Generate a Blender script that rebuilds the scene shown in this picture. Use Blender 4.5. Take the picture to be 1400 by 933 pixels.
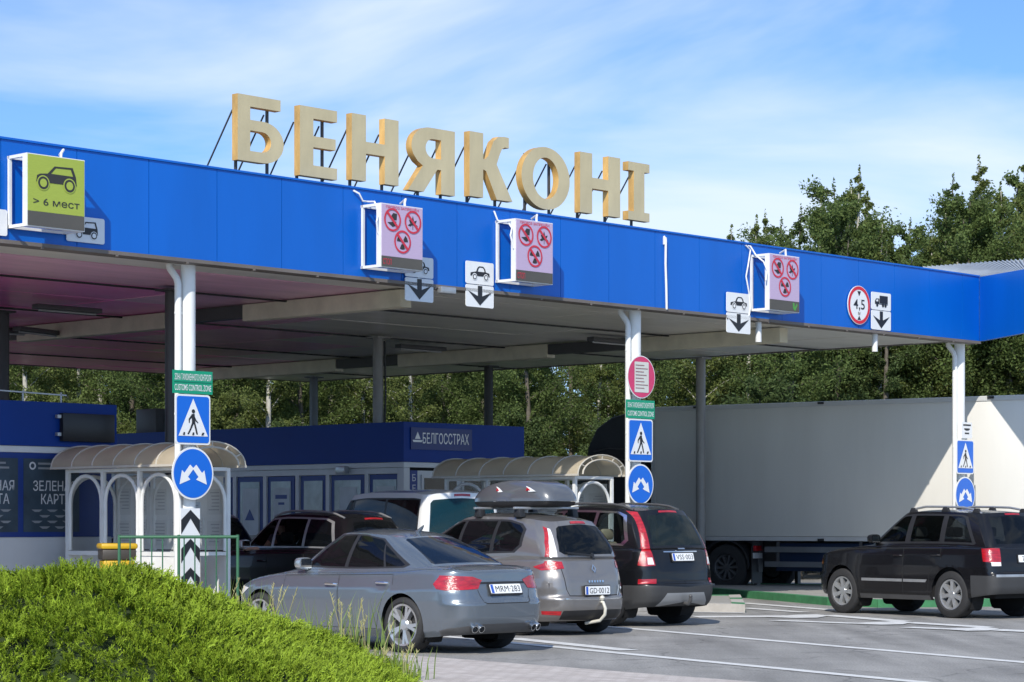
import bpy, bmesh, math, random
from mathutils import Vector, Matrix
from mathutils.geometry import delaunay_2d_cdt, tessellate_polygon

for o in list(bpy.data.objects):
    bpy.data.objects.remove(o)
scene = bpy.context.scene
COL = scene.collection
R = math.radians

# ------------------------------------------------------------------ camera
F, CX, HY, EYE = 3200.0, 700.0, 715.0, 1.5        # focal length, principal column, horizon row (px of a 1400 wide frame)
cam = bpy.data.cameras.new("camera")
cam.lens = 36.0 * F / 1400.0
cam.sensor_width = 36.0
cam.sensor_fit = 'HORIZONTAL'
cam.shift_y = (HY - 466.5) / 1400.0
cam.clip_start = 0.5
cam.clip_end = 6000
camo = bpy.data.objects.new("camera", cam)
camo.location = (0, 0, EYE)
camo.rotation_euler = (R(90), 0, 0)
COL.objects.link(camo)
scene.camera = camo

# ------------------------------------------------------------------ world, sun, exposure
SUN_AZ = math.atan2(-0.188, -0.812)               # where the sun stands, from +Y towards +X
SUN_EL = R(38.4)
w = bpy.data.worlds.new("World")
scene.world = w
w.use_nodes = True
nt = w.node_tree
nt.nodes.clear()
out = nt.nodes.new('ShaderNodeOutputWorld')
bg = nt.nodes.new('ShaderNodeBackground')
sky = nt.nodes.new('ShaderNodeTexSky')
sky.sky_type = 'NISHITA'
sky.sun_disc = False
sky.sun_elevation = SUN_EL
sky.sun_rotation = SUN_AZ
sky.air_density = 1.0
sky.dust_density = 0.35
sky.ozone_density = 3.0
tc = nt.nodes.new('ShaderNodeTexCoord')
# thin cirrus: stretched noise on the view direction
mp = nt.nodes.new('ShaderNodeMapping')
mp.inputs['Rotation'].default_value = (0, R(-14), 0)
mp.inputs['Scale'].default_value = (2.6, 2.6, 7.0)
mp.inputs['Location'].default_value = (0.35, 0.0, 0.42)
n1 = nt.nodes.new('ShaderNodeTexNoise')
n1.inputs['Scale'].default_value = 1.55
n1.inputs['Detail'].default_value = 6
n1.inputs['Roughness'].default_value = 0.52
n1.inputs['Distortion'].default_value = 0.45
rmp = nt.nodes.new('ShaderNodeValToRGB')
rmp.color_ramp.elements[0].position = 0.43
rmp.color_ramp.elements[0].color = (0, 0, 0, 1)
rmp.color_ramp.elements[1].position = 0.68
rmp.color_ramp.elements[1].color = (0.80, 0.80, 0.80, 1)
mixc = nt.nodes.new('ShaderNodeMixRGB')
mixc.inputs['Color2'].default_value = (4.4, 4.85, 5.2, 1)
tint = nt.nodes.new('ShaderNodeMixRGB')
tint.blend_type = 'MULTIPLY'
tint.inputs['Fac'].default_value = 1.0
tint.inputs['Color2'].default_value = (0.72, 0.91, 1.08, 1)
bg.inputs['Strength'].default_value = 0.15
# higher part of the sky pulled down to the low angles of this long lens
vm = nt.nodes.new('ShaderNodeVectorMath')
vm.operation = 'MULTIPLY_ADD'
vm.inputs[1].default_value = (1, 1, 1.4)
vm.inputs[2].default_value = (0, 0, 0.08)
nt.links.new(tc.outputs['Generated'], vm.inputs[0])
vn = nt.nodes.new('ShaderNodeVectorMath')
vn.operation = 'NORMALIZE'
nt.links.new(vm.outputs[0], vn.inputs[0])
try:
    nt.links.new(vn.outputs[0], sky.inputs['Vector'])
except Exception:
    pass
nt.links.new(tc.outputs['Generated'], mp.inputs['Vector'])
nt.links.new(mp.outputs[0], n1.inputs['Vector'])
nt.links.new(n1.outputs['Fac'], rmp.inputs['Fac'])
nt.links.new(sky.outputs['Color'], tint.inputs['Color1'])
nt.links.new(tint.outputs['Color'], mixc.inputs['Color1'])
nt.links.new(rmp.outputs['Color'], mixc.inputs['Fac'])
nt.links.new(mixc.outputs['Color'], bg.inputs['Color'])
nt.links.new(bg.outputs[0], out.inputs[0])

sl = bpy.data.lights.new("sun", 'SUN')
sl.energy = 3.4
sl.angle = R(0.5)
sl.color = (1.0, 0.94, 0.84)
so = bpy.data.objects.new("sun", sl)
sd = Vector((math.sin(SUN_AZ) * math.cos(SUN_EL), math.cos(SUN_AZ) * math.cos(SUN_EL), math.sin(SUN_EL)))
so.rotation_euler = sd.to_track_quat('Z', 'Y').to_euler()
so.location = sd * 60
COL.objects.link(so)
scene.view_settings.view_transform = 'Standard'
scene.view_settings.look = 'None'
scene.view_settings.gamma = 1.0
scene.view_settings.exposure = 0.48
scene.view_settings.use_curve_mapping = False
scene.render.engine = 'CYCLES'
scene.cycles.max_bounces = 8
scene.cycles.transparent_max_bounces = 12
scene.cycles.use_denoising = True

# ------------------------------------------------------------------ places
def P(u, v, d):
    """the point at distance d along the view axis that the photograph shows at column u, row v"""
    return Vector(((u - CX) / F * d, d, EYE - (v - HY) / F * d))

def G(u, v, z=0.0):
    d = (EYE - z) * F / (v - HY)
    return Vector(((u - CX) / F * d, d, z))

EA = math.atan2(0.7275, 0.686)                     # heading of the canopy front
E = Vector((math.cos(EA), math.sin(EA), 0))       # along the front, to the right
N = Vector((-math.sin(EA), math.cos(EA), 0))      # into the canopy
B0 = Vector((-4.52, 32.65, 0))                    # foot of the first front column

def C(t, k, z=0.0):
    return B0 + E * t + N * k + Vector((0, 0, z))

def t_at(u, k=0.0):
    q = (u - CX) / F
    b = B0 + N * k
    return (q * b.y - b.x) / (E.x - q * E.y)

def z_at(v, t, k=0.0):
    return EYE - (v - HY) / F * C(t, k).y

# ------------------------------------------------------------------ materials
MATS = {}
def mat(name, col, rough=0.5, metal=0.0, var=0.10, vs=2.0, bump=0.0, bs=60.0, coat=0.0, spec=0.5, isl=0.0, emit=0.0, stretch=None):
    if name in MATS:
        return MATS[name]
    m = bpy.data.materials.new(name)
    m.use_nodes = True
    t = m.node_tree
    b = t.nodes['Principled BSDF']
    b.inputs['Roughness'].default_value = rough
    b.inputs['Metallic'].default_value = metal
    b.inputs['Coat Weight'].default_value = coat
    b.inputs['Coat Roughness'].default_value = 0.04
    b.inputs['Specular IOR Level'].default_value = spec
    c = t.nodes.new('ShaderNodeTexCoord')
    vec = c.outputs['Object']
    if stretch:
        mpn = t.nodes.new('ShaderNodeMapping')
        mpn.inputs['Scale'].default_value = stretch
        t.links.new(vec, mpn.inputs['Vector'])
        vec = mpn.outputs[0]
    n = t.nodes.new('ShaderNodeTexNoise')
    n.inputs['Scale'].default_value = vs
    n.inputs['Detail'].default_value = 6
    n.inputs['Roughness'].default_value = 0.6
    t.links.new(vec, n.inputs['Vector'])
    mr = t.nodes.new('ShaderNodeMapRange')
    mr.inputs['From Min'].default_value = 0.3
    mr.inputs['From Max'].default_value = 0.7
    mr.inputs['To Min'].default_value = 1 - var
    mr.inputs['To Max'].default_value = 1 + var
    t.links.new(n.outputs['Fac'], mr.inputs['Value'])
    fac = mr.outputs[0]
    if isl:
        g = t.nodes.new('ShaderNodeNewGeometry')
        m2 = t.nodes.new('ShaderNodeMapRange')
        m2.inputs['To Min'].default_value = 1 - isl
        m2.inputs['To Max'].default_value = 1 + isl
        t.links.new(g.outputs['Random Per Island'], m2.inputs['Value'])
        mu = t.nodes.new('ShaderNodeMath')
        mu.operation = 'MULTIPLY'
        t.links.new(fac, mu.inputs[0])
        t.links.new(m2.outputs[0], mu.inputs[1])
        fac = mu.outputs[0]
    sc = t.nodes.new('ShaderNodeVectorMath')
    sc.operation = 'SCALE'
    sc.inputs[0].default_value = col
    t.links.new(fac, sc.inputs['Scale'])
    t.links.new(sc.outputs[0], b.inputs['Base Color'])
    if emit:
        t.links.new(sc.outputs[0], b.inputs['Emission Color'])
        b.inputs['Emission Strength'].default_value = emit
    if bump:
        n2 = t.nodes.new('ShaderNodeTexNoise')
        n2.inputs['Scale'].default_value = bs
        n2.inputs['Detail'].default_value = 5
        t.links.new(vec, n2.inputs['Vector'])
        bp = t.nodes.new('ShaderNodeBump')
        bp.inputs['Strength'].default_value = bump
        bp.inputs['Distance'].default_value = 0.02
        t.links.new(n2.outputs['Fac'], bp.inputs['Height'])
        t.links.new(bp.outputs[0], b.inputs['Normal'])
    MATS[name] = m
    return m

def glass_mat(name, tint=(0.25, 0.3, 0.3), base=(0.012, 0.016, 0.018), clear=0.6):
    if name in MATS:
        return MATS[name]
    m = bpy.data.materials.new(name)
    m.use_nodes = True
    t = m.node_tree
    b = t.nodes['Principled BSDF']
    b.inputs['Base Color'].default_value = (*base, 1)
    b.inputs['Roughness'].default_value = 0.03
    b.inputs['Specular IOR Level'].default_value = 0.6
    tr = t.nodes.new('ShaderNodeBsdfTransparent')
    tr.inputs['Color'].default_value = (*tint, 1)
    mx = t.nodes.new('ShaderNodeMixShader')
    fr = t.nodes.new('ShaderNodeLayerWeight')
    fr.inputs['Blend'].default_value = 0.25
    mm = t.nodes.new('ShaderNodeMapRange')
    mm.inputs['To Min'].default_value = clear
    mm.inputs['To Max'].default_value = 0.0
    t.links.new(fr.outputs['Fresnel'], mm.inputs['Value'])
    t.links.new(mm.outputs[0], mx.inputs['Fac'])
    o = t.nodes['Material Output']
    t.links.new(b.outputs[0], mx.inputs[1])
    t.links.new(tr.outputs[0], mx.inputs[2])
    t.links.new(mx.outputs[0], o.inputs['Surface'])
    MATS[name] = m
    return m

WHITE = mat('white_paint', (0.74, 0.75, 0.74), 0.45, var=0.06, vs=3)
WHITE_METAL = mat('white_powder_coat', (0.72, 0.73, 0.72), 0.4, var=0.07, vs=4)
BLACK = mat('black_plastic', (0.018, 0.018, 0.02), 0.5, var=0.2)
DKGREY = mat('dark_grey_steel', (0.07, 0.07, 0.072), 0.5, var=0.15)
STEEL = mat('galvanised_steel', (0.45, 0.46, 0.47), 0.38, 0.7, var=0.12, vs=6)
SIGNBLUE = mat('sign_blue', (0.0, 0.13, 0.62), 0.35, var=0.03)
SIGNWHITE = mat('sign_white', (0.78, 0.79, 0.79), 0.4, var=0.03)
SIGNRED = mat('sign_red', (0.62, 0.02, 0.035), 0.4, var=0.04)
SIGNBLACK = mat('sign_black', (0.015, 0.016, 0.02), 0.45, var=0.05)
SIGNGREEN = mat('sign_green', (0.0, 0.30, 0.16), 0.4, var=0.05)
CHROME = mat('chrome', (0.75, 0.76, 0.77), 0.12, 1.0, var=0.03)
LAMPRED = mat('lamp_red', (0.36, 0.006, 0.012), 0.14, var=0.45, vs=16, coat=0.8, spec=0.7, bump=0.25, bs=45, stretch=(0.5, 0.5, 2.5))
LAMPCLEAR = mat('lamp_clear', (0.75, 0.74, 0.74), 0.1, var=0.1, vs=12, coat=0.8)

# ------------------------------------------------------------------ objects
def tag(o, label=None, cat=None, group=None, kind=None):
    if label: o['label'] = label
    if cat: o['category'] = cat
    if group: o['group'] = group
    if kind: o['kind'] = kind
    return o

def thing(name, label, cat, loc=(0, 0, 0), rotz=0.0, group=None):
    o = bpy.data.objects.new(name, None)
    o.empty_display_size = 0.2
    COL.objects.link(o)
    o.location = loc
    o.rotation_euler = (0, 0, rotz)
    return tag(o, label, cat, group)

def kids(o):
    return [c for c in bpy.data.objects if c.parent == o]

def copy_tree(o, parent=None):
    c = o.copy()
    COL.objects.link(c)
    c.parent = parent
    for ch in kids(o):
        copy_tree(ch, c)
    return c

class MB:
    """collects shapes and links them as one mesh object"""
    def __init__(s):
        s.v, s.f, s.m = [], [], []
    def add(s, vs, fs, mi=0, M=None):
        n = len(s.v)
        for p in vs:
            p = Vector(p)
            s.v.append(M @ p if M else p)
        for f in fs:
            s.f.append([i + n for i in f])
            s.m.append(mi)
        return s
    def box(s, x0, x1, y0, y1, z0, z1, mi=0, M=None):
        vs = [(x, y, z) for z in (z0, z1) for y in (y0, y1) for x in (x0, x1)]
        return s.add(vs, [(0, 2, 3, 1), (4, 5, 7, 6), (0, 1, 5, 4), (2, 6, 7, 3), (0, 4, 6, 2), (1, 3, 7, 5)], mi, M)
    def bar(s, p, q, a=0.04, b=None, mi=0, M=None):
        p, q = Vector(p), Vector(q)
        b = b or a
        d = (q - p).normalized()
        up = Vector((0, 0, 1)) if abs(d.z) < 0.95 else Vector((0, 1, 0))
        sx = d.cross(up).normalized() * a / 2
        sy = d.cross(sx).normalized() * b / 2
        vs = [c + i * sx + j * sy for c in (p, q) for i, j in ((-1, -1), (1, -1), (1, 1), (-1, 1))]
        return s.add(vs, [(3, 2, 1, 0), (4, 5, 6, 7), (0, 1, 5, 4), (1, 2, 6, 5), (2, 3, 7, 6), (3, 0, 4, 7)], mi, M)
    def tube(s, pts, r=0.02, n=10, mi=0, M=None, radii=None):
        pts = [Vector(p) for p in pts]
        vs, fs = [], []
        up0 = None
        for i, p in enumerate(pts):
            a = pts[max(0, i - 1)]; b = pts[min(len(pts) - 1, i + 1)]
            d = (b - a).normalized()
            if up0 is None:
                up0 = Vector((0, 0, 1)) if abs(d.z) < 0.9 else Vector((1, 0, 0))
            sx = d.cross(up0).normalized()
            sy = sx.cross(d).normalized()
            up0 = sy
            rr = radii[i] if radii else r
            for j in range(n):
                an = 2 * math.pi * j / n
                vs.append(p + sx * rr * math.cos(an) + sy * rr * math.sin(an))
        for i in range(len(pts) - 1):
            for j in range(n):
                k = (j + 1) % n
                fs.append((i * n + j, i * n + k, (i + 1) * n + k, (i + 1) * n + j))
        fs.append(tuple(range(n - 1, -1, -1)))
        fs.append(tuple((len(pts) - 1) * n + j for j in range(n)))
        return s.add(vs, fs, mi, M)
    def cyl(s, x, y, z0, z1, r, n=24, mi=0, M=None):
        return s.tube([(x, y, z0), (x, y, z1)], r, n, mi, M)
    def lathe(s, prof, n=36, mi=0, M=None, closed=False):
        """profile of (radius, height) spun about local Z"""
        vs, fs = [], []
        for r, z in prof:
            for j in range(n):
                a = 2 * math.pi * j / n
                vs.append((r * math.cos(a), r * math.sin(a), z))
        m = len(prof)
        for i in range(m - (0 if closed else 1)):
            for j in range(n):
                k = (j + 1) % n
                i2 = (i + 1) % m
                fs.append((i * n + j, i * n + k, i2 * n + k, i2 * n + j))
        return s.add(vs, fs, mi, M)
    def prism(s, poly, y0, y1, holes=(), mi=0, M=None, side_mi=None):
        """outline in the local XZ plane given a depth from y0 (front) to y1"""
        loops = [list(poly)] + [list(h) for h in holes]
        flat = [p for l in loops for p in l]
        tris = tessellate_polygon([[Vector((p[0], p[1], 0)) for p in l] for l in loops])
        n = len(flat)
        vs = [(p[0], y0, p[1]) for p in flat] + [(p[0], y1, p[1]) for p in flat]
        fr = []
        for a, b, c in tris:
            ar = (flat[b][0] - flat[a][0]) * (flat[c][1] - flat[a][1]) - (flat[c][0] - flat[a][0]) * (flat[b][1] - flat[a][1])
            if ar < 0:
                a, c = c, a
            fr.append((a, b, c))
        s.add(vs, fr + [(c + n, b + n, a + n) for a, b, c in fr], mi, M)
        sides = []
        o = 0
        for li, l in enumerate(loops):
            ar = sum(l[i][0] * l[(i + 1) % len(l)][1] - l[(i + 1) % len(l)][0] * l[i][1] for i in range(len(l)))
            for i in range(len(l)):
                j = (i + 1) % len(l)
                q = (o + i, o + i + n, o + j + n, o + j)
                sides.append(q if (ar > 0) == (li == 0) else q[::-1])
            o += len(l)
        base = len(s.v) - len(vs)
        for q in sides:
            s.f.append([i + base for i in q])
            s.m.append(mi if side_mi is None else side_mi)
        return s
    def flat(s, poly, y, holes=(), mi=0, M=None):
        """filled outline lying in the local XZ plane and facing -Y"""
        loops = [list(poly)] + [list(h) for h in holes]
        fl = [p for l in loops for p in l]
        fs = []
        for a, b, c in tessellate_polygon([[Vector((p[0], p[1], 0)) for p in l] for l in loops]):
            ar = (fl[b][0] - fl[a][0]) * (fl[c][1] - fl[a][1]) - (fl[c][0] - fl[a][0]) * (fl[b][1] - fl[a][1])
            fs.append((a, b, c) if ar > 0 else (c, b, a))
        return s.add([(p[0], y, p[1]) for p in fl], fs, mi, M)
    def text(s, body, cx, cz, h, y, mi=0, w=None, M=None, bold=0.0, align='C'):
        """lettering in the local XZ plane facing -Y: height h, optional total width w"""
        vs, fs = text_shape(body, bold)
        if not vs:
            return s
        xs = [p[0] for p in vs]; ys = [p[1] for p in vs]
        x0, x1 = min(xs), max(xs)
        sc = h / 0.72
        sx = (w / (x1 - x0)) if w else sc
        off = {'C': (x0 + x1) / 2, 'L': x0, 'R': x1}[align]
        return s.add([((p[0] - off) * sx + cx, y, (p[1] - 0.36) * sc + cz) for p in vs], fs, mi, M)
    def build(s, name, mats, parent=None, bevel=0.0, seg=2, smooth=35, loc=None, rotz=None, normals=None):
        if not isinstance(mats, (list, tuple)):
            mats = [mats]
        me = bpy.data.meshes.new(name)
        me.from_pydata([tuple(p) for p in s.v], [], s.f)
        for m in mats:
            me.materials.append(m)
        for p, mi in zip(me.polygons, s.m):
            p.material_index = mi
        if bevel:
            bm = bmesh.new()
            bm.from_mesh(me)
            bmesh.ops.remove_doubles(bm, verts=bm.verts, dist=1e-5)
            ed = [e for e in bm.edges if len(e.link_faces) == 2 and e.calc_face_angle(0) > R(30)]
            bmesh.ops.bevel(bm, geom=ed, offset=bevel, segments=seg, profile=0.5, affect='EDGES', clamp_overlap=True)
            bm.to_mesh(me)
            bm.free()
        if smooth:
            me.polygons.foreach_set('use_smooth', [True] * len(me.polygons))
            if normals is None:
                me.set_sharp_from_angle(angle=R(smooth))
            else:
                me.normals_split_custom_set_from_vertices(normals)
        me.update()
        o = bpy.data.objects.new(name, me)
        COL.objects.link(o)
        if parent:
            o.parent = parent
        if loc is not None:
            o.location = loc
        if rotz is not None:
            o.rotation_euler = (0, 0, rotz)
        return o

_TXT = {}
def text_shape(body, bold=0.0):
    key = (body, bold)
    if key not in _TXT:
        cu = bpy.data.curves.new('lettering', 'FONT')
        cu.body = body
        cu.size = 1.0
        cu.resolution_u = 3
        cu.offset = bold
        ob = bpy.data.objects.new('lettering', cu)
        COL.objects.link(ob)
        dg = bpy.context.evaluated_depsgraph_get()
        me = bpy.data.meshes.new_from_object(ob.evaluated_get(dg))
        vs = [tuple(v.co) for v in me.vertices]
        fs = []
        for p in me.polygons:
            f = list(p.vertices)
            if p.normal.z < 0:
                f.reverse()
            fs.append(f)
        _TXT[key] = (vs, fs)
        bpy.data.objects.remove(ob)
        bpy.data.curves.remove(cu)
        bpy.data.meshes.remove(me)
    return _TXT[key]

def circle(cx, cz, r, n=36, rz=None):
    rz = rz or r
    return [(cx + r * math.cos(2 * math.pi * i / n), cz + rz * math.sin(2 * math.pi * i / n)) for i in range(n)]

def arc(cx, cz, r, a0, a1, n=14, rz=None):
    rz = rz or r
    return [(cx + r * math.cos(R(a0 + (a1 - a0) * i / n)), cz + rz * math.sin(R(a0 + (a1 - a0) * i / n))) for i in range(n + 1)]

def rrect(x0, x1, z0, z1, r, n=5):
    return (arc(x1 - r, z0 + r, r, -90, 0, n) + arc(x1 - r, z1 - r, r, 0, 90, n) +
            arc(x0 + r, z1 - r, r, 90, 180, n) + arc(x0 + r, z0 + r, r, 180, 270, n))

def structure(o):
    return tag(o, kind='structure')
# ================================================================== ground
ASPHALT = mat('asphalt', (0.245, 0.238, 0.226), 0.88, var=0.16, vs=0.55, bump=0.35, bs=90)
def speckle(m, amount=0.35, scale=55.0, patch=0.12):
    t = m.node_tree
    b = t.nodes['Principled BSDF']
    src = b.inputs['Base Color'].links[0].from_socket
    c = t.nodes.new('ShaderNodeTexCoord')
    n = t.nodes.new('ShaderNodeTexNoise'); n.inputs['Scale'].default_value = scale; n.inputs['Detail'].default_value = 3
    t.links.new(c.outputs['Object'], n.inputs['Vector'])
    r = t.nodes.new('ShaderNodeMapRange'); r.inputs['From Min'].default_value = 0.25; r.inputs['From Max'].default_value = 0.75
    r.inputs['To Min'].default_value = 1 - amount; r.inputs['To Max'].default_value = 1 + amount
    t.links.new(n.outputs['Fac'], r.inputs['Value'])
    mp2 = t.nodes.new('ShaderNodeMapping'); mp2.inputs['Rotation'].default_value = (0, 0, R(-40)); mp2.inputs['Scale'].default_value = (2.2, 0.22, 1)
    t.links.new(c.outputs['Object'], mp2.inputs['Vector'])
    n2 = t.nodes.new('ShaderNodeTexNoise'); n2.inputs['Scale'].default_value = 0.9; n2.inputs['Detail'].default_value = 5
    t.links.new(mp2.outputs[0], n2.inputs['Vector'])
    r2 = t.nodes.new('ShaderNodeMapRange'); r2.inputs['From Min'].default_value = 0.3; r2.inputs['From Max'].default_value = 0.7
    r2.inputs['To Min'].default_value = 1 - patch; r2.inputs['To Max'].default_value = 1 + patch
    t.links.new(n2.outputs['Fac'], r2.inputs['Value'])
    mu0 = t.nodes.new('ShaderNodeMath'); mu0.operation = 'MULTIPLY'
    t.links.new(r.outputs[0], mu0.inputs[0]); t.links.new(r2.outputs[0], mu0.inputs[1])
    n3 = t.nodes.new('ShaderNodeTexNoise'); n3.inputs['Scale'].default_value = 1.7; n3.inputs['Detail'].default_value = 4; n3.inputs['Distortion'].default_value = 0.8
    t.links.new(c.outputs['Object'], n3.inputs['Vector'])
    r3 = t.nodes.new('ShaderNodeMapRange'); r3.inputs['From Min'].default_value = 0.62; r3.inputs['From Max'].default_value = 0.72; r3.inputs['To Min'].default_value = 1.0; r3.inputs['To Max'].default_value = 0.66
    t.links.new(n3.outputs['Fac'], r3.inputs['Value'])
    vo = t.nodes.new('ShaderNodeTexVoronoi'); vo.feature = 'DISTANCE_TO_EDGE'; vo.inputs['Scale'].default_value = 0.33
    wv = t.nodes.new('ShaderNodeVectorMath'); wv.operation = 'ADD'
    n4 = t.nodes.new('ShaderNodeTexNoise'); n4.inputs['Scale'].default_value = 1.2; n4.inputs['Detail'].default_value = 4
    t.links.new(c.outputs['Object'], n4.inputs['Vector']); t.links.new(c.outputs['Object'], wv.inputs[0]); t.links.new(n4.outputs['Color'], wv.inputs[1]); t.links.new(wv.outputs[0], vo.inputs['Vector'])
    r4 = t.nodes.new('ShaderNodeMapRange'); r4.inputs['From Min'].default_value = 0.0; r4.inputs['From Max'].default_value = 0.010; r4.inputs['To Min'].default_value = 0.62; r4.inputs['To Max'].default_value = 1.0
    t.links.new(vo.outputs['Distance'], r4.inputs['Value'])
    mu1 = t.nodes.new('ShaderNodeMath'); mu1.operation = 'MULTIPLY'
    t.links.new(r3.outputs[0], mu1.inputs[0]); t.links.new(r4.outputs[0], mu1.inputs[1])
    mu = t.nodes.new('ShaderNodeMath'); mu.operation = 'MULTIPLY'
    t.links.new(mu0.outputs[0], mu.inputs[0]); t.links.new(mu1.outputs[0], mu.inputs[1])
    s = t.nodes.new('ShaderNodeVectorMath'); s.operation = 'SCALE'
    t.links.new(src, s.inputs[0]); t.links.new(mu.outputs[0], s.inputs['Scale'])
    t.links.new(s.outputs[0], b.inputs['Base Color'])
speckle(ASPHALT, 0.34, 42, 0.24)
m = MB(); m.add([(-2500, -60, 0), (2500, -60, 0), (2500, 4000, 0), (-2500, 4000, 0)], [(0, 1, 2, 3)])
structure(m.build('road', ASPHALT, smooth=0))

def sheet(name, pts, z, material):
    mm = MB(); mm.add([(p[0], p[1], z) for p in pts], [tuple(range(len(pts)))])
    o = mm.build(name, material, smooth=0)
    if o.data.polygons[0].normal.z < 0:
        o.data.flip_normals()
    return structure(o)

GRASS_FLOOR = mat('grass_floor', (0.05, 0.085, 0.02), 0.95, var=0.3, vs=0.8)
a = C(-45, 27); b = C(75, 27)
sheet('lawn', [a, b, b + N * 160 + E * 60, a + N * 160 - E * 60], 0.004, GRASS_FLOOR)

# paving slabs on the near side
PAVER = mat('paving_slabs', (0.52, 0.475, 0.445), 0.9, var=0.10, vs=1.2, bump=0.2, bs=70)
def paver_nodes(mm):
    t = mm.node_tree; b = t.nodes['Principled BSDF']
    src = b.inputs['Base Color'].links[0].from_socket
    c = t.nodes.new('ShaderNodeTexCoord')
    mp2 = t.nodes.new('ShaderNodeMapping'); mp2.inputs['Rotation'].default_value = (0, 0, R(52))
    t.links.new(c.outputs['Object'], mp2.inputs['Vector'])
    br = t.nodes.new('ShaderNodeTexBrick'); br.inputs['Scale'].default_value = 1.0
    br.inputs['Brick Width'].default_value = 0.22; br.inputs['Row Height'].default_value = 0.11
    br.inputs['Mortar Size'].default_value = 0.006
    br.inputs['Color1'].default_value = (1, 1, 1, 1); br.inputs['Color2'].default_value = (0.82, 0.80, 0.79, 1); br.inputs['Mortar'].default_value = (0.45, 0.43, 0.4, 1)
    t.links.new(mp2.outputs[0], br.inputs['Vector'])
    x = t.nodes.new('ShaderNodeMixRGB'); x.blend_type = 'MULTIPLY'; x.inputs['Fac'].default_value = 1
    t.links.new(src, x.inputs['Color1']); t.links.new(br.outputs['Color'], x.inputs['Color2'])
    t.links.new(x.outputs[0], b.inputs['Base Color'])
paver_nodes(PAVER)
p0, p1 = G(590, 899), G(1030, 933)
dv = (p1 - p0).normalized()
q0, q1 = p0 - dv * 9, p1 + dv * 9
sheet('pavement', [q0, q1, q1 + Vector((-6, -22, 0)), q0 + Vector((-8, -22, 0))], 0.005, PAVER)

# ------------------------------------------------------------------ road markings
LINE = mat('road_marking_white', (0.60, 0.60, 0.585), 0.8, var=0.18, vs=6)
LINE_WORN = LINE
def stripe(mb, a, b, wd, z=0.006):
    a, b = Vector(a), Vector(b)
    d = (b - a); d.z = 0; d.normalize()
    s = Vector((-d.y, d.x, 0)) * wd / 2
    mb.add([(p.x, p.y, z) for p in (a + s, a - s, b - s, b + s)], [(0, 1, 2, 3)])
mk = MB()
stripe(mk, G(700, 846), G(1500, 914.9), 0.19)
stripe(mk, G(560, 866), G(1300, 937.5), 0.19, 0.0064)
stripe(mk, G(700, 873.5), G(860, 890), 0.26, 0.0072)
structure(mk.build('lane_marking', LINE, smooth=0))
# long pointed marks of the painted nose before the islands
mk = MB(); zz_ = [0.0080]
def seg(p, q, wd):
    zz_[0] += 0.0004
    stripe(mk, G(*p), G(*q), wd, zz_[0])
for p, q, wd in (((950, 844.2), (1094, 843.2), 0.61), ((1014, 825), (1136, 834.6), 0.26), ((1017, 832), (1100, 838), 0.26), ((1059, 849), (1209, 854.8), 0.32), ((1130, 842), (1236, 850.6), 0.35),
                 ((1239, 858.5), (1326, 862.4), 0.35), ((1239, 852), (1348, 858.6), 0.35), ((1358, 862), (1440, 866), 0.43), ((938, 837.8), (1016, 838.6), 0.23)):
    seg(p, q, wd)
for t_ in ([(1046, 844.7), (1090, 841.6), (1116, 841.0), (1134, 842.8), (1118, 845.6), (1088, 846.2)], [(1160, 853.4), (1205, 851.4), (1230, 850.2), (1248, 852.0), (1234, 854.8), (1204, 855.4)], [(1282, 861.0), (1326, 859.6), (1348, 858.6), (1366, 860.8), (1352, 863.4), (1322, 863.8)]):
    zz_[0] += 0.0004
    mk.add([tuple(G(u, v).xy) + (zz_[0],) for u, v in t_], [tuple(range(6))])
o = mk.build('hatch_marking', LINE, smooth=0)
bm = bmesh.new(); bm.from_mesh(o.data); bmesh.ops.recalc_face_normals(bm, faces=bm.faces)
for f in bm.faces:
    if f.normal.z < 0: f.normal_flip()
bm.to_mesh(o.data); bm.free()
structure(o)

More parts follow.
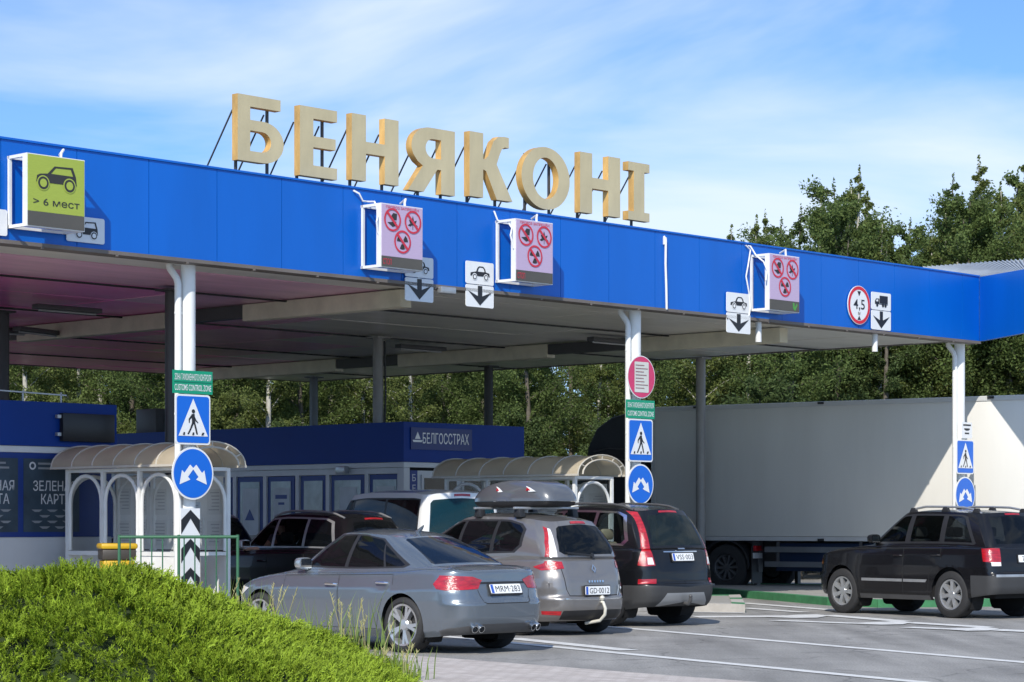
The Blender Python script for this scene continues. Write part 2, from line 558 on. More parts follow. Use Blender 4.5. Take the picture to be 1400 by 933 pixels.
# ------------------------------------------------------------------ traffic islands
KERBGREEN = mat('kerb_green_paint', (0.045, 0.20, 0.085), 0.7, var=0.22, vs=5)
CONC = mat('kerb_concrete', (0.42, 0.40, 0.37), 0.85, var=0.15, vs=4, bump=0.2, bs=50)
KERBWHITE = mat('kerb_white_paint', (0.62, 0.62, 0.6), 0.75, var=0.15, vs=5)
ISLTOP = mat('island_paving', (0.30, 0.29, 0.27), 0.9, var=0.14, vs=3)
def island(name, pts, label, h=0.14, wk=0.22, colors=(0, 1), every=1.0):
    """kerb blocks painted in turn round a paved top"""
    root = thing(name, label, 'traffic island', (0, 0, 0))
    if sum(pts[i].x * pts[(i + 1) % len(pts)].y - pts[(i + 1) % len(pts)].x * pts[i].y for i in range(len(pts))) < 0:
        pts = pts[::-1]
    kb = MB(); k = 0
    n = len(pts)
    inner = []
    for i in range(n):
        a, b, c = pts[i - 1], pts[i], pts[(i + 1) % n]
        d1 = (b - a).normalized(); d2 = (c - b).normalized()
        n1_, n2_ = Vector((-d1.y, d1.x, 0)), Vector((-d2.y, d2.x, 0))
        bis = (n1_ + n2_).normalized()
        inner.append(b + bis * (wk / max(0.35, bis.dot(n1_))))
    for i in range(n):
        j = (i + 1) % n
        L = (pts[j] - pts[i]).length
        seg = max(1, int(round(L / every)))
        for s in range(seg):
            f0, f1 = s / seg + 0.003 / L, (s + 1) / seg - 0.003 / L
            o0, o1 = pts[i].lerp(pts[j], f0), pts[i].lerp(pts[j], f1)
            i0, i1 = inner[i].lerp(inner[j], f0), inner[i].lerp(inner[j], f1)
            vs = [(p.x, p.y, z) for z in (0.0, h) for p in (o0, o1, i1, i0)]
            kb.add(vs, [(4, 5, 6, 7), (0, 1, 5, 4), (1, 2, 6, 5), (2, 3, 7, 6), (3, 0, 4, 7)], colors[k % len(colors)])
            k += 1
    kb.build('kerb', [KERBGREEN, KERBWHITE, CONC], root, smooth=0)
    tp = MB(); tp.add([(p.x, p.y, h - 0.012) for p in inner], [tuple(range(n))])
    tp.build('top_paving', ISLTOP, root, smooth=0)
    return root
# the island of the middle column, nose towards the camera
def cpoly(t0, t1, k0, k1):
    return [C(t0, k0), C(t1, k0), C(t1, k1), C(t0, k1)]
island('traffic_island', [G(1019, 838), G(1012, 823), C(10.6, 4), C(10.4, 17), C(9.0, 17), C(8.75, 3), G(940, 836)],
       'concrete traffic island with a green kerb end, ahead of the SUV with tall tail lights', colors=(0, 2, 2), every=0.9)
island('traffic_island', [G(955, 812), G(1131, 828), G(1200, 831), G(1440, 829), C(22.3, -1.5), C(22.3, 4), C(17.5, 16), C(16.0, 16)],
       'long traffic island with a solid green kerb between trailer and rightmost SUV', colors=(0,), every=1.2)
island('traffic_island', cpoly(-1.2, 2.2, -2.2, 15), 'traffic island under the left arched shelter behind the green railing', colors=(0, 1), every=1.0)

# ================================================================== canopy
FBLUE = mat('fascia_blue', (0.0, 0.118, 0.53), 0.38, var=0.07, vs=1.1, spec=0.4, stretch=(1.0, 1, 0.2))
SOFFIT = mat('ceiling_panel_grey', (0.78, 0.745, 0.68), 0.28, 0.0, var=0.12, vs=0.6, stretch=(0.6, 3, 1))
SOFFIT_SHEEN = mat('ceiling_panel_pink_sheen', (0.98, 0.25, 0.60), 0.3, 0.0, var=0.10, vs=0.8, stretch=(0.5, 3, 1))  # pink reflection painted into the panel colour
SOFFIT_SHEEN_EDGE = mat('ceiling_panel_sheen_edge', (0.88, 0.50, 0.65), 0.3, 0.0, var=0.16, vs=0.9, stretch=(0.5, 3, 1))  # paler edge of the painted pink reflection
BEAM = mat('ceiling_beam_beige', (0.66, 0.61, 0.47), 0.6, var=0.12, vs=3)
TRIM = mat('brown_trim', (0.15, 0.13, 0.115), 0.6, var=0.15)
ROOFM = mat('roof_sheet', (0.42, 0.45, 0.49), 0.45, 0.4, var=0.1)
ZB, ZT = 5.14, 6.43
T_END = t_at(1339, -0.3)
canopy = thing('canopy', 'long flat canopy with a bright blue fascia over the checkpoint lanes', 'canopy', B0, EA)
fa = MB()
t = -14.0
while t < T_END - 0.05:
    t2 = min(t + 1.19, T_END)
    fa.box(t, t2 - 0.010, -0.30, -0.22, ZB, ZT)
    t = t2
fa.box(-14, T_END, -0.216, -0.20, ZB + 0.01, ZT - 0.01)
fa.build('fascia', FBLUE, canopy, smooth=0)
tr = MB()
tr.box(-14, T_END, -0.34, -0.05, ZB - 0.052, ZB - 0.002)
tr.box(-14, T_END, -0.32, -0.18, ZT + 0.002, ZT + 0.03, 1)
x = -13.5
random.seed(3)
while x < T_END:
    tr.box(x, x + 0.035, -0.35, -0.31, ZB - 0.075, ZB - 0.055)
    x += 1.2
tr.build('edge_trim', [TRIM, FBLUE], canopy, smooth=0)
# second fascia, past the corner
c0 = C(T_END, -0.3); c1 = c0 + Vector((0.2, -0.98, 0)) * 2.35
r0 = canopy.matrix_basis
f2 = MB()
inv = Matrix.Rotation(-EA, 4, 'Z') @ Matrix.Translation(-B0)
sd_ = (c1 - c0).normalized(); nn = Vector((sd_.y, -sd_.x, 0))
vs = []
for p, zb_, zt_ in ((c0, ZB, ZT), (c1, 5.137, 6.35)):
    for off in (0, 0.09):
        for z in (zb_, zt_):
            vs.append(inv @ (p - nn * off + Vector((0, 0, z))))
f2.add(vs, [(0, 4, 5, 1), (2, 3, 7, 6), (1, 5, 7, 3), (0, 2, 6, 4), (4, 6, 7, 5), (0, 1, 3, 2)])
f2.build('fascia_return', FBLUE, canopy, smooth=0)
# ceiling of panels laid across the lanes
ce = MB()
ks = [-0.18, 1.2, 3.4, 5.6, 7.8, 10.0, 12.2, 14.4, 16.6, 18.8, 19.9]
ts = [-14, -9.5, -4.7, 0.3, 2.4, 4.72]
random.seed(5)
for i in range(len(ks) - 1):
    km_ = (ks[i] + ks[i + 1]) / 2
    tb_ = 0.9 + 0.84 * km_  # panels short of this line carry the painted pink reflection
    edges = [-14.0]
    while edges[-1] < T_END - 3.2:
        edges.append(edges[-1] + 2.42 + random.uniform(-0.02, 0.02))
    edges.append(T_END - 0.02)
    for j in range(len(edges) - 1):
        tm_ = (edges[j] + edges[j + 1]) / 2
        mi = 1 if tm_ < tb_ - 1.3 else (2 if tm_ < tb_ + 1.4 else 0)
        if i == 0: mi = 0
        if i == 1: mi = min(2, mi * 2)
        dz = random.uniform(-0.008, 0.008)
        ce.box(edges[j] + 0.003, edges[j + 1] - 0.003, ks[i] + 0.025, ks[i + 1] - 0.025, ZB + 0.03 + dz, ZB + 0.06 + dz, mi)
ce.build('ceiling_panel', [SOFFIT, SOFFIT_SHEEN, SOFFIT_SHEEN_EDGE], canopy, smooth=0)
rf = MB()
rf.box(-14, T_END - 0.02, -0.195, 19.9, ZB + 0.12, ZB + 0.2)
rf.box(-14, T_END - 0.02, 19.9, 20.0, ZB + 0.02, ZB + 0.5, 1)
rf.box(-14, T_END - 0.02, -0.19, 19.8, ZB + 0.6, ZB + 0.66)
rf.box(T_END - 0.1, T_END - 0.02, -0.18, 19.9, ZB + 0.01, ZB + 1.0, 1)
rf.build('roof_deck', [DKGREY, TRIM], canopy, smooth=0)
for tb in (-4.9, 4.9, 14.75):
    for k0, k1 in ((0.7, 4.5), (6.6, 11.0), (13.0, 17.8)):
        MB().box(tb - 0.12, tb + 0.12, k0, k1, ZB - 0.26, ZB + 0.012).build('beam', BEAM, canopy, smooth=0)
    for k0, k1 in ((4.5, 6.6), (11.0, 13.0)):
        MB().box(tb - 0.10, tb + 0.10, k0 + 0.005, k1 - 0.005, ZB - 0.20, ZB + 0.012).build('beam_joint', DKGREY, canopy, smooth=0)
# black strips added for the dark gaps between the ceiling panels
gp_ = MB()
for k in (3.4, 7.8, 12.2, 16.6):
    gp_.box(-14, T_END - 0.3, k - 0.02, k + 0.02, ZB - 0.015, ZB + 0.014)
gp_.build('cable_tray', BLACK, canopy, smooth=0)  # black strips for the gaps between the panels, not a real cable tray
# sloping roof sheet behind the corner
rs = MB()
pts = [P(1256, 366.5, 48.9), P(1341, 381.5, 48.3), P(1412, 368, 46.6), P(1412, 354.5, 49.4)]
vs = [inv @ p for p in pts]
rs.add(vs + [v - Vector((0, 0, 0.05)) for v in vs], [(0, 1, 2, 3), (7, 6, 5, 4), (0, 4, 5, 1), (1, 5, 6, 2), (2, 6, 7, 3), (3, 7, 4, 0)])
for i in range(1, 26):
    f_ = i / 26
    a_, b_ = vs[0].lerp(vs[3], f_), vs[1].lerp(vs[2], f_)
    rs.bar(a_ + Vector((0, 0, 0.012)), b_ + Vector((0, 0, 0.012)), 0.03, 0.03)
rs.build('roof_sheet', ROOFM, canopy, smooth=0)

# fluorescent fittings under the ceiling
for (tt, kk, z_, rz_) in ((2.6, 6.4, ZB - 0.07, 0), (4.3, 9.6, ZB - 0.16, 0.3), (3.6, 9.9, ZB - 0.16, 0), (12.6, 8.2, ZB - 0.08, 0), (13.9, 4.2, ZB - 0.08, 0), (3.4, 16.4, ZB - 0.06, 0)):
    lab = {2.6: 'thin dark ceiling light fitting nearest the fascia beside the first signed column',
           4.3: 'dark light fitting hanging slightly askew under the grey ceiling', 3.6: 'dark light fitting hanging straight beside the askew one',
           12.6: 'dark ceiling light fitting left of the middle signed column', 13.9: 'dark ceiling light fitting near the fascia right of the middle signed column',
           3.4: 'small dark ceiling light fitting at the back edge of the canopy'}[tt]
    lt = thing('ceiling_light', lab, 'ceiling light', C(tt, kk, z_), EA + rz_, 'light fittings under the canopy')
    MB().box(-0.65, 0.65, -0.09, 0.09, -0.05, 0.03).build('housing', DKGREY, lt, bevel=0.01)
    MB().tube([(-0.58, 0, -0.068), (0.58, 0, -0.068)], 0.018, 8).build('tube', mat('unlit_tube', (0.4, 0.4, 0.4), 0.4), lt)

# ------------------------------------------------------------------ columns
def column(name, label, loc, r=0.105, pipe=True, m_=WHITE, pipe_side=-1, plate=True):
    c = thing(name, label, 'column', loc, EA, 'columns under the canopy')
    sh = MB(); sh.cyl(0, 0, 0, ZB - 0.05, r, 28)
    sh.build('shaft', m_, c, smooth=40)
    if plate:
        MB().box(-0.22, 0.22, -0.22, 0.22, 0.0, 0.17).build('base_plate', CONC, c, bevel=0.01)
        cp = MB(); cp.box(-0.17, 0.17, -0.17, 0.17, ZB - 0.05, ZB - 0.02); cp.build('head_plate', m_, c)
    if pipe:
        dp = MB()
        dp.tube([(-0.235, 0.12, ZB - 0.04), (-0.23, 0.11, ZB - 0.10), (-0.185, 0.02, ZB - 0.24), (-0.175, 0.0, ZB - 0.32), (-0.175, 0.0, 0.2)], 0.05, 12)
        for z in (1.2, 3.0, 4.4):
            dp.box(-0.235, -0.08, -0.008, 0.008, z, z + 0.03)
        dp.build('downpipe', m_, c, smooth=40)
    return c
column('column', 'white front column carrying the chevron plate and blue signs, with a downpipe', C(0, 0))
column('column', 'white front column carrying the round pink notice and blue signs', C(9.62, 0))
column('column', 'white front column at the canopy corner before the trailer', C(19.68, 0))
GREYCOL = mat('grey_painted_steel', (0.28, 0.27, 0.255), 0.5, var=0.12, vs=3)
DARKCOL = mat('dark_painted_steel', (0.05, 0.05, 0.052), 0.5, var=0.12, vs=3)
def at_u(u, d):
    return P(u, 715, d).xy.to_3d()
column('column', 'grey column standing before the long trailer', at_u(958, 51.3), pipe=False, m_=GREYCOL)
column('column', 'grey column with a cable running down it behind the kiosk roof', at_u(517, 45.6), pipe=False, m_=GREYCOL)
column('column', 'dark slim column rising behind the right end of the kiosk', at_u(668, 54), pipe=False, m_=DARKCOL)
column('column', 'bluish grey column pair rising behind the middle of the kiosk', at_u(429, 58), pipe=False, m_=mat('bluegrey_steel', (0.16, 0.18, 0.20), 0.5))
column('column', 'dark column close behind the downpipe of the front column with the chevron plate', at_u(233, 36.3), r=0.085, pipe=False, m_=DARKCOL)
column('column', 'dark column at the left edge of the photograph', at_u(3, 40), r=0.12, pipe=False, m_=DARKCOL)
dc = MB(); dc.tube([(0.06, -0.12, ZB - 0.1), (0.08, -0.125, 4.0), (0.05, -0.125, 3.4), (0.09, -0.13, 0.3)], 0.02, 8)
dc.build('cable', BLACK, None, loc=at_u(517, 45.6), rotz=EA)
tag(bpy.data.objects['cable'], 'black cable running down the grey column behind the kiosk roof', 'cable')

# ================================================================== roof lettering
GOLD_F = mat('letter_cream', (0.55, 0.465, 0.28), 0.42, 0.1, var=0.12, vs=2.2, stretch=(1, 1, 0.4))
GOLD_S = mat('letter_gold_edge', (0.62, 0.37, 0.115), 0.36, 0.2, var=0.35, vs=5, stretch=(1, 1, 0.35))
def glyph(ch):
    """outline in a unit box (width, height 1), with holes"""
    if ch == 'Б':
        o = [(0, 0), (0.56, 0)] + arc(0.56, 0.315, 0.44, -90, 90, 14, 0.315) + [(0.27, 0.63), (0.27, 0.83), (0.93, 0.83), (0.93, 1), (0, 1)]
        h = [(0.27, 0.16), (0.27, 0.47), (0.53, 0.47)] + arc(0.53, 0.315, 0.19, 90, -90, 10, 0.155)[1:-1] + [(0.53, 0.16)]
        return o, [h]
    if ch == 'Е':
        return [(0, 0), (1, 0), (1, 0.165), (0.36, 0.165), (0.36, 0.425), (0.96, 0.425), (0.96, 0.585), (0.36, 0.585), (0.36, 0.835), (1, 0.835), (1, 1), (0, 1)], []
    if ch == 'Н':
        return [(0, 0), (0.3, 0), (0.3, 0.42), (0.7, 0.42), (0.7, 0), (1, 0), (1, 1), (0.7, 1), (0.7, 0.60), (0.3, 0.60), (0.3, 1), (0, 1)], []
    if ch == 'Я':
        o = [(0, 0), (0.33, 0), (0.62, 0.37), (0.70, 0.37), (0.70, 0), (1, 0), (1, 1), (0.47, 1)] + arc(0.47, 0.69, 0.40, 90, 205, 12, 0.31)[1:] + [(0.20, 0.46), (0.31, 0.40)]
        h = [(0.70, 0.83), (0.70, 0.535), (0.53, 0.535)] + arc(0.53, 0.683, 0.16, -90, -270, 10, 0.148)[1:-1] + [(0.53, 0.83)]
        return o, [h]
    if ch == 'К':
        o = [(0, 0), (0.33, 0), (0.33, 0.44), (0.40, 0.42), (0.66, 0), (1.05, 0), (0.66, 0.55), (0.74, 0.72)] + [(0.79, 0.80), (0.86, 0.835), (0.96, 0.83), (0.96, 0.995), (0.85, 1.0), (0.70, 0.985), (0.58, 0.90), (0.45, 0.66), (0.38, 0.605), (0.33, 0.60), (0.33, 1), (0, 1)]
        return o, []
    if ch == 'О':
        return circle(0.5, 0.5, 0.5, 44, 0.52), [circle(0.5, 0.5, 0.265, 36, 0.345)]
    if ch == 'І':
        return [(0, 0), (1, 0), (1, 0.15), (0.76, 0.15), (0.76, 0.85), (1, 0.85), (1, 1), (0, 1), (0, 0.85), (0.26, 0.85), (0.26, 0.15), (0, 0.15)], []
LET = [  # letter, left and right column, top and bottom row of the face, what sets it apart
    ('Б', 325, 388, 133, 223, 'cream letter Б with gold edges, first of the roof sign'),
    ('Е', 410, 461, 148, 243, 'cream letter Е with gold edges, between Б and Н on the roof sign'),
    ('Н', 481, 545, 160, 250, 'cream letter Н with gold edges, beside Е on the roof sign'),
    ('Я', 558, 622, 175, 264, 'cream letter Я with gold edges, on the roof sign'),
    ('К', 642, 698, 184, 272, 'cream letter К with gold edges, between Я and О on the roof sign'),
    ('О', 713, 779, 203, 285, 'cream round letter О with gold edges, on the roof sign'),
    ('Н', 793, 848, 212, 294, 'cream letter Н with gold edges, beside І on the roof sign'),
    ('І', 859, 888, 223, 302, 'cream letter І with serifs and gold edges, last of the roof sign')]
for ch, u0, u1, v0, v1, lab in LET:
    kf = -0.16
    t0, t1 = t_at(u0, kf), t_at(u1, kf)
    zt_, zb_ = z_at(v0, t_at((u0 + u1) / 2, kf), kf), z_at(v1, t_at((u0 + u1) / 2, kf), kf)
    W_, H_ = t1 - t0, zt_ - zb_
    L = thing('roof_letter', lab, 'letter', C(t0, kf, zb_), EA, 'letters of the golden roof sign')
    o_, h_ = glyph(ch)
    sc = lambda l: [(p[0] * W_, p[1] * H_) for p in l]
    mb = MB(); mb.prism(sc(o_), 0, 0.125, [sc(h) for h in h_], 0, side_mi=1)
    mb.build('face', [GOLD_F, GOLD_S], L, smooth=30)
    legs = [0.12 * W_, 0.80 * W_] if ch != 'І' else [0.5 * W_]
    if ch == 'Я': legs = [0.40 * W_ * 0.9, 0.85 * W_]
    if ch == 'О': legs = [0.22 * W_, 0.72 * W_]
    for lx in legs:
        lg = MB(); zz = ZT + 0.02 - zb_
        lg.bar((lx, 0.17, zz), (lx, 0.17, H_ * (0.9 if ch in 'БЕО' else 0.2)), 0.035)
        lg.build('post', DARKCOL, L, smooth=0)
        br_ = MB(); br_.bar((lx - 0.05, 0.18, H_ * 0.78), (lx - 0.05, 1.15, -0.55), 0.018)
        br_.build('brace', DARKCOL, L, smooth=0)
# ================================================================== pictograms (local XZ plane, facing -Y)
def icon_car(mb, cx, cz, w, h, y, ink=0, hole=1, rev=False):
    k = -1 if rev else 1
    q = lambda l: [(cx + k * (p[0] - 0.5) * w, cz + (p[1] - 0.5) * h) for p in l]
    body = [(0.0, 0.22), (0.02, 0.50), (0.10, 0.58), (0.28, 0.62), (0.45, 0.97), (0.90, 1.0), (0.98, 0.6), (1.0, 0.22)]
    win = [(0.36, 0.63), (0.48, 0.90), (0.85, 0.92), (0.91, 0.62)]
    mb.flat(q(body), y, [q(win)], ink)
    for wx in (0.17, 0.82):
        mb.flat(circle(cx + k * (wx - 0.5) * w, cz + (0.19 - 0.5) * h, 0.155 * w, 20), y - 0.002, mi=hole)
        mb.flat(circle(cx + k * (wx - 0.5) * w, cz + (0.19 - 0.5) * h, 0.13 * w, 20), y - 0.004, mi=ink)
        mb.flat(circle(cx + k * (wx - 0.5) * w, cz + (0.19 - 0.5) * h, 0.085 * w, 20), y - 0.006, mi=hole)

def icon_car_front(mb, cx, cz, w, h, y, ink=0, hole=1):
    q = lambda l: [(cx + (p[0] - 0.5) * w, cz + (p[1] - 0.5) * h) for p in l]
    mb.flat(q([(0, 0.30), (0.02, 0.52), (0.30, 0.62), (0.36, 0.86), (0.45, 1.0), (0.66, 1.0), (0.76, 0.84), (0.80, 0.62), (0.98, 0.55), (1, 0.3)]), y,
            [q([(0.38, 0.62), (0.43, 0.84), (0.48, 0.92), (0.63, 0.92), (0.70, 0.82), (0.73, 0.62)])], ink)
    for wx in (0.22, 0.80):
        mb.flat(circle(cx + (wx - 0.5) * w, cz + (0.24 - 0.5) * h, 0.13 * w, 20), y - 0.002, mi=hole)
        mb.flat(circle(cx + (wx - 0.5) * w, cz + (0.24 - 0.5) * h, 0.10 * w, 20), y - 0.004, mi=ink)
        mb.flat(circle(cx + (wx - 0.5) * w, cz + (0.24 - 0.5) * h, 0.065 * w, 20), y - 0.006, mi=hole)

def icon_truck(mb, cx, cz, w, h, y):
    q = lambda l: [(cx + (p[0] - 0.5) * w, cz + (p[1] - 0.5) * h) for p in l]
    mb.flat(q([(0.36, 0.3), (1, 0.3), (1, 1), (0.36, 1)]), y)
    mb.flat(q([(0.0, 0.22), (0.34, 0.22), (0.34, 0.72), (0.1, 0.72), (0.0, 0.5)]), y, [q([(0.07, 0.46), (0.26, 0.46), (0.26, 0.65), (0.13, 0.65)])])
    mb.flat(q([(0.34, 0.20), (1, 0.20), (1, 0.27), (0.34, 0.27)]), y)
    for wx in (0.17, 0.62, 0.82):
        mb.flat(circle(cx + (wx - 0.5) * w, cz + (0.14 - 0.5) * h, 0.085 * w, 18), y - 0.002)

def ring_slash(mb, cx, cz, r, y, mi=0, back=None):
    if back is not None:
        mb.flat(circle(cx, cz, r * 0.9, 30), y + 0.002, mi=back)
    mb.flat(circle(cx, cz, r, 34), y - 0.002, [circle(cx, cz, r * 0.83, 34)], mi)
    s = r * 0.08; d = r * 0.62
    mb.flat([(cx - d - s, cz + d - s), (cx + d - s, cz - d - s), (cx + d + s, cz - d + s), (cx - d + s, cz + d + s)], y - 0.004, mi=mi)

def plate(mb, x0, x1, z0, z1, y0, y1, r=0.03, mi=0):
    mb.prism(rrect(x0, x1, z0, z1, r), y0, y1, mi=mi)

def frame_M(t, k, z=0.0):
    return C(t, k, z)

# ------------------------------------------------------------------ LED boxes on the fascia
LEDPINK = mat('led_panel_lilac', (0.50, 0.385, 0.55), 0.55, var=0.05, vs=8, stretch=(1, 1, 12))
LEDGREEN = mat('led_panel_lime', (0.34, 0.42, 0.06), 0.55, var=0.07, vs=8, stretch=(1, 1, 14))
LEDDARK = mat('led_panel_dark', (0.085, 0.08, 0.07), 0.6, var=0.08)
INKDARK = mat('led_ink_dark', (0.03, 0.03, 0.03), 0.6)
INKRED = mat('led_ink_red', (0.58, 0.03, 0.06), 0.55, var=0.06)
INKGREEN = mat('led_ink_green', (0.07, 0.30, 0.05), 0.55)
def led_box(label, u0, u1, um, vt, vb, vs_, kind, tail):
    k = -0.74
    t0, t1 = t_at(u0, k), t_at(u1, k)
    tm = t_at(um, k)
    zt_, zb_, zs = z_at(vt, tm, k), z_at(vb, tm, k), z_at(vs_, tm, k)
    W_, H_ = t1 - t0, zt_ - zb_
    root = thing('led_sign', label, 'LED sign', C(t0, k, zb_), EA, 'LED signs on the fascia')
    hs = zs - zb_
    bx = MB(); bx.box(0, W_, 0.004, 0.10, 0, H_); bx.build('housing', WHITE_METAL, root, smooth=0)
    sc = MB(); sc.box(0.012, W_ - 0.012, -0.004, 0.0035, hs, H_ - 0.012, 0); sc.box(0.012, W_ - 0.012, -0.004, 0.0035, 0.012, hs - 0.003, 1)
    sc.build('screen', [LEDGREEN if kind == 'g' else LEDPINK, LEDDARK], root, smooth=0)
    ic = MB()
    if kind == 'g':
        icon_car(ic, W_ * 0.50, hs + (H_ - hs) * 0.63, W_ * 0.70, (H_ - hs) * 0.40, -0.008, 0, 1)
        ic.text('> 6 мест', W_ * 0.5, hs + (H_ - hs) * 0.18, (H_ - hs) * 0.125, -0.008, 0, w=W_ * 0.80, bold=0.006)
        ic.build('symbol', [INKDARK, LEDGREEN], root, smooth=0)
    else:
        r = W_ * 0.20
        P3 = ((0.26, 0.70), (0.75, 0.70), (0.50, 0.30))
        for i, (fx, fz) in enumerate(P3):
            cx, cz = W_ * fx, hs + (H_ - hs) * fz
            if i == 0:      # goods in a hand
                ic.flat([(cx - 0.6 * r, cz - 0.25 * r), (cx + 0.05 * r, cz - 0.62 * r), (cx + 0.5 * r, cz - 0.45 * r), (cx + 0.45 * r, cz - 0.1 * r), (cx - 0.1 * r, cz - 0.2 * r)], -0.008)
                ic.flat([(cx - 0.05 * r, cz - 0.05 * r), (cx + 0.5 * r, cz - 0.0 * r), (cx + 0.55 * r, cz + 0.55 * r), (cx + 0.1 * r, cz + 0.6 * r), (cx - 0.15 * r, cz + 0.3 * r)], -0.008)
            elif i == 1:    # leaf
                for aa in (90, 140, 40, 190, -10):
                    L_ = r * (0.75 if aa == 90 else 0.62)
                    ca, sa = math.cos(R(aa)), math.sin(R(aa))
                    wv = 0.13 * r
                    zc = cz - 0.2 * r
                    ic.flat([(cx, zc), (cx + ca * L_ * 0.5 - sa * wv, zc + sa * L_ * 0.5 + ca * wv), (cx + ca * L_, zc + sa * L_), (cx + ca * L_ * 0.5 + sa * wv, zc + sa * L_ * 0.5 - ca * wv)], -0.008)
                ic.flat([(cx - 0.03 * r, cz - 0.65 * r), (cx + 0.03 * r, cz - 0.65 * r), (cx + 0.03 * r, cz - 0.2 * r), (cx - 0.03 * r, cz - 0.2 * r)], -0.008)
            else:           # trefoil
                for aa in (150, 30, 270):
                    ic.flat(arc(cx, cz, 0.66 * r, aa - 28, aa + 28, 6) + arc(cx, cz, 0.2 * r, aa + 28, aa - 28, 4), -0.008)
                ic.flat(circle(cx, cz, 0.12 * r, 14), -0.008)
        ic.build('symbol', INKDARK, root, smooth=0)
        rg = MB()
        for fx, fz in P3:
            ring_slash(rg, W_ * fx, hs + (H_ - hs) * fz, r, -0.010)
        rg.build('prohibition_ring', INKRED, root, smooth=0)
        tx = MB(); tx.text('ПРОВОЗ ЗАПРЕЩЁН', W_ * 0.5, hs + (H_ - hs) * 0.935, (H_ - hs) * 0.05, -0.008, 0, w=W_ * 0.78, bold=0.006)
        if tail == 'red':
            tx.text('СТОП', W_ * 0.14, hs * 0.52, hs * 0.5, -0.008, 0, w=W_ * 0.2, bold=0.006)
        tx.build('lettering', INKRED, root, smooth=0)
        if tail == 'green':
            g = MB(); cx, cz, r2 = W_ * 0.84, hs * 0.5, hs * 0.36
            g.flat([(cx - r2, cz + r2), (cx - r2 * 0.3, cz + r2), (cx - r2 * 0.1, cz - r2 * 0.2), (cx + r2 * 0.7, cz + r2), (cx + r2, cz + r2 * 0.5), (cx + r2 * 0.1, cz - r2), (cx - r2 * 0.8, cz - r2 * 0.5)], -0.008)
            g.build('green_arrow', INKGREEN, root, smooth=0)
    # bracket frame back to the fascia
    fr = MB(); D = -0.30 - k
    for x in (0.02, W_ - 0.02):
        for z in (0.02, H_ - 0.02):
            fr.bar((x, 0.10, z), (x, D - 0.002, z), 0.04)
        fr.bar((x, D - 0.03, 0.0), (x, D - 0.03, H_), 0.04)
    for z in (0.02, H_ - 0.02):
        fr.bar((0, D - 0.031, z), (W_, D - 0.031, z), 0.036)
    fr.build('bracket', WHITE_METAL, root, smooth=0)
    hook = MB(); hook.tube([(W_ * 0.62, 0.05, H_ - 0.01), (W_ * 0.64, 0.07, H_ + 0.06), (W_ * 0.72, 0.12, H_ + 0.12), (W_ * 0.8, 0.3, H_ + 0.08)], 0.018, 8)
    hook.build('power_lead', WHITE_METAL, root)
    return root
led_box('lime green LED sign with a car symbol and > 6 мест, mounted on the blue fascia', 37, 116, 76, 214, 313, 292, 'g', None)
led_box('lilac LED sign with three red prohibition rings above a pair of shaded lane plates', 521, 578, 549, 281, 368, 352.5, 'p', 'red')
led_box('lilac LED sign with three red prohibition rings, right of the unshaded car lane plate', 705, 756, 730, 302, 387, 371.5, 'p', 'red')
led_box('lilac LED sign with prohibition rings and a small green arrow in its bottom strip', 1052, 1093, 1072, 349, 426, 411, 'p', 'green')

# white leads from the roof edge to the boxes, and a drain on the fascia
def lead(label, pts, r=0.014):
    ps = [C(t_at(u, k), k, z_at(v, t_at(u, k), k)) for u, v, k in pts]
    o = MB().tube(ps, r, 8).build('power_cable', WHITE_METAL)
    return tag(o, label, 'cable', 'white leads on the fascia')
lead('thin white cable from the roof edge to the lilac sign under the letters Н and Я', [(480, 262, -0.15), (484, 261, -0.33), (491, 265, -0.36), (496, 275, -0.36), (503, 276, -0.38), (512, 276, -0.6), (518, 290, -0.68), (515, 303, -0.70), (516, 317, -0.68), (520, 324, -0.7)])
lead('curled white cable from the roof edge to the lilac sign under the letter О', [(672, 287, -0.15), (676, 290, -0.33), (680, 301, -0.36), (686, 305, -0.4), (693, 302, -0.5), (700, 312, -0.68), (698, 322, -0.7), (702, 340, -0.7)])
lead('long white cable looping down beside the lilac sign with the green arrow', [(1015, 338, -0.15), (1020, 336, -0.33), (1026, 342, -0.34), (1023, 362, -0.34), (1020, 378, -0.34), (1024, 400, -0.34), (1026, 420, -0.34), (1024, 432, -0.34)])
lead('short white cable curving from the roof edge onto the box with the green arrow', [(1017, 336, -0.2), (1026, 337, -0.36), (1034, 350, -0.5), (1044, 358, -0.66), (1049, 370, -0.7), (1047, 384, -0.72)])
dr = MB()
td = t_at(909, -0.33)
dr.tube([C(td, -0.31, 6.36), C(td, -0.35, 6.30), C(td, -0.345, 5.9), C(td + 0.02, -0.345, 5.5), C(td + 0.03, -0.345, 5.12)], 0.02, 10)
dr.tube([C(td, -0.33, 6.22), C(td, -0.33, 6.34)], 0.035, 10)
tag(dr.build('drain_pipe', WHITE_METAL), 'thin white pipe running straight down the blue fascia', 'pipe')

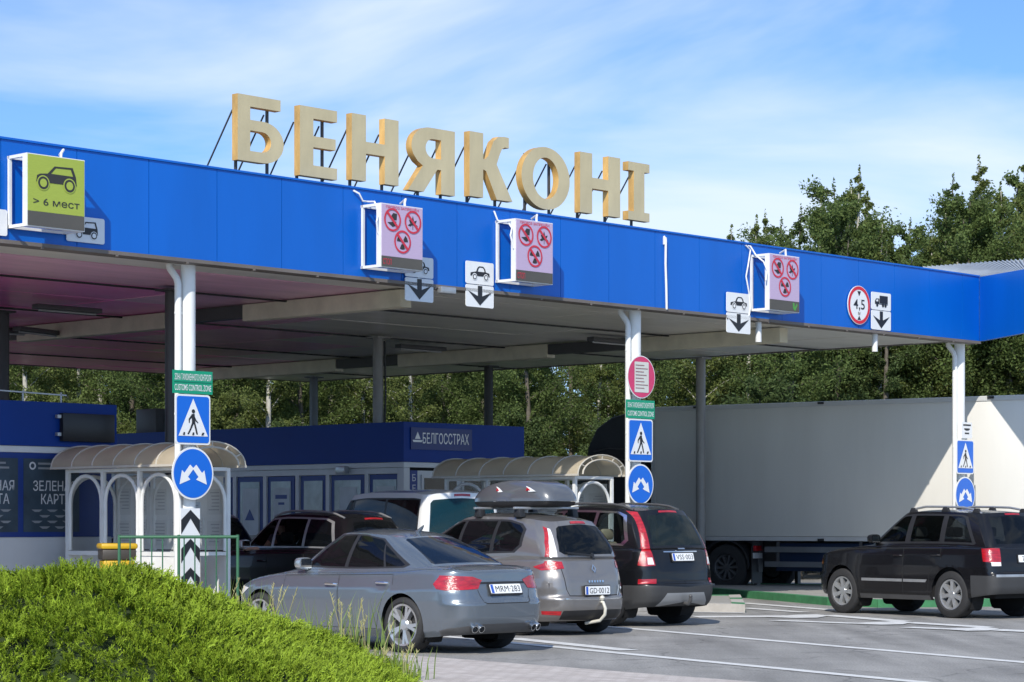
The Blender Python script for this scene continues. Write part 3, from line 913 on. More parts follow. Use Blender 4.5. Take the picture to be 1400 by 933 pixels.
# ------------------------------------------------------------------ lane plates
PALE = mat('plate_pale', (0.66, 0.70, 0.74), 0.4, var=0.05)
def lane_pair(label, u0, u1, vt, vm, vb, kind, m_=SIGNWHITE):
    k = -0.34
    t0, t1, tm = t_at(u0, k), t_at(u1, k), t_at((u0 + u1) / 2, k)
    zt_, zm, zb_ = z_at(vt, tm, k), z_at(vm, tm, k), z_at(vb, tm, k)
    W_, H_, M_ = t1 - t0, zt_ - zb_, zm - zb_
    root = thing('lane_sign', label, 'lane sign', C(t0, k, zb_), EA, 'lane plates under the fascia')
    up = MB(); plate(up, 0, W_, M_ + 0.008, H_, 0, 0.012, 0.03); pu = up.build('vehicle_plate', m_, root, smooth=0)
    lo = MB(); plate(lo, 0, W_, 0, M_ - 0.004, 0, 0.012, 0.03); pl_ = lo.build('arrow_plate', m_, root, smooth=0)
    a = MB()
    if kind == 'car':
        icon_car_front(a, W_ / 2, M_ + (H_ - M_) * 0.5, W_ * 0.70, (H_ - M_) * 0.62, -0.004)
    else:
        icon_truck(a, W_ / 2, M_ + (H_ - M_) * 0.52, W_ * 0.66, (H_ - M_) * 0.62, -0.004)
    a.build('symbol', [SIGNBLACK, m_], pu, smooth=0)
    b = MB(); cx = W_ / 2
    b.flat([(cx, M_ * 0.08), (W_ * 0.93, M_ * 0.72), (cx + W_ * 0.08, M_ * 0.50), (cx + W_ * 0.08, M_ * 0.96), (cx - W_ * 0.08, M_ * 0.96), (cx - W_ * 0.08, M_ * 0.50), (W_ * 0.07, M_ * 0.72)], -0.004)
    b.build('symbol', SIGNBLACK, pl_, smooth=0)
    st = MB(); st.bar((W_ * 0.5, 0.03, 0.06), (W_ * 0.5, 0.03, H_ - 0.05), 0.04)
    st.build('bracket', STEEL, root, smooth=0)
    return root
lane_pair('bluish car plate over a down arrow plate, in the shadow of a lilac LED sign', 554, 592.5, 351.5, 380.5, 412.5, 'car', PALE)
lane_pair('white car plate over a down arrow plate, between two lilac LED signs', 637, 675, 358.5, 390, 420.5, 'car')
lane_pair('white car plate over a down arrow plate, left of the sign with the green arrow', 993.5, 1026, 401, 428.5, 456, 'car')
lane_pair('white truck plate over a down arrow plate, beside the 4,5 m height limit', 1191.5, 1218, 400.5, 425, 451.5, 'truck')
# a car plate half hidden by the lime box, and one cut by the left edge
def single_plate(name, label, u0, u1, vt, vb, icon):
    k = -0.33
    t0, t1, tm = t_at(u0, k), t_at(u1, k), t_at((u0 + u1) / 2, k)
    z1, z0 = z_at(vt, tm, k), z_at(vb, tm, k)
    W_, H_ = t1 - t0, z1 - z0
    r_ = thing(name, label, 'lane sign', C(t0, k, z0), EA, 'lane plates under the fascia')
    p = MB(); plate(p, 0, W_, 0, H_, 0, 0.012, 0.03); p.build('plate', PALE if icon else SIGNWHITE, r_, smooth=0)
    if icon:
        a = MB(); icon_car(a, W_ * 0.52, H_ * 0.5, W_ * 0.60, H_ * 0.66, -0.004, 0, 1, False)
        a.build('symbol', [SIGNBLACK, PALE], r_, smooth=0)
    s = MB(); s.bar((W_ / 2, 0.022, 0.05), (W_ / 2, 0.022, H_ - 0.05), 0.018); s.build('bracket', STEEL, r_, smooth=0)
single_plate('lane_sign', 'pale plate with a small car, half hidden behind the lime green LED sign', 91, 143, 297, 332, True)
single_plate('lane_sign', 'plain white plate cut by the left edge of the photograph', -32, 10, 285, 321, False)
# height limit
k = -0.335
tm = t_at(1174.5, k); zc = z_at(417.5, tm, k); rr = 26.5 / F * C(tm, k).y
hl = thing('height_limit_sign', 'round red ringed height limit sign reading 4,5 m on the fascia', 'road sign', C(tm, k, zc), EA)
d_ = MB(); d_.prism(circle(0, 0, rr, 44), 0, 0.012); d_.build('plate', SIGNWHITE, hl, smooth=0)
d_ = MB(); d_.flat(circle(0, 0, rr * 0.97, 44), -0.004, [circle(0, 0, rr * 0.80, 44)]); d_.build('red_ring', SIGNRED, hl, smooth=0)
d_ = MB(); d_.text('4,5', 0, rr * 0.06, rr * 0.52, -0.004, w=rr * 1.0, bold=0.006); d_.text('м', 0, -rr * 0.40, rr * 0.22, -0.004)
d_.flat([(-rr * 0.16, rr * 0.72), (rr * 0.16, rr * 0.72), (0, rr * 0.46)], -0.004); d_.flat([(-rr * 0.16, -rr * 0.76), (0, -rr * 0.54), (rr * 0.16, -rr * 0.76)], -0.004)
d_.build('lettering', SIGNBLACK, hl, smooth=0)
d_ = MB(); d_.box(-0.03, 0.03, 0.013, 0.034, -rr * 0.7, rr * 0.7); d_.build('bracket', STEEL, hl, smooth=0)
# short posts hanging from the soffit
for u, v0, v1, lab in ((1037, 436, 468, 'short white post hanging from the fascia beside the car lane plate'), (1196, 453, 481, 'short white post hanging under the truck lane plate')):
    tt = t_at(u, -0.2)
    o = MB().tube([C(tt, -0.2, z_at(v0, tt, -0.2)), C(tt, -0.2, z_at(v1, tt, -0.2))], 0.055, 14).build('hanging_post', WHITE)
    tag(o, lab, 'post', 'short hanging posts')
# small lamp at the soffit edge near the first plates
lp = MB(); lp.box(-0.16, 0.16, -0.05, 0.05, -0.05, 0.05); o = lp.build('soffit_lamp', STEEL, None, bevel=0.012, loc=C(t_at(607, -0.3), -0.36, 5.06), rotz=EA)
tag(o, 'small grey lamp on the fascia edge between the two left car lane plates', 'lamp')

# ------------------------------------------------------------------ signs on the columns
def sq_sign(label, t, z0, z1, w, off=-0.05):
    root = thing('pedestrian_crossing_sign', label, 'road sign', C(t + off, -0.17, z0), EA, 'pedestrian crossing signs')
    H_ = z1 - z0; x0 = -w / 2
    p = MB(); plate(p, x0, -x0, 0, H_, 0, 0.012, 0.05); p.build('plate', SIGNWHITE, root, smooth=0)
    b = MB(); b.flat(rrect(x0 + 0.025, -x0 - 0.025, 0.025, H_ - 0.025, 0.04), -0.004); b.build('blue_field', SIGNBLUE, root, smooth=0)
    tr_ = MB(); tr_.flat([(-w * 0.42, H_ * 0.17), (w * 0.42, H_ * 0.17), (0, H_ * 0.92)], -0.008); tr_.build('white_triangle', SIGNWHITE, root, smooth=0)
    m_ = MB(); s = H_; z = H_ * 0.19; y = -0.012
    g = lambda pts: [(p_[0] * s, z + p_[1] * s) for p_ in pts]
    m_.flat(circle(-0.0 * s, z + 0.475 * s, 0.042 * s, 18), y)
    m_.flat(g([(-0.045, 0.42), (0.03, 0.425), (0.045, 0.25), (-0.035, 0.24)]), y)
    m_.flat(g([(-0.035, 0.42), (-0.12, 0.32), (-0.115, 0.24), (-0.095, 0.24), (-0.09, 0.305), (-0.03, 0.36)]), y)
    m_.flat(g([(0.02, 0.40), (0.075, 0.30), (0.125, 0.255), (0.112, 0.238), (0.05, 0.28), (0.01, 0.34)]), y)
    m_.flat(g([(-0.035, 0.25), (0.02, 0.25), (-0.045, 0.13), (-0.115, 0.015), (-0.155, 0.015), (-0.085, 0.13)]), y)
    m_.flat(g([(0.0, 0.26), (0.045, 0.25), (0.085, 0.13), (0.115, 0.015), (0.075, 0.015), (0.045, 0.12)]), y)
    for a in (-0.27, -0.035, 0.2):
        m_.flat(g([(a, 0.0), (a + 0.05, 0.0), (a + 0.08, 0.055), (a + 0.03, 0.055)] if a > 0 else [(a, 0.0), (a + 0.05, 0.0), (a + 0.055, 0.055), (a + 0.02, 0.055)]), y - 0.002)
    m_.build('walking_figure', SIGNBLACK, root, smooth=0)
    k_ = MB(); k_.box(-0.12, 0.12, 0.0125, 0.06, H_ * 0.25, H_ * 0.3); k_.box(-0.12, 0.12, 0.0125, 0.06, H_ * 0.7, H_ * 0.75); k_.build('bracket', STEEL, root, smooth=0)
def round_sign(label, t, z0, z1, off=-0.05):
    r = (z1 - z0) / 2
    root = thing('keep_either_side_sign', label, 'road sign', C(t + off, -0.17, (z0 + z1) / 2), EA, 'round two arrow signs')
    p = MB(); p.prism(circle(0, 0, r, 48), 0, 0.012); p.build('plate', SIGNWHITE, root, smooth=0)
    b = MB(); b.flat(circle(0, 0, r * 0.93, 48), -0.004); b.build('blue_field', SIGNBLUE, root, smooth=0)
    a = MB()
    for sgn in (-1, 1):
        A = Vector((0.06 * sgn, 0.26)); D = Vector((0.66 * sgn, -0.42)); d = (D - A).normalized(); n_ = Vector((-d.y, d.x))
        hb = A + d * 0.42
        pts = [A + n_ * 0.115, hb + n_ * 0.115, hb + n_ * 0.27, D, hb - n_ * 0.27, hb - n_ * 0.115, A - n_ * 0.115]
        a.flat([(q.x * r, q.y * r) for q in pts], -0.008 - 0.001 * sgn)
    a.build('white_arrows', SIGNWHITE, root, smooth=0)
    k_ = MB(); k_.box(-0.12, 0.12, 0.0125, 0.06, r * 0.35, r * 0.45); k_.box(-0.12, 0.12, 0.0125, 0.06, -r * 0.45, -r * 0.35); k_.build('bracket', STEEL, root, smooth=0)
def zone_sign(label, t, z0, z1, w, off=-0.05):
    root = thing('customs_zone_sign', label, 'sign', C(t + off, -0.17, z0), EA, 'green customs zone plates')
    H_ = z1 - z0
    p = MB(); p.box(-w / 2, w / 2, 0, 0.012, 0, H_); p.build('plate', SIGNGREEN, root, smooth=0)
    l = MB(); l.text('ЗОНА ТАМОЖЕННОГО КОНТРОЛЯ', 0, H_ * 0.72, H_ * 0.27, -0.004, w=w * 0.92, bold=0.006)
    l.text('CUSTOMS CONTROL ZONE', 0, H_ * 0.27, H_ * 0.27, -0.004, w=w * 0.92, bold=0.006)
    l.build('lettering', SIGNWHITE, root, smooth=0)
    s = MB(); s.box(-w * 0.47, w * 0.47, -0.004, -0.001, H_ * 0.485, H_ * 0.51); s.build('dividing_line', mat('sign_green_dark', (0, 0.14, 0.08), 0.5), root, smooth=0)
    k_ = MB(); k_.box(-0.12, 0.12, 0.0125, 0.06, H_ * 0.4, H_ * 0.6); k_.build('bracket', STEEL, root, smooth=0)
ts_ = (0.0, 9.62, 19.68)
zone_sign('green customs control zone plate on the left front column', ts_[0], 3.29, 3.61, 0.70)
sq_sign('blue pedestrian crossing sign on the left front column under the green plate', ts_[0], 2.585, 3.28, 0.62)
round_sign('round blue two arrow sign above the black and white chevron plate', ts_[0], 1.82, 2.55)
zone_sign('green customs control zone plate under the round pink notice', ts_[1], 3.26, 3.57, 0.74, -0.05)
sq_sign('blue pedestrian crossing sign on the middle front column', ts_[1], 2.53, 3.25, 0.64, -0.05)
round_sign('round blue two arrow sign behind the black SUV with tall red tail lights', ts_[1], 1.81, 2.49, -0.05)
sq_sign('small blue pedestrian crossing sign on the column before the white trailer', ts_[2], 2.475, 3.16, 0.63, -0.06)
round_sign('round blue two arrow sign just above the roof rails of the rightmost SUV', ts_[2], 1.70, 2.42, -0.06)
nz = thing('information_plate', 'small white text plate above the pedestrian sign before the trailer', 'sign', C(ts_[2] - 0.0, -0.17, 3.19), EA)
MB().box(-0.19, 0.19, 0, 0.012, 0, 0.32).build('plate', SIGNWHITE, nz, smooth=0)
l = MB()
for z_, wd in ((0.25, 0.28), (0.17, 0.20), (0.155, 0.12), (0.085, 0.16)):
    l.flat([(-wd / 2, z_), (wd / 2, z_), (wd / 2, z_ + 0.03), (-wd / 2, z_ + 0.03)], -0.004 - z_ * 0.002)
l.build('lettering', SIGNBLACK, nz, smooth=0)
# round pink notice
rn = thing('round_notice', 'round pink red sign with a white text panel on the middle front column', 'road sign', C(ts_[1] - 0.03, -0.17, 3.96), EA)
p = MB(); p.prism(circle(0, 0, 0.36, 48), 0, 0.012); p.build('plate', SIGNWHITE, rn, smooth=0)
p = MB(); p.flat(circle(0, 0, 0.345, 48), -0.004); p.build('red_field', mat('faded_sign_red', (0.60, 0.045, 0.14), 0.45, var=0.08), rn, smooth=0)
p = MB(); p.flat(rrect(-0.185, 0.185, -0.26, 0.255, 0.02), -0.008); p.build('text_panel', mat('paper_grey', (0.62, 0.62, 0.57), 0.6, var=0.08), rn, smooth=0)
l = MB()
random.seed(8)
for i in range(8):
    wd = random.uniform(0.2, 0.32); z_ = 0.19 - i * 0.055
    l.flat([(-0.16, z_), (-0.16 + wd, z_), (-0.16 + wd, z_ + 0.014), (-0.16, z_ + 0.014)], -0.012)
l.build('lettering', mat('notice_ink', (0.30, 0.16, 0.16), 0.6), rn, smooth=0)
k_ = MB(); k_.box(-0.12, 0.12, 0.0125, 0.06, -0.05, 0.05); k_.build('bracket', STEEL, rn, smooth=0)
# chevron plate
cv = thing('chevron_plate', 'tall white hazard plate with black upward chevrons at the left front column', 'road sign', C(-0.11, -0.19, 0.20), EA)
p = MB(); p.box(-0.17, 0.17, 0, 0.015, 0, 1.50); p.build('plate', SIGNWHITE, cv, smooth=0)
l = MB()
for i in range(4):
    z_ = 1.46 - i * 0.40
    pts = [(-0.165, z_ - 0.32), (0, z_ - 0.08 - 0.02), (0.165, z_ - 0.32), (0.165, z_ - 0.12), (0, z_ + 0.02), (-0.165, z_ - 0.12)]
    pts = [(a, max(0.005, b)) for a, b in pts]
    l.flat(pts, -0.004)
l.build('black_chevrons', SIGNBLACK, cv, smooth=0)
k_ = MB(); k_.box(-0.1, 0.1, 0.016, 0.075, 0.3, 0.36); k_.box(-0.1, 0.1, 0.016, 0.075, 1.1, 1.16); k_.build('bracket', STEEL, cv, smooth=0)
# ================================================================== kiosks
KBLUE = mat('kiosk_blue', (0.001, 0.036, 0.235), 0.5, var=0.06, vs=0.8, spec=0.25)
KBLUE_D = mat('kiosk_frame_blue', (0.006, 0.035, 0.21), 0.45, var=0.06)
KWHITE = mat('kiosk_white_panel', (0.58, 0.59, 0.60), 0.5, var=0.06, vs=1)
KTRIM = mat('kiosk_light_trim', (0.64, 0.65, 0.65), 0.5, var=0.06)
KGLASS = glass_mat('kiosk_glass', (0.45, 0.5, 0.5), (0.05, 0.06, 0.065), 0.45)
POSTER = mat('poster_dark', (0.035, 0.06, 0.085), 0.35, var=0.35, vs=2.2)
POSTERTXT = mat('poster_text', (0.60, 0.62, 0.64), 0.5)
POSTERTXT2 = mat('poster_small_text', (0.26, 0.28, 0.30), 0.5)
PAPER = mat('paper', (0.66, 0.67, 0.66), 0.6, var=0.06)
PAPERINK = mat('paper_ink', (0.42, 0.43, 0.45), 0.6)
INSIDE = mat('dark_interior', (0.03, 0.032, 0.035), 0.8, var=0.2)

# -------- left kiosk: right end at u=150; local x along the front, x<0 to the left
kl_loc = at_u(152, 36.4)
kl = thing('kiosk', 'blue topped insurance kiosk with poster windows at the left edge of the photograph', 'kiosk', kl_loc, EA)
W_ = 5.2
b = MB(); b.box(-W_, 0, 0, 3.0, 0.0, 1.28); b.box(-W_, 0, 0.02, 3.0, 1.28, 2.62, 0); b.build('wall', KWHITE, kl, smooth=0)
b = MB(); b.box(-W_ - 0.06, 0.06, -0.06, 3.06, 2.66, 3.33); b.build('roof_band', KBLUE, kl, smooth=0)
b = MB(); b.box(-W_ - 0.02, 0.02, -0.025, 3.02, 2.56, 2.655); b.build('light_trim', KTRIM, kl, smooth=0)
b = MB(); b.box(-W_, -0.002, -0.012, 0.018, 1.285, 2.555); b.build('window_surround', KBLUE_D, kl, smooth=0)
b = MB(); b.box(-W_ - 0.03, 0.03, -0.04, 0, 0.0, 0.12); b.build('plinth', DKGREY, kl, smooth=0)
for i, x1 in enumerate((-0.62, -1.74, -2.86, -3.98)):
    x0 = x1 - 1.02
    p = MB(); p.box(x0, x1, -0.02, -0.0125, 1.36, 2.47); po = p.build('poster', POSTER, kl, smooth=0)
    if i < 3:
        t_ = MB()
        t_.text('ЗЕЛЕНАЯ', (x0 + x1) / 2 + 0.05, 2.06, 0.15, -0.024, w=0.78, bold=0.006); t_.text('КАРТА', (x0 + x1) / 2 + 0.08, 1.86, 0.15, -0.024, w=0.55, bold=0.006)
        t_.flat(circle(x0 + 0.16, 2.36, 0.06, 20), -0.024, [circle(x0 + 0.16, 2.36, 0.035, 20)])
        t_.build('lettering', POSTERTXT, po, smooth=0)
        t_ = MB()
        t_.flat([(x0 + 0.26, 2.38), (x0 + 0.80, 2.38), (x0 + 0.80, 2.41), (x0 + 0.26, 2.41)], -0.024)
        t_.flat([(x0 + 0.26, 2.31), (x0 + 0.86, 2.31), (x0 + 0.86, 2.34), (x0 + 0.26, 2.34)], -0.024)
        for r_ in range(4):
            for c_ in range(3 if r_ % 2 == 0 else 2):
                xa = x0 + 0.14 + c_ * 0.28 + (0.14 if r_ % 2 else 0)
                zz = 1.70 - r_ * 0.085
                t_.flat([(xa, zz), (xa + 0.2, zz), (xa + 0.14, zz - 0.035), (xa + 0.06, zz - 0.035)], -0.024)
        t_.build('small_print', POSTERTXT2, po, smooth=0)
d_ = MB(); d_.box(-1.02, -0.05, -0.16, -0.065, 2.74, 3.17); d_.build('display_board', mat('display_black', (0.012, 0.012, 0.013), 0.35), kl, bevel=0.008)
d_ = MB()
for z in (2.82, 3.09): d_.box(-1.10, -1.03, -0.13, -0.065, z, z + 0.05)
d_.build('display_bracket', STEEL, kl, smooth=0)
rr_ = MB()
for x in (-2.3, -1.5, -0.8): rr_.bar((x, 0.2, 3.335), (x, 0.2, 3.50), 0.02)
rr_.bar((-2.4, 0.2, 3.50), (-0.7, 0.2, 3.46), 0.02); rr_.build('roof_rail', STEEL, kl, smooth=0)

# -------- middle kiosk: near corner at u=551
km_loc = at_u(552, 44.5)
km = thing('kiosk', 'blue insurance kiosk with БЕЛГОССТРАХ lettering behind the white van', 'kiosk', km_loc, EA)
WF, LF, HK = 3.25, 11.0, 3.42
b = MB()
b.box(0.25, WF - 0.05, 0.25, LF, 0, 2.72); b.build('wall', INSIDE, km, smooth=0)
b = MB(); b.box(-0.05, WF + 0.05, -0.05, LF + 0.05, 2.66, HK); b.build('roof_band', KBLUE, km, smooth=0)
b = MB(); b.box(-0.02, WF, -0.02, LF, 2.56, 2.655); b.build('light_trim', KTRIM, km, smooth=0)
# front wall: white panels either side of windows
b = MB(); b.box(0.0, 0.16, 0.0, 0.18, 0, 2.555); b.box(0.36, WF, 0.0, 0.14, 0, 0.9); b.box(WF - 0.14, WF, 0.0, 0.14, 0.9, 2.555); b.box(0.36, WF - 0.14, 0.05, 0.14, 0.9, 2.50)
b.build('front_panel', KWHITE, km, smooth=0)
b = MB(); b.box(0.165, 0.355, -0.01, 0.12, 0, 2.5); po = b.build('sign_strip', KBLUE_D, km, smooth=0)
t_ = MB()
for i, ch in enumerate('БЕЛГОС'):
    t_.text(ch, 0.26, 2.36 - i * 0.2, 0.13, -0.014, bold=0.006)
t_.build('lettering', POSTERTXT, po, smooth=0)
for x0, x1 in ((0.50, 1.5), (1.6, 2.9)):
    w_ = MB(); w_.box(x0, x1, 0.015, 0.048, 1.0, 2.42); fr = w_.build('window', KWHITE, km, smooth=0)
    w_ = MB(); w_.box(x0 + 0.06, x1 - 0.06, 0.008, 0.0145, 1.06, 2.36); w_.build('pane', KGLASS, fr, smooth=0)
# long left side: bays of blue doors and windows with papers
bays = [('w', 0.15, 1.0), ('p', 1.15, 2.1), ('d', 2.25, 3.0), ('w', 3.2, 4.0), ('p', 4.15, 4.95), ('d', 5.05, 5.75), ('w', 5.95, 6.9), ('p', 7.0, 7.9), ('w', 8.1, 9.2), ('d', 9.3, 10.2)]
b = MB(); b.box(0.03, 0.24, 0.18, LF, 0, 0.30); b.box(0.03, 0.24, 0.18, LF, 2.44, 2.555)
for y in (1.02, 2.14, 3.04, 4.02, 4.97, 5.80, 6.92, 7.95, 9.22, 10.25): b.box(0.03, 0.24, y, y + 0.10, 0.30, 2.44)
b.build('side_frame', KTRIM, km, smooth=0)
for kd, y0, y1 in bays:
    f_ = MB(); f_.box(0.06, 0.22, y0, y1, 0.31, 2.43)
    fr = f_.build('door' if kd == 'd' else 'window', KBLUE_D, km, smooth=0)
    g_ = MB(); g_.box(0.045, 0.0595, y0 + 0.10, y1 - 0.10, 1.0 if kd != 'd' else 0.6, 2.33)
    g_.build('pane', mat('bay_glass', (0.28, 0.31, 0.32), 0.06, var=0.45, vs=1.3), fr, smooth=0)
    if kd != 'd':
        q = MB(); ym = (y0 + y1) / 2
        q.box(0.038, 0.0445, ym - 0.27, ym + 0.22, 1.25, 2.2, 0)
        if kd == 'w': q.box(0.034, 0.0375, ym - 0.2, ym + 0.15, 1.98, 2.06, 1); q.box(0.034, 0.0375, ym - 0.12, ym + 0.06, 1.86, 1.91, 1)
        if kd == 'p':
            q.add([(0.033, ym - 0.16, 1.55), (0.033, ym + 0.14, 1.55), (0.033, ym - 0.01, 1.78)], [(0, 2, 1)], 1)
        q.build('notice', [mat('notice_pale', (0.52, 0.56, 0.57), 0.5, var=0.15, vs=2), KBLUE_D], fr, smooth=0)
# name board
nb = MB(); nb.box(0.12, 1.78, -0.075, -0.052, 2.90, 3.32); bo = nb.build('name_board', mat('name_board_blue', (0.006, 0.03, 0.17), 0.4), km, smooth=0)
t_ = MB(); t_.text('БЕЛГОССТРАХ', 1.06, 3.12, 0.20, -0.079, w=1.26, bold=0.006)
t_.flat([(0.18, 3.04), (0.40, 3.04), (0.43, 3.08), (0.16, 3.08)], -0.079); t_.flat([(0.22, 3.10), (0.37, 3.10), (0.295, 3.24)], -0.079)
t_.build('lettering', SIGNWHITE, bo, smooth=0)
lt = MB(); lt.box(-0.16, -0.03, 1.5, 1.75, 2.46, 2.60); lt.build('wall_lamp', STEEL, km, bevel=0.01)
ac = thing('roof_unit', 'dark ventilation unit on the kiosk roof behind the left front column', 'roof unit', km_loc + N * 8.2 + E * 0.5 + Vector((0, 0, HK)), EA)
MB().box(0, 0.9, 0, 0.7, 0, 0.55).build('casing', DKGREY, ac, bevel=0.02)
MB().lathe([(0.0, 0.0), (0.24, 0.0), (0.24, 0.03), (0.0, 0.03)], 20, 0, Matrix.Translation((0.45, -0.02, 0.28)) @ Matrix.Rotation(R(90), 4, 'X')).build('grille', BLACK, ac, smooth=0)

# ================================================================== arched shelters
ACRYL = mat('smoked_acrylic', (0.60, 0.52, 0.39), 0.35, var=0.14, vs=2)
_t = ACRYL.node_tree; _b = _t.nodes['Principled BSDF']; _tl = _t.nodes.new('ShaderNodeBsdfTranslucent'); _mx = _t.nodes.new('ShaderNodeMixShader')
_tl.inputs['Color'].default_value = (0.66, 0.57, 0.41, 1); _mx.inputs['Fac'].default_value = 0.4
_t.links.new(_b.outputs[0], _mx.inputs[1]); _t.links.new(_tl.outputs[0], _mx.inputs[2]); _t.links.new(_mx.outputs[0], _t.nodes['Material Output'].inputs['Surface'])
SHGLASS = glass_mat('shelter_glass', (0.95, 0.96, 0.96), (0.10, 0.11, 0.11), 0.97)
def shelter(label, loc, L_, W_, zr, nb_, seed, papers=True):
    """barrel roofed glazed shelter; local x across (near end at y=0), y along the lane"""
    s = thing('shelter', label, 'shelter', loc, EA, 'arched shelters on the islands')
    ze = zr - 0.36                       # eaves
    fr = MB()
    ys = [L_ * i / nb_ for i in range(nb_ + 1)]
    for y in ys:
        for x in (0, W_):
            fr.box(x - 0.03, x + 0.03, y - 0.03, y + 0.03, 0.12, ze)
    for x in (0, W_):
        fr.box(x - 0.025, x + 0.025, 0.03, L_ - 0.03, ze - 0.05, ze)
        fr.box(x - 0.022, x + 0.022, 0.03, L_ - 0.03, 1.02, 1.08)
        fr.box(x - 0.022, x + 0.022, 0.03, L_ - 0.03, 0.14, 0.20)
    for y in (0, L_):
        for z in (1.05, ze - 0.02): fr.box(0.03, W_ - 0.03, y - 0.022, y + 0.022, z - 0.025, z + 0.025)
    fr.build('frame', WHITE_METAL, s, smooth=0)
    # arched window surrounds
    ar = MB()
    def arch(pt, w_):
        wd = w_ - 0.10
        path = [pt(0.05, 1.09), pt(0.05, ze - 0.10 - wd / 2)] + [pt(0.05 + wd / 2 - wd / 2 * math.cos(R(a)), ze - 0.10 - wd / 2 + wd / 2 * math.sin(R(a))) for a in range(15, 180, 15)] + [pt(0.05 + wd, ze - 0.10 - wd / 2), pt(0.05 + wd, 1.09)]
        ar.tube(path, 0.028, 8)
    for i in range(nb_):
        y0, w_ = ys[i], ys[i + 1] - ys[i]
        for x in (0, W_):
            arch(lambda a, z, x=x, y0=y0: (x, y0 + a, z), w_)
    arch(lambda a, z: (a, 0, z), W_)
    arch(lambda a, z: (a, L_, z), W_)
    ar.build('window_arch', WHITE_METAL, s)
    # panels below, glass above
    lp = MB()
    for i in range(nb_):
        y0, y1 = ys[i] + 0.035, ys[i + 1] - 0.035
        for x in (0, W_):
            if not (x == 0 and i == nb_ - 1):
                lp.box(x - 0.008, x + 0.008, y0, y1, 0.205, 1.015)
    lp.box(0.035, W_ - 0.035, L_ - 0.008, L_ + 0.008, 0.14, 1.02)
    for i in range(nb_):
        lp.box(W_ - 0.004, W_ + 0.004, ys[i] + 0.10, ys[i] + (ys[i + 1] - ys[i]) * 0.93, 1.10, ze - 0.12)
    lp.build('lower_panel', WHITE, s, smooth=0)
    gl = MB()
    for i in range(nb_):
        y0, y1 = ys[i] + 0.035, ys[i + 1] - 0.035
        for x in (0, W_):
            gl.add([(x + 0.01, y0, 1.085), (x + 0.01, y1, 1.085), (x + 0.01, y1, ze - 0.055), (x + 0.01, y0, ze - 0.055)], [(3, 2, 1, 0)])
    for y in (0.0, L_): gl.add([(0.035, y, 1.08), (W_ - 0.035, y, 1.08), (W_ - 0.035, y, ze - 0.05), (0.035, y, ze - 0.05)], [(0, 1, 2, 3)])
    gl.build('glazing', SHGLASS, s, smooth=0)
    # barrel roof
    ov = 0.16; rx = W_ / 2 + ov
    rf = MB(); nn = 16
    ring = [(W_ / 2 - rx * math.cos(math.pi * i / nn), ze + 0.02 + (zr - ze - 0.02) * math.sin(math.pi * i / nn)) for i in range(nn + 1)]
    vs = [(x, y, z) for y in (-0.22, L_ + 0.22) for x, z in ring]
    rf.add(vs, [(i, i + 1, nn + 2 + i, nn + 1 + i) for i in range(nn)])
    rf.build('roof_sheet', ACRYL, s, smooth=60)
    rb = MB()
    nr = nb_ * 2 + 1
    for j in range(nr):
        y = -0.21 + (L_ + 0.42) * j / (nr - 1)
        rb.tube([(x, y, z + 0.008) for x, z in ring], 0.013, 6)
    for x in (ring[0], ring[-1]):
        rb.bar((x[0], -0.22, x[1]), (x[0], L_ + 0.22, x[1]), 0.035)
    rb.tube([(W_ / 2 - rx * 0.8 * math.cos(R(a)), -0.21, ze + 0.03 + (zr - ze) * 0.72 * math.sin(R(a))) for a in range(0, 181, 15)], 0.016, 6)
    for a in (30, 60, 90, 120, 150):
        rb.bar((W_ / 2 - rx * 0.8 * math.cos(R(a)), -0.21, ze + 0.03 + (zr - ze) * 0.72 * math.sin(R(a))), (W_ / 2 - rx * math.cos(R(a)), -0.21, ze + 0.02 + (zr - ze) * math.sin(R(a))), 0.016)
    rb.build('roof_rib', mat('rib_beige', (0.50, 0.47, 0.41), 0.45, var=0.08), s)
    if papers:
        random.seed(seed)
        pp = MB()
        for i in range(nb_):
            for j in range(2):
                y = ys[i] + 0.14 + j * (ys[i + 1] - ys[i]) * 0.46
                wd = (ys[i + 1] - ys[i]) * 0.36
                for z in (1.16, 1.62):
                    if random.random() < 0.85:
                        hh = random.uniform(0.36, 0.42)
                        pp.box(W_ - 0.014, W_ - 0.006, y, y + wd, z, z + hh, 0)
                        for r_ in range(6):
                            pp.box(W_ - 0.0165, W_ - 0.0145, y + 0.03, y + wd * random.uniform(0.6, 0.9), z + hh - 0.06 - r_ * 0.05, z + hh - 0.045 - r_ * 0.05, 1)
        pp.box(0.16, 0.42, 0.006, 0.012, 1.42, 1.80, 0)
        for r_ in range(6): pp.box(0.19, 0.38, 0.0035, 0.0055, 1.74 - r_ * 0.05, 1.755 - r_ * 0.05, 1)
        pp.build('notice', [PAPER, PAPERINK], s, smooth=0)
    be = MB(); be.box(0.30, W_ - 0.06, L_ * 0.3, L_ * 0.9, 0.50, 0.54); be.box(0.5, 0.56, L_ * 0.4, L_ * 0.43, 0.12, 0.5); be.box(0.5, 0.56, L_ * 0.8, L_ * 0.83, 0.12, 0.5)
    be.build('bench', KTRIM, s, smooth=0)
    return s
shelter('white framed shelter with a smoked arched roof behind the left front column', at_u(243, 33.45), 2.62, 0.92, 2.66, 3, 4)
shelter('white framed shelter with an arched roof behind the grey roof box', at_u(786, 40.15), 3.1, 0.95, 2.66, 3, 9)

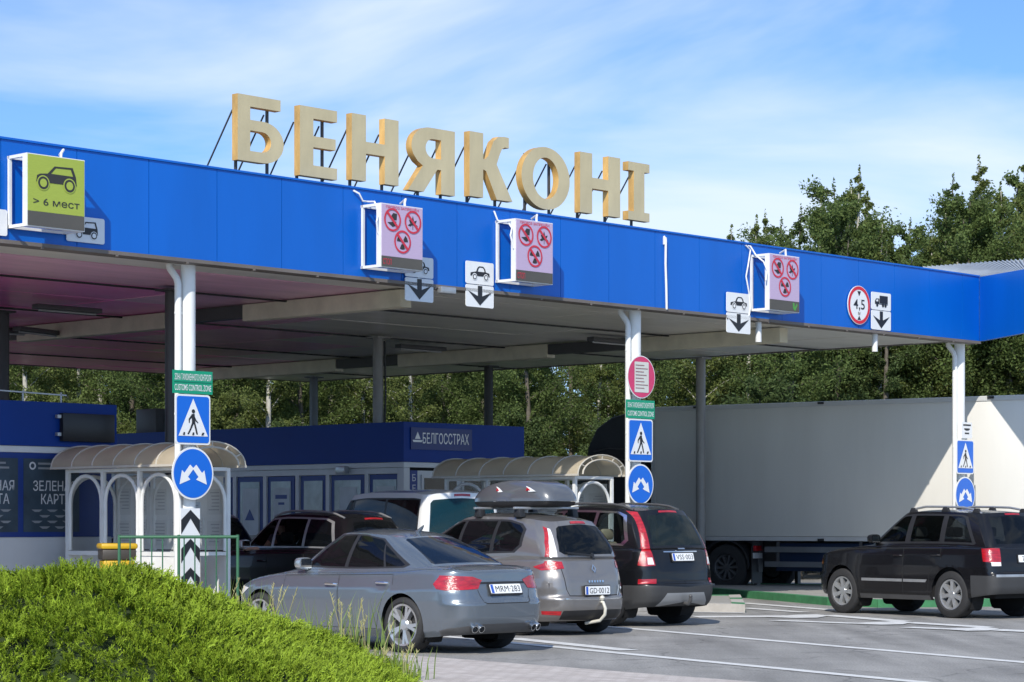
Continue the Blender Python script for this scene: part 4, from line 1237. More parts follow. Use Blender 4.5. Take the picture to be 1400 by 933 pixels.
# ================================================================== green railing
RAILG = mat('railing_green', (0.03, 0.12, 0.06), 0.5, var=0.1)
a_, b_ = at_u(163, 31.2), at_u(325, 31.5)
rl = thing('railing', 'thin green metal railing behind the juniper, before the chevron plate', 'railing', a_, math.atan2(b_.y - a_.y, b_.x - a_.x))
L_ = (b_ - a_).length
r1 = MB(); r1.tube([(0, 0, 1.31), (L_, 0, 1.31)], 0.022, 10); r1.build('top_rail', RAILG, rl)
r1 = MB(); r1.tube([(0, 0, 0.16), (L_, 0, 0.16)], 0.016, 8); r1.build('bottom_rail', RAILG, rl)
for x in (0.0, L_ * 0.5, L_):
    r1 = MB(); r1.tube([(x, 0, 0), (x, 0, 1.34)], 0.021, 10); r1.build('post', RAILG, rl)
n_ = 11
for i in range(1, n_):
    if i == n_ // 2 + (n_ % 2 == 0): continue
    r1 = MB(); r1.tube([(L_ * i / n_, 0, 0.16), (L_ * i / n_, 0, 1.31)], 0.010, 6); r1.build('baluster', RAILG, rl)

# ================================================================== yellow bin
BINY = mat('bin_yellow', (0.55, 0.34, 0.01), 0.45, var=0.08, vs=4)
bn = thing('waste_bin', 'yellow plastic waste bin with a dark band under its lid, behind the juniper', 'waste bin', at_u(160, 32.6), EA - 0.5)
b = MB()
n4 = [(-0.18, -0.17), (0.18, -0.17), (0.18, 0.17), (-0.18, 0.17)]
vs = [(x, y, 0.02) for x, y in n4] + [(x * 1.22, y * 1.25, 0.98) for x, y in n4]
b.add(vs, [(3, 2, 1, 0), (4, 5, 6, 7), (0, 1, 5, 4), (1, 2, 6, 5), (2, 3, 7, 6), (3, 0, 4, 7)])
b.build('body', BINY, bn, bevel=0.025)
b = MB(); b.box(-0.235, 0.235, -0.225, 0.225, 0.985, 1.13); b.build('rim', mat('bin_dark', (0.045, 0.038, 0.03), 0.5), bn, bevel=0.02)
b = MB(); b.box(-0.255, 0.255, -0.245, 0.245, 1.135, 1.215); b.build('lid', BINY, bn, bevel=0.03)
# ================================================================== vehicles
TYRE = mat('tyre_rubber', (0.022, 0.022, 0.023), 0.75, var=0.15, vs=20, bump=0.15, bs=60)
ALLOY = mat('alloy', (0.50, 0.51, 0.52), 0.28, 0.7, var=0.06, vs=10)
ALLOY_D = mat('alloy_dark', (0.03, 0.03, 0.032), 0.5, 0.3)
UNDER = mat('underbody', (0.012, 0.012, 0.013), 0.85)
GLASS_L = glass_mat('car_glass', (0.62, 0.68, 0.67), (0.010, 0.013, 0.014), 0.88)
GLASS_D = glass_mat('car_glass_dark', (0.10, 0.11, 0.12), (0.008, 0.010, 0.012), 0.5)
GLASS_B = glass_mat('car_glass_blue', (0.14, 0.19, 0.27), (0.012, 0.022, 0.045), 0.5)
SEATD = mat('seat_dark', (0.035, 0.035, 0.038), 0.8)
SEATB = mat('seat_beige', (0.52, 0.46, 0.36), 0.7)
GROOVE = mat('panel_gap', (0.010, 0.010, 0.010), 0.8)
CLAD = mat('grey_cladding', (0.040, 0.041, 0.043), 0.6, var=0.08)
def paint(name, col, metal=0.5, rough=0.32, coat=1.0, spec=0.5):
    return mat(name, col, rough, metal, var=0.05, vs=1.5, coat=coat, spec=spec)

def interp(tab, x):
    if x <= tab[0][0]: return tab[0][1]
    for (a, b), (c, d) in zip(tab, tab[1:]):
        if x <= c:
            f = (x - a) / (c - a)
            return b + (d - b) * f
    return tab[-1][1]
def sinterp(tab, x):
    """smooth version: monotone cubic through the table"""
    n = len(tab)
    if x <= tab[0][0]: return tab[0][1]
    if x >= tab[-1][0]: return tab[-1][1]
    for i in range(n - 1):
        if x <= tab[i + 1][0]:
            x0, y0 = tab[i]; x1, y1 = tab[i + 1]
            h = x1 - x0
            sl = lambda j: 0.0 if j < 0 or j >= n - 1 else (tab[j + 1][1] - tab[j][1]) / (tab[j + 1][0] - tab[j][0])
            def tang(j):
                if j == 0: return sl(0)
                if j == n - 1: return sl(n - 2)
                a, b = sl(j - 1), sl(j)
                return 0.0 if a * b <= 0 else 2 * a * b / (a + b)
            m0, m1 = tang(i), tang(i + 1)
            t = (x - x0) / h
            return (2*t**3 - 3*t*t + 1)*y0 + (t**3 - 2*t*t + t)*h*m0 + (-2*t**3 + 3*t*t)*y1 + (t**3 - t*t)*h*m1

NR, NC, NS = 14, 10, 52
class Outline:
    """half plan outline from the rear centre round the left side to the front centre"""
    def __init__(s, x0, x1, w, rr, rf, br, bf, taper_r=0.0, taper_f=0.0):
        h = w / 2
        hr, hf = h - taper_r, h - taper_f
        p = []
        for i in range(NR):
            y = (hr - rr[1]) * i / NR
            p.append((x0 + br * (y / max(hr, .1)) ** 2, y))
        cx, cy = x0 + br + rr[0], hr - rr[1]
        b0 = x0 + br * (cy / max(hr, .1)) ** 2
        for i in range(NC):
            a = math.pi / 2 * i / NC
            p.append((cx - (cx - b0) * math.cos(a), cy + rr[1] * math.sin(a)))
        dx = x1 - bf - rf[0]
        for i in range(NS + 1):
            f = i / NS
            x = cx + (dx - cx) * f
            y = h - taper_r * (1 - min(1, f / 0.42)) ** 2 - taper_f * max(0, (f - 0.58) / 0.42) ** 2
            p.append((x, y))
        cyf = hf - rf[1]
        b1 = x1 - bf * (cyf / max(hf, .1)) ** 2
        for i in range(1, NC + 1):
            a = math.pi / 2 * i / NC
            p.append((dx + (b1 - dx) * math.sin(a), cyf + rf[1] * math.cos(a)))
        for i in range(1, NR + 1):
            y = cyf * (1 - i / NR)
            p.append((x1 - bf * (y / max(hf, .1)) ** 2, y))
        s.p = p
        n = len(p)
        s.n = []
        for i in range(n):
            a = p[max(0, i - 1)]; b = p[min(n - 1, i + 1)]
            dx_, dy_ = b[0] - a[0], b[1] - a[1]
            l = math.hypot(dx_, dy_) or 1
            s.n.append((-dy_ / l, dx_ / l))
        s.n[0] = (-1, 0); s.n[-1] = (1, 0)
        s.s = [0]
        for i in range(1, n):
            s.s.append(s.s[-1] + math.hypot(p[i][0] - p[i-1][0], p[i][1] - p[i-1][1]))
        s.len = s.s[-1]
    def idx(s, a):
        lo, hi = 0, len(s.s) - 1
        if a <= 0: return 0, 0.0
        if a >= s.len: return hi - 1, 1.0
        while hi - lo > 1:
            m = (lo + hi) // 2
            if s.s[m] <= a: lo = m
            else: hi = m
        return lo, (a - s.s[lo]) / max(1e-9, s.s[lo+1] - s.s[lo])
    def at(s, a):
        i, f = s.idx(a)
        L = lambda t: (t[i][0] + (t[i+1][0] - t[i][0]) * f, t[i][1] + (t[i+1][1] - t[i][1]) * f)
        return L(s.p), L(s.n)

def pip(x, y, poly):
    c = False
    j = len(poly) - 1
    for i in range(len(poly)):
        xi, yi = poly[i]; xj, yj = poly[j]
        if (yi > y) != (yj > y) and x < (xj - xi) * (y - yi) / (yj - yi) + xi:
            c = not c
        j = i
    return c

class Patch:
    """a surface over the rectangle a in [0,A], w in [0,1]; regions cut it into pieces"""
    HS = 0.8
    def __init__(s, fn, A, na, nw):
        s.fn, s.A, s.na, s.nw = fn, A, na, nw
        s.amap = None
    def find(s, kind, q, wv):
        """a for side x / rear y / front y at height fraction wv"""
        if kind == 's':
            lo, hi = 0.0, s.A
            for _ in range(34):
                m = (lo + hi) / 2
                if s.fn(m, wv)[0] < q: lo = m
                else: hi = m
            return (lo + hi) / 2
        lo, hi = (0.0, s.A * 0.5) if kind == 'r' else (s.A * 0.5, s.A)
        for _ in range(34):
            m = (lo + hi) / 2
            y = s.fn(m, wv)[1]
            if (y < q) == (kind == 'r'): lo = m
            else: hi = m
        return (lo + hi) / 2
    def build(s, regions):
        """regions: list of (key, polygon in (a,w)); returns {key: (verts, faces, normals)} for the left half"""
        pts, edges = [], []
        HS = s.HS
        aa = s.agrid if hasattr(s, 'agrid') else [s.A * i / s.na for i in range(s.na + 1)]
        for i, a in enumerate(aa):
            for j in range(s.nw + 1):
                pts.append((a, j / s.nw * HS))
        polys = []
        for key, poly in regions:
            pl = [(min(max(a, 0), s.A), min(max(w_, 0), 1) * HS) for a, w_ in poly]
            polys.append((key, pl))
            b = len(pts)
            pts += pl
            for i in range(len(pl)):
                edges.append((b + i, b + (i + 1) % len(pl)))
        res = delaunay_2d_cdt([Vector(p) for p in pts], edges, [], 0, 1e-5)
        V, Fc = res[0], res[2]
        P3 = []; N3 = []
        e = 0.004
        for v in V:
            a, w_ = v[0], v[1] / HS
            P3.append(Vector(s.fn(a, w_)))
            a0, a1 = max(0, a - e), min(s.A, a + e)
            w0, w1 = max(0, w_ - e), min(1, w_ + e)
            da = Vector(s.fn(a1, w_)) - Vector(s.fn(a0, w_))
            dw = Vector(s.fn(a, w1)) - Vector(s.fn(a, w0))
            n_ = dw.cross(da)
            if a < 1e-6 or a > s.A - 1e-6: n_.y = 0
            N3.append(n_.normalized() if n_.length > 1e-12 else Vector((0, 0, 1)))
        outp = {}
        for f in Fc:
            cx = sum(V[i][0] for i in f) / len(f); cy = sum(V[i][1] for i in f) / len(f)
            key = 'body'
            for k_, pl in polys:
                if pip(cx, cy, pl):
                    key = k_
                    break
            if key is None:
                continue
            d = outp.setdefault(key, ([], [], [], {}))
            idx = []
            for i in f:
                if i not in d[3]:
                    d[3][i] = len(d[0]); d[0].append(P3[i]); d[2].append(N3[i])
                idx.append(d[3][i])
            n_ = (d[0][idx[1]] - d[0][idx[0]]).cross(d[0][idx[2]] - d[0][idx[0]])
            if n_.dot(d[2][idx[0]]) < 0: idx.reverse()
            d[1].append(idx)
        return outp

def densify(poly, step=0.05):
    o = []
    for i in range(len(poly)):
        a, b = poly[i], poly[(i + 1) % len(poly)]
        n = max(1, int(math.hypot(b[0] - a[0], b[1] - a[1]) / step))
        for j in range(n):
            f = j / n
            o.append(tuple(a[k] + (b[k] - a[k]) * f for k in range(2)))
    return o

def make_wheel(r, wd, rim_r, style, rim_mat):
    """returns (tyre MB, rim MB); axis along local Y, outer face at -Y ... +Y is outward"""
    t = MB()
    h = wd / 2
    prof = [(rim_r, -h * 0.85), (rim_r + 0.02, -h), (r - 0.03, -h * 0.98), (r - 0.008, -h * 0.84), (r, -h * 0.6), (r, h * 0.6), (r - 0.008, h * 0.84), (r - 0.03, h * 0.98), (rim_r + 0.02, h), (rim_r, h * 0.85)]
    Mx = Matrix.Rotation(R(-90), 4, 'X')          # local Z -> +Y
    t.lathe(prof, 48, 0, Mx)
    g = MB()
    g.lathe([(rim_r + 0.004, h * 0.80), (rim_r - 0.002, h * 0.92), (rim_r - 0.022, h * 0.86), (rim_r - 0.03, h * 0.55), (rim_r - 0.035, -h * 0.6), (0.0, -h * 0.6)], 48, 0, Mx)
    g.lathe([(rim_r - 0.035, h * 0.10), (0.0, h * 0.12)], 36, 1, Mx)
    g.lathe([(0.0, h * 0.80), (0.055, h * 0.78), (0.075, h * 0.62), (0.08, h * 0.2)], 20, 0, Mx)
    nsp, dbl, ws = style
    for k in range(nsp):
        a0 = 2 * math.pi * k / nsp + math.pi / 2
        for off in ((-dbl, dbl) if dbl else (0,)):
            a1 = a0 + off
            r0, r1 = 0.05, rim_r - 0.012
            n2 = 5
            vs = []
            for i in range(n2 + 1):
                f = i / n2
                rr_ = r0 + (r1 - r0) * f
                aa = a0 + off * (0.35 + 0.65 * f)
                c = Vector((rr_ * math.cos(aa), 0, rr_ * math.sin(aa)))
                tdir = Vector((-math.sin(aa), 0, math.cos(aa)))
                wv = ws * (0.9 + 0.25 * f) / 2
                y1_ = h * (0.74 + 0.10 * f)
                for sy, yy in ((-1, h * 0.3), (-0.8, y1_), (0.8, y1_), (1, h * 0.3)):
                    vs.append(c + tdir * wv * sy + Vector((0, yy, 0)))
            fs = []
            for i in range(n2):
                for j in range(3):
                    fs.append((i*4+j, i*4+j+1, (i+1)*4+j+1, (i+1)*4+j))
            g.add(vs, fs, 0)
    return t, g

def build_car(S):
    """S: the measurements of one car (x from the rear bumper forward, z up); returns the thing"""
    L, W = S['L'], S['W']
    HX = S.get('squash', 0.90)                     # plan scale of this body
    root = thing(S['name'], S['label'], S['cat'], (0, 0, 0), 0, S.get('group'))
    body_m = S['paint']
    def put(v): return Vector(((v[0] - S['xr']) * HX, v[1] * HX, v[2]))
    O = Outline(0, L, W, S.get('rr', (0.35, 0.45)), S.get('rf', (0.5, 0.5)), S.get('br', 0.10), S.get('bf', 0.16), S.get('tr', 0.03), S.get('tf', 0.06))
    zt = S['ztop']; zb = S['zbot']; ins = S['inset']; dxr = S['dxr']; dxf = S['dxf']
    rt0 = S.get('round', 0.05); hatch = S.get('hatch', False)
    def rtf(x): return rt0 if not hatch else 0.012 + (rt0 - 0.012) * min(1, max(0, (x - 0.35) / 0.8))
    hw = W / 2
    def ztop(x, y): return sinterp(zt, x) + S.get('crown_d', 0.03) * (1 - (min(abs(y), hw) / hw) ** 2)
    def lower(a, w_):
        (x, y), (nx, ny) = O.at(a)
        z1 = ztop(x, y); z0 = interp(zb, x)
        z = z0 + (z1 - z0) * w_
        i = interp(ins, z)
        rt = rtf(x)
        if z > z1 - rt:
            u = min(1, (z - (z1 - rt)) / rt)
            i += rt * (1 - math.sqrt(max(0, 1 - u * u)))
        wr = max(0, 1 - x / 0.75) ** 1.3; wf = max(0, 1 - (L - x) / 0.8) ** 1.3
        return (x - nx * i + sinterp(dxr, z) * wr - sinterp(dxf, z) * wf, y - ny * i, z)
    LP = Patch(lower, O.len, 86, 18)
    def conv(patch, zfun, poly):
        """polygon of ('s'|'r'|'f', q, z) -> (a, w)"""
        o = []
        n = len(poly)
        for i in range(n):
            k1, q1, z1 = poly[i]; k2, q2, z2 = poly[(i + 1) % n]
            a1, a2 = zfun(k1, q1, z1), zfun(k2, q2, z2)
            m = max(1, int(max(abs(a1[0] - a2[0]), abs(a1[1] - a2[1]) * 0.8) / 0.06))
            if k1 == k2:
                for j in range(m):
                    f = j / m
                    o.append(zfun(k1, q1 + (q2 - q1) * f, z1 + (z2 - z1) * f))
            else:
                for j in range(m):
                    f = j / m
                    o.append((a1[0] + (a2[0] - a1[0]) * f, a1[1] + (a2[1] - a1[1]) * f))
        return o
    def low_xy(k, q, z):
        a = LP.find(k, q, 0.6)
        for _ in range(2):
            (x, y), _n = O.at(a)
            z0 = interp(zb, x); z1 = ztop(x, y)
            w_ = min(1, max(0, (z - z0) / (z1 - z0)))
            a = LP.find(k, q, w_)
        return (a, w_)
    regs = []
    mats = S['mats']
    for xw in (S['xr'], S['xf']):
        ra = S['arch']
        c = [('s', xw + ra * math.cos(R(t_)), max(0.02, S['rw'] + 0.0 + ra * math.sin(R(t_)))) for t_ in range(-40, 221, 10)]
        regs.append((None, conv(LP, low_xy, c)))
        if S.get('flare'):
            rb = ra + S['flare']
            c = [('s', xw + rb * math.cos(R(t_)), max(0.02, S['rw'] + rb * math.sin(R(t_)))) for t_ in range(-45, 226, 10)]
            regs.append(('trim', conv(LP, low_xy, c)))
    for key, poly in S['low']:
        regs.append((key, conv(LP, low_xy, poly)))
    lowd = LP.build(regs)
    # greenhouse
    g = S['gh']
    OB = Outline(g['bx0'], g['bx1'], g['bw'], g.get('brr', (0.12, 0.18)), g.get('brf', (0.45, 0.42)), g.get('bbr', 0.07), g.get('bbf', 0.22), g.get('btr', 0.03), g.get('btf', 0.02))
    OT = Outline(g['tx0'], g['tx1'], g['tw'], g.get('trr', (0.14, 0.16)), g.get('trf', (0.25, 0.25)), g.get('tbr', 0.07), g.get('tbf', 0.14), g.get('ttr', 0.04), g.get('ttf', 0.03))
    zr = S['zroof']; zbelt = S['zbelt']
    def zB(x, y): return sinterp(zbelt, x) + g.get('crown_b', 0.02) * (1 - (min(1, abs(y) / (g['bw'] / 2))) ** 2)
    def zT(x, y): return sinterp(zr, x) - g.get('crown_t', 0.05) * (min(1, abs(y) / (g['tw'] / 2))) ** 2
    bul = g.get('bulge', 0.025)
    def green(a, w_):
        i, f = OB.idx(a)
        lp = lambda t: (t[i][0] + (t[i+1][0] - t[i][0]) * f, t[i][1] + (t[i+1][1] - t[i][1]) * f)
        b, t_, n_ = lp(OB.p), lp(OT.p), lp(OB.n)
        z0, z1 = zB(*b), zT(*t_)
        k = bul * 4 * w_ * (1 - w_)
        # the upper edge rolls over into the roof
        return (b[0] + (t_[0] - b[0]) * w_ + n_[0] * k, b[1] + (t_[1] - b[1]) * w_ + n_[1] * k, z0 + (z1 - z0) * w_)
    GP = Patch(green, OB.len, 76, 12)
    def gr_xy(k, q, w_): return (GP.find(k, q, w_), w_)
    gd = GP.build([(key, conv(GP, gr_xy, poly)) for key, poly in S['win']])
    # ---- assemble pieces
    def emit(name, d, m_, parent, pair=True, sub=None, label=None, y_shift=0.0):
        """left and right copies of a piece; pair=False joins them"""
        vs, fs, ns = d[0], d[1], d[2]
        res_ = []
        def mk(objs, nm):
            mb = MB(); nn_ = []
            for sgn in objs:
                pv = [put(Vector((v[0] + n[0] * y_shift, v[1] + n[1] * y_shift, v[2] + n[2] * y_shift))) for v, n in zip(vs, ns)]
                if sgn < 0:
                    pv = [Vector((p.x, -p.y, p.z)) for p in pv]
                mb.add(pv, fs if sgn > 0 else [f[::-1] for f in fs], 0)
                nn_ += [Vector((n.x, n.y * sgn, n.z)).normalized() for n in ns]
            o = mb.build(nm, m_, parent, normals=[tuple(n) for n in nn_])
            if label: o['label'] = label
            return o
        if pair:
            return [mk((1,), name), mk((-1,), name)]
        return [mk((1, -1), name)]
    lb = lowd.pop('body')
    gb = gd.pop('body', None)
    # deck (bonnet, shoulders, boot) and roof
    nring = len(OB.p)
    deck = MB()
    rows = 7
    Lp = []
    for i in range(nring):
        a = O.s[i]
        lp0 = Vector(lower(a, 1.0)); b = Vector(green(OB.s[i], 0.0))
        row = []
        for j in range(rows + 1):
            f = j / rows
            q = lp0.lerp(b, f)
            (x_, y_), _n = O.at(a)
            q.z += S.get('deck_bump', 0.015) * 4 * f * (1 - f) * min(1, (b - lp0).length / 0.6)
            row.append(q)
        Lp.append(row)
    roof = []
    nrf = 10
    for i in range(nring):
        a = Vector(green(OB.s[i], 1.0))
        row = []
        for j in range(nrf + 1):
            f = j / nrf
            y = a.y * (1 - f)
            row.append(Vector((a.x, y, zT(a.x, y))))
        roof.append(row)
    def strip(rows_, sgn, mb):
        n, m_ = len(rows_), len(rows_[0])
        vs = [put(Vector((p.x, p.y * sgn, p.z))) for r_ in rows_ for p in r_]
        fs = []
        for i in range(n - 1):
            for j in range(m_ - 1):
                f = (i*m_ + j, i*m_ + j + 1, (i+1)*m_ + j + 1, (i+1)*m_ + j)
                A_, B_, C_ = vs[f[0]], vs[f[1]], vs[f[2]]
                n_ = (B_ - A_).cross(C_ - A_) + (C_ - A_).cross(vs[f[3]] - A_)
                if n_.length < 1e-10: continue
                fs.append(f if n_.z > 0 else f[::-1])
        mb.add(vs, fs)
    def weld(o, ang=38):
        bm = bmesh.new(); bm.from_mesh(o.data)
        bmesh.ops.remove_doubles(bm, verts=bm.verts, dist=0.0006)
        bmesh.ops.dissolve_degenerate(bm, edges=bm.edges, dist=1e-5)
        bm.to_mesh(o.data); bm.free()
        o.data.polygons.foreach_set('use_smooth', [True] * len(o.data.polygons))
        o.data.set_sharp_from_angle(angle=R(ang))
    bo = emit('body', lb, body_m, root, pair=False)[0]
    for s_ in (1, -1): strip(Lp, s_, deck)
    if S.get('bonnet', True):
        dk = deck.build('bonnet', body_m, root); weld(dk)
    rfm = MB()
    for s_ in (1, -1): strip(roof, s_, rfm)
    ro = rfm.build('roof', S.get('roof_mat', body_m), root); weld(ro)
    if gb:
        emit('pillar', gb, S.get('pillar_mat', body_m), root, pair=False)
    PAIRS = S.get('pairs', ('door', 'rear_door', 'tail_light', 'headlight', 'side_window', 'rear_side_window', 'quarter_window', 'reflector', 'tail_light_upper', 'indicator'))
    NAMES = {'rear_door': 'door', 'rear_side_window': 'side_window', 'quarter_window': 'side_window', 'tail_light_upper': 'tail_light', 'door_trim': 'rubbing_strip'}
    doors = []
    for dd in (lowd, gd):
        for key, d in dd.items():
            m_ = mats.get(key, BLACK)
            r_ = emit(NAMES.get(key, key), d, m_, root, pair=key in PAIRS, y_shift=0.005 if 'light' in key or key == 'reflector' else 0.0)
            if key in ('door', 'rear_door'):
                doors.append((key, r_))
    # door handles, wing mirrors
    for key, r_ in doors:
        hx, hz = S['handles'][0 if key == 'door' else 1]
        a, w_ = low_xy('s', hx, hz)
        p = Vector(lower(a, w_))
        for sgn, do in ((1, r_[0]), (-1, r_[1])):
            c_ = put(p); c_.y *= sgn
            h_ = MB(); h_.tube([c_ + Vector((-0.11, 0, 0)), c_ + Vector((-0.09, 0.028 * sgn, 0.004)), c_ + Vector((0.05, 0.032 * sgn, 0.006)), c_ + Vector((0.09, 0.0, 0.004))], 0.016, 8)
            h_.build('handle', S.get('handle_mat', body_m), do)
    mx, mz = S['mirror']
    a = GP.find('s', mx, 0.12); p = Vector(green(a, 0.12))
    for sgn in (1, -1):
        c_ = put(p); c_.y = (abs(c_.y) + 0.02) * sgn; c_.z = mz
        mm = MB()
        ring = []
        for i, (dx_, sc_) in enumerate(((-0.075, 0.80), (-0.07, 0.97), (-0.03, 1.0), (0.03, 0.92), (0.07, 0.6), (0.085, 0.2))):
            for j in range(14):
                an = 2 * math.pi * j / 14
                ring.append(c_ + Vector((dx_, sgn * (0.11 + 0.105 * sc_ * math.copysign(abs(math.cos(an)) ** 0.7, math.cos(an))), 0.02 + 0.075 * sc_ * math.copysign(abs(math.sin(an)) ** 0.7, math.sin(an)))))
        fs = []
        for i in range(5):
            for j in range(14):
                k = (j + 1) % 14
                f = (i*14+j, i*14+k, (i+1)*14+k, (i+1)*14+j)
                fs.append(f if sgn < 0 else f[::-1])
        fs.append(tuple(range(13, -1, -1)) if sgn < 0 else tuple(range(14)))
        mm.add(ring, fs)
        mm.bar(c_ + Vector((0.02, -0.03 * sgn, -0.05)), c_ + Vector((0.01, 0.05 * sgn, -0.02)), 0.06, 0.04)
        mo = mm.build('wing_mirror', S.get('mirror_mat', body_m), root)
        gm = MB(); gm.add([c_ + Vector((-0.079, sgn * (0.11 + 0.08 * a_), 0.02 + 0.055 * b_)) for a_, b_ in ((-1, -1), (1, -1), (1, 1), (-1, 1))], [(0, 1, 2, 3) if sgn > 0 else (3, 2, 1, 0)])
        gm.build('mirror_glass', CHROME, mo, smooth=0)
    # wheels, wells, underbody, cabin
    t_, rm_ = make_wheel(S['rw'], S['tw'], S['rim'], S['spokes'], ALLOY)
    first = None
    for xw in (S['xr'], S['xf']):
        for sgn in (1, -1):
            yw = (W / 2 - 0.035) * HX - S['tw'] / 2
            pos = Vector(((xw - S['xr']) * HX, yw * sgn, S['rw'] - 0.004))
            if first is None:
                wo = t_.build('wheel', TYRE, root, smooth=40)
                ri = rm_.build('rim', [ALLOY, ALLOY_D], wo, smooth=35)
                first = (wo, ri)
            else:
                wo = first[0].copy(); COL.objects.link(wo); wo.parent = root
                ri = first[1].copy(); COL.objects.link(ri); ri.parent = wo
            wo.location = pos
            wo.rotation_euler = (0, 0.4 * (xw + sgn), 0) if sgn > 0 else (0, 0.7 * xw, math.pi)
    ub = MB()
    for xw in (S['xr'], S['xf']):
        for sgn in (1, -1):
            n_ = 20
            ra = S['arch'] + 0.012
            y0_, y1_ = (W / 2 - 0.13) * sgn, (W / 2 - 0.42) * sgn
            vs = []
            for yy in (y0_, y1_):
                for i in range(n_ + 1):
                    an = R(-45 + 270 * i / n_)
                    vs.append(put((xw + ra * math.cos(an), yy, max(0.12, S['rw'] + ra * math.sin(an)))))
            ub.add(vs, [(i, i + 1, n_ + 2 + i, n_ + 1 + i) for i in range(n_)] + [tuple(range(n_ + 1, 2 * n_ + 2))])
    bx0, bx1 = 0.32, L - 0.36
    zl = S.get('zu', 0.24)
    for x0_, x1_, wd in ((bx0, S['xr'] - S['arch'] - 0.03, W - 0.72), (S['xr'] - S['arch'] - 0.03, S['xr'] + S['arch'] + 0.03, W - 0.84), (S['xr'] + S['arch'] + 0.03, S['xf'] - S['arch'] - 0.03, W - 0.12), (S['xf'] - S['arch'] - 0.03, S['xf'] + S['arch'] + 0.03, W - 0.84), (S['xf'] + S['arch'] + 0.03, bx1, W - 0.95)):
        a_, b_ = put((x0_, wd / 2, zl)), put((x1_, -wd / 2, zl + 0.3))
        ub.box(a_.x, b_.x, b_.y, a_.y, zl, zl + 0.28)
    ub.build('underbody', UNDER, root, smooth=0)
    zc = S['cabin_z']
    cb = MB(); a_, b_ = put((g['bx0'] + 0.12, W / 2 - 0.16, 0)), put((g['bx1'] - 0.25, -(W / 2 - 0.16), 0))
    cb.box(a_.x, b_.x, b_.y, a_.y, zl + 0.285, zc)
    cb.build('cabin_floor', UNDER, root, smooth=0)
    sm = S.get('seat_mat', SEATD)
    for xs, ny in S['seats']:
        for yy in ny:
            st = MB()
            c_ = put((xs, yy, 0))
            for (x0_, x1_, zz0, zz1, wy) in ((-0.10, 0.02, zc - 0.02, zc + S.get('seat_h', 0.42), 0.23), (-0.13, -0.05, zc + S.get('seat_h', 0.42) + 0.03, zc + S.get('seat_h', 0.42) + 0.19, 0.12), (0.025, 0.42, zc - 0.02, zc + 0.06, 0.23)):
                st.box(c_.x + x0_, c_.x + x1_, c_.y - wy, c_.y + wy, zz0, zz1)
            st.build('seat', sm, root, bevel=0.035, seg=2)
    S['_lower'], S['_lowxy'], S['_green'], S['_GP'], S['_put'], S['_root'], S['_zT'] = lower, low_xy, green, GP, put, root, zT
    return root

def on_low(S, k, q, z, off=0.01, side=1):
    """point and outward normal on the lower body"""
    a, w_ = S['_lowxy'](k, q, z)
    p = S['_put'](S['_lower'](a, w_))
    p2 = S['_put'](S['_lower'](a + 0.02, w_)); p3 = S['_put'](S['_lower'](a, min(1, w_ + 0.02)))
    n_ = (p3 - p).cross(p2 - p).normalized()
    if side < 0:
        p.y *= -1; n_.y *= -1
    return p + n_ * off, n_

def rear_M(S, z, off=0.012, y=0.0):
    """frame at the rear face: local XZ plane facing backwards (-Y of the frame = rearwards)"""
    p, n_ = on_low(S, 'r', max(0.001, abs(y)), z, off, 1 if y >= 0 else -1)
    if abs(y) < 1e-6: p.y = 0; n_.y = 0; n_.normalize()
    yv = -n_
    xv = Vector((0, -1, 0)); xv = (xv - yv * xv.dot(yv)).normalized()
    zv = xv.cross(yv)
    M = Matrix((xv, yv, zv)).transposed().to_4x4()
    M.translation = p
    return M

EUBLUE = mat('plate_blue', (0.02, 0.09, 0.45), 0.4)
def number_plate(S, z, text, y=0.0, blue=True, w=0.52, h=0.112, off=0.014):
    M = rear_M(S, z, off, y)
    w *= S.get('squash', 0.9)
    p = MB(); p.prism(rrect(-w / 2, w / 2, -h / 2, h / 2, 0.012), -0.004, 0.006, M=M); po = p.build('number_plate', SIGNWHITE, S['_root'], smooth=0)
    if blue:
        b = MB(); b.flat([(-w / 2 + 0.004, -h / 2 + 0.004), (-w / 2 + 0.045, -h / 2 + 0.004), (-w / 2 + 0.045, h / 2 - 0.004), (-w / 2 + 0.004, h / 2 - 0.004)], -0.006, M=M); b.build('plate_band', EUBLUE, po, smooth=0)
    l = MB(); l.text(text, 0.025, 0, 0.075, -0.0065, w=w * 0.80, M=M); l.build('plate_lettering', SIGNBLACK, po, smooth=0)
    f = MB(); f.prism(rrect(-w / 2 - 0.015, w / 2 + 0.015, -h / 2 - 0.018, h / 2 + 0.015, 0.014), 0.0065, 0.02, M=M); f.build('plate_holder', BLACK, po, smooth=0)
    return M

def place(S, contact, heading, which):
    """put the car so that the outer contact point of one wheel stands at contact; heading = degrees left of +Y"""
    root = S['_root']
    th = R(90 + heading)
    xw = {'r': 0.0, 'f': (S['xf'] - S['xr']) * S.get('squash', 0.9)}[which[0]]
    yw = ((S['W'] / 2 - 0.035) * S.get('squash', 0.9)) * (1 if which[1] == 'l' else -1)
    d = Matrix.Rotation(th, 3, 'Z') @ Vector((xw, yw, 0))
    root.location = Vector((contact[0], contact[1], 0)) - d
    root.rotation_euler = (0, 0, th)

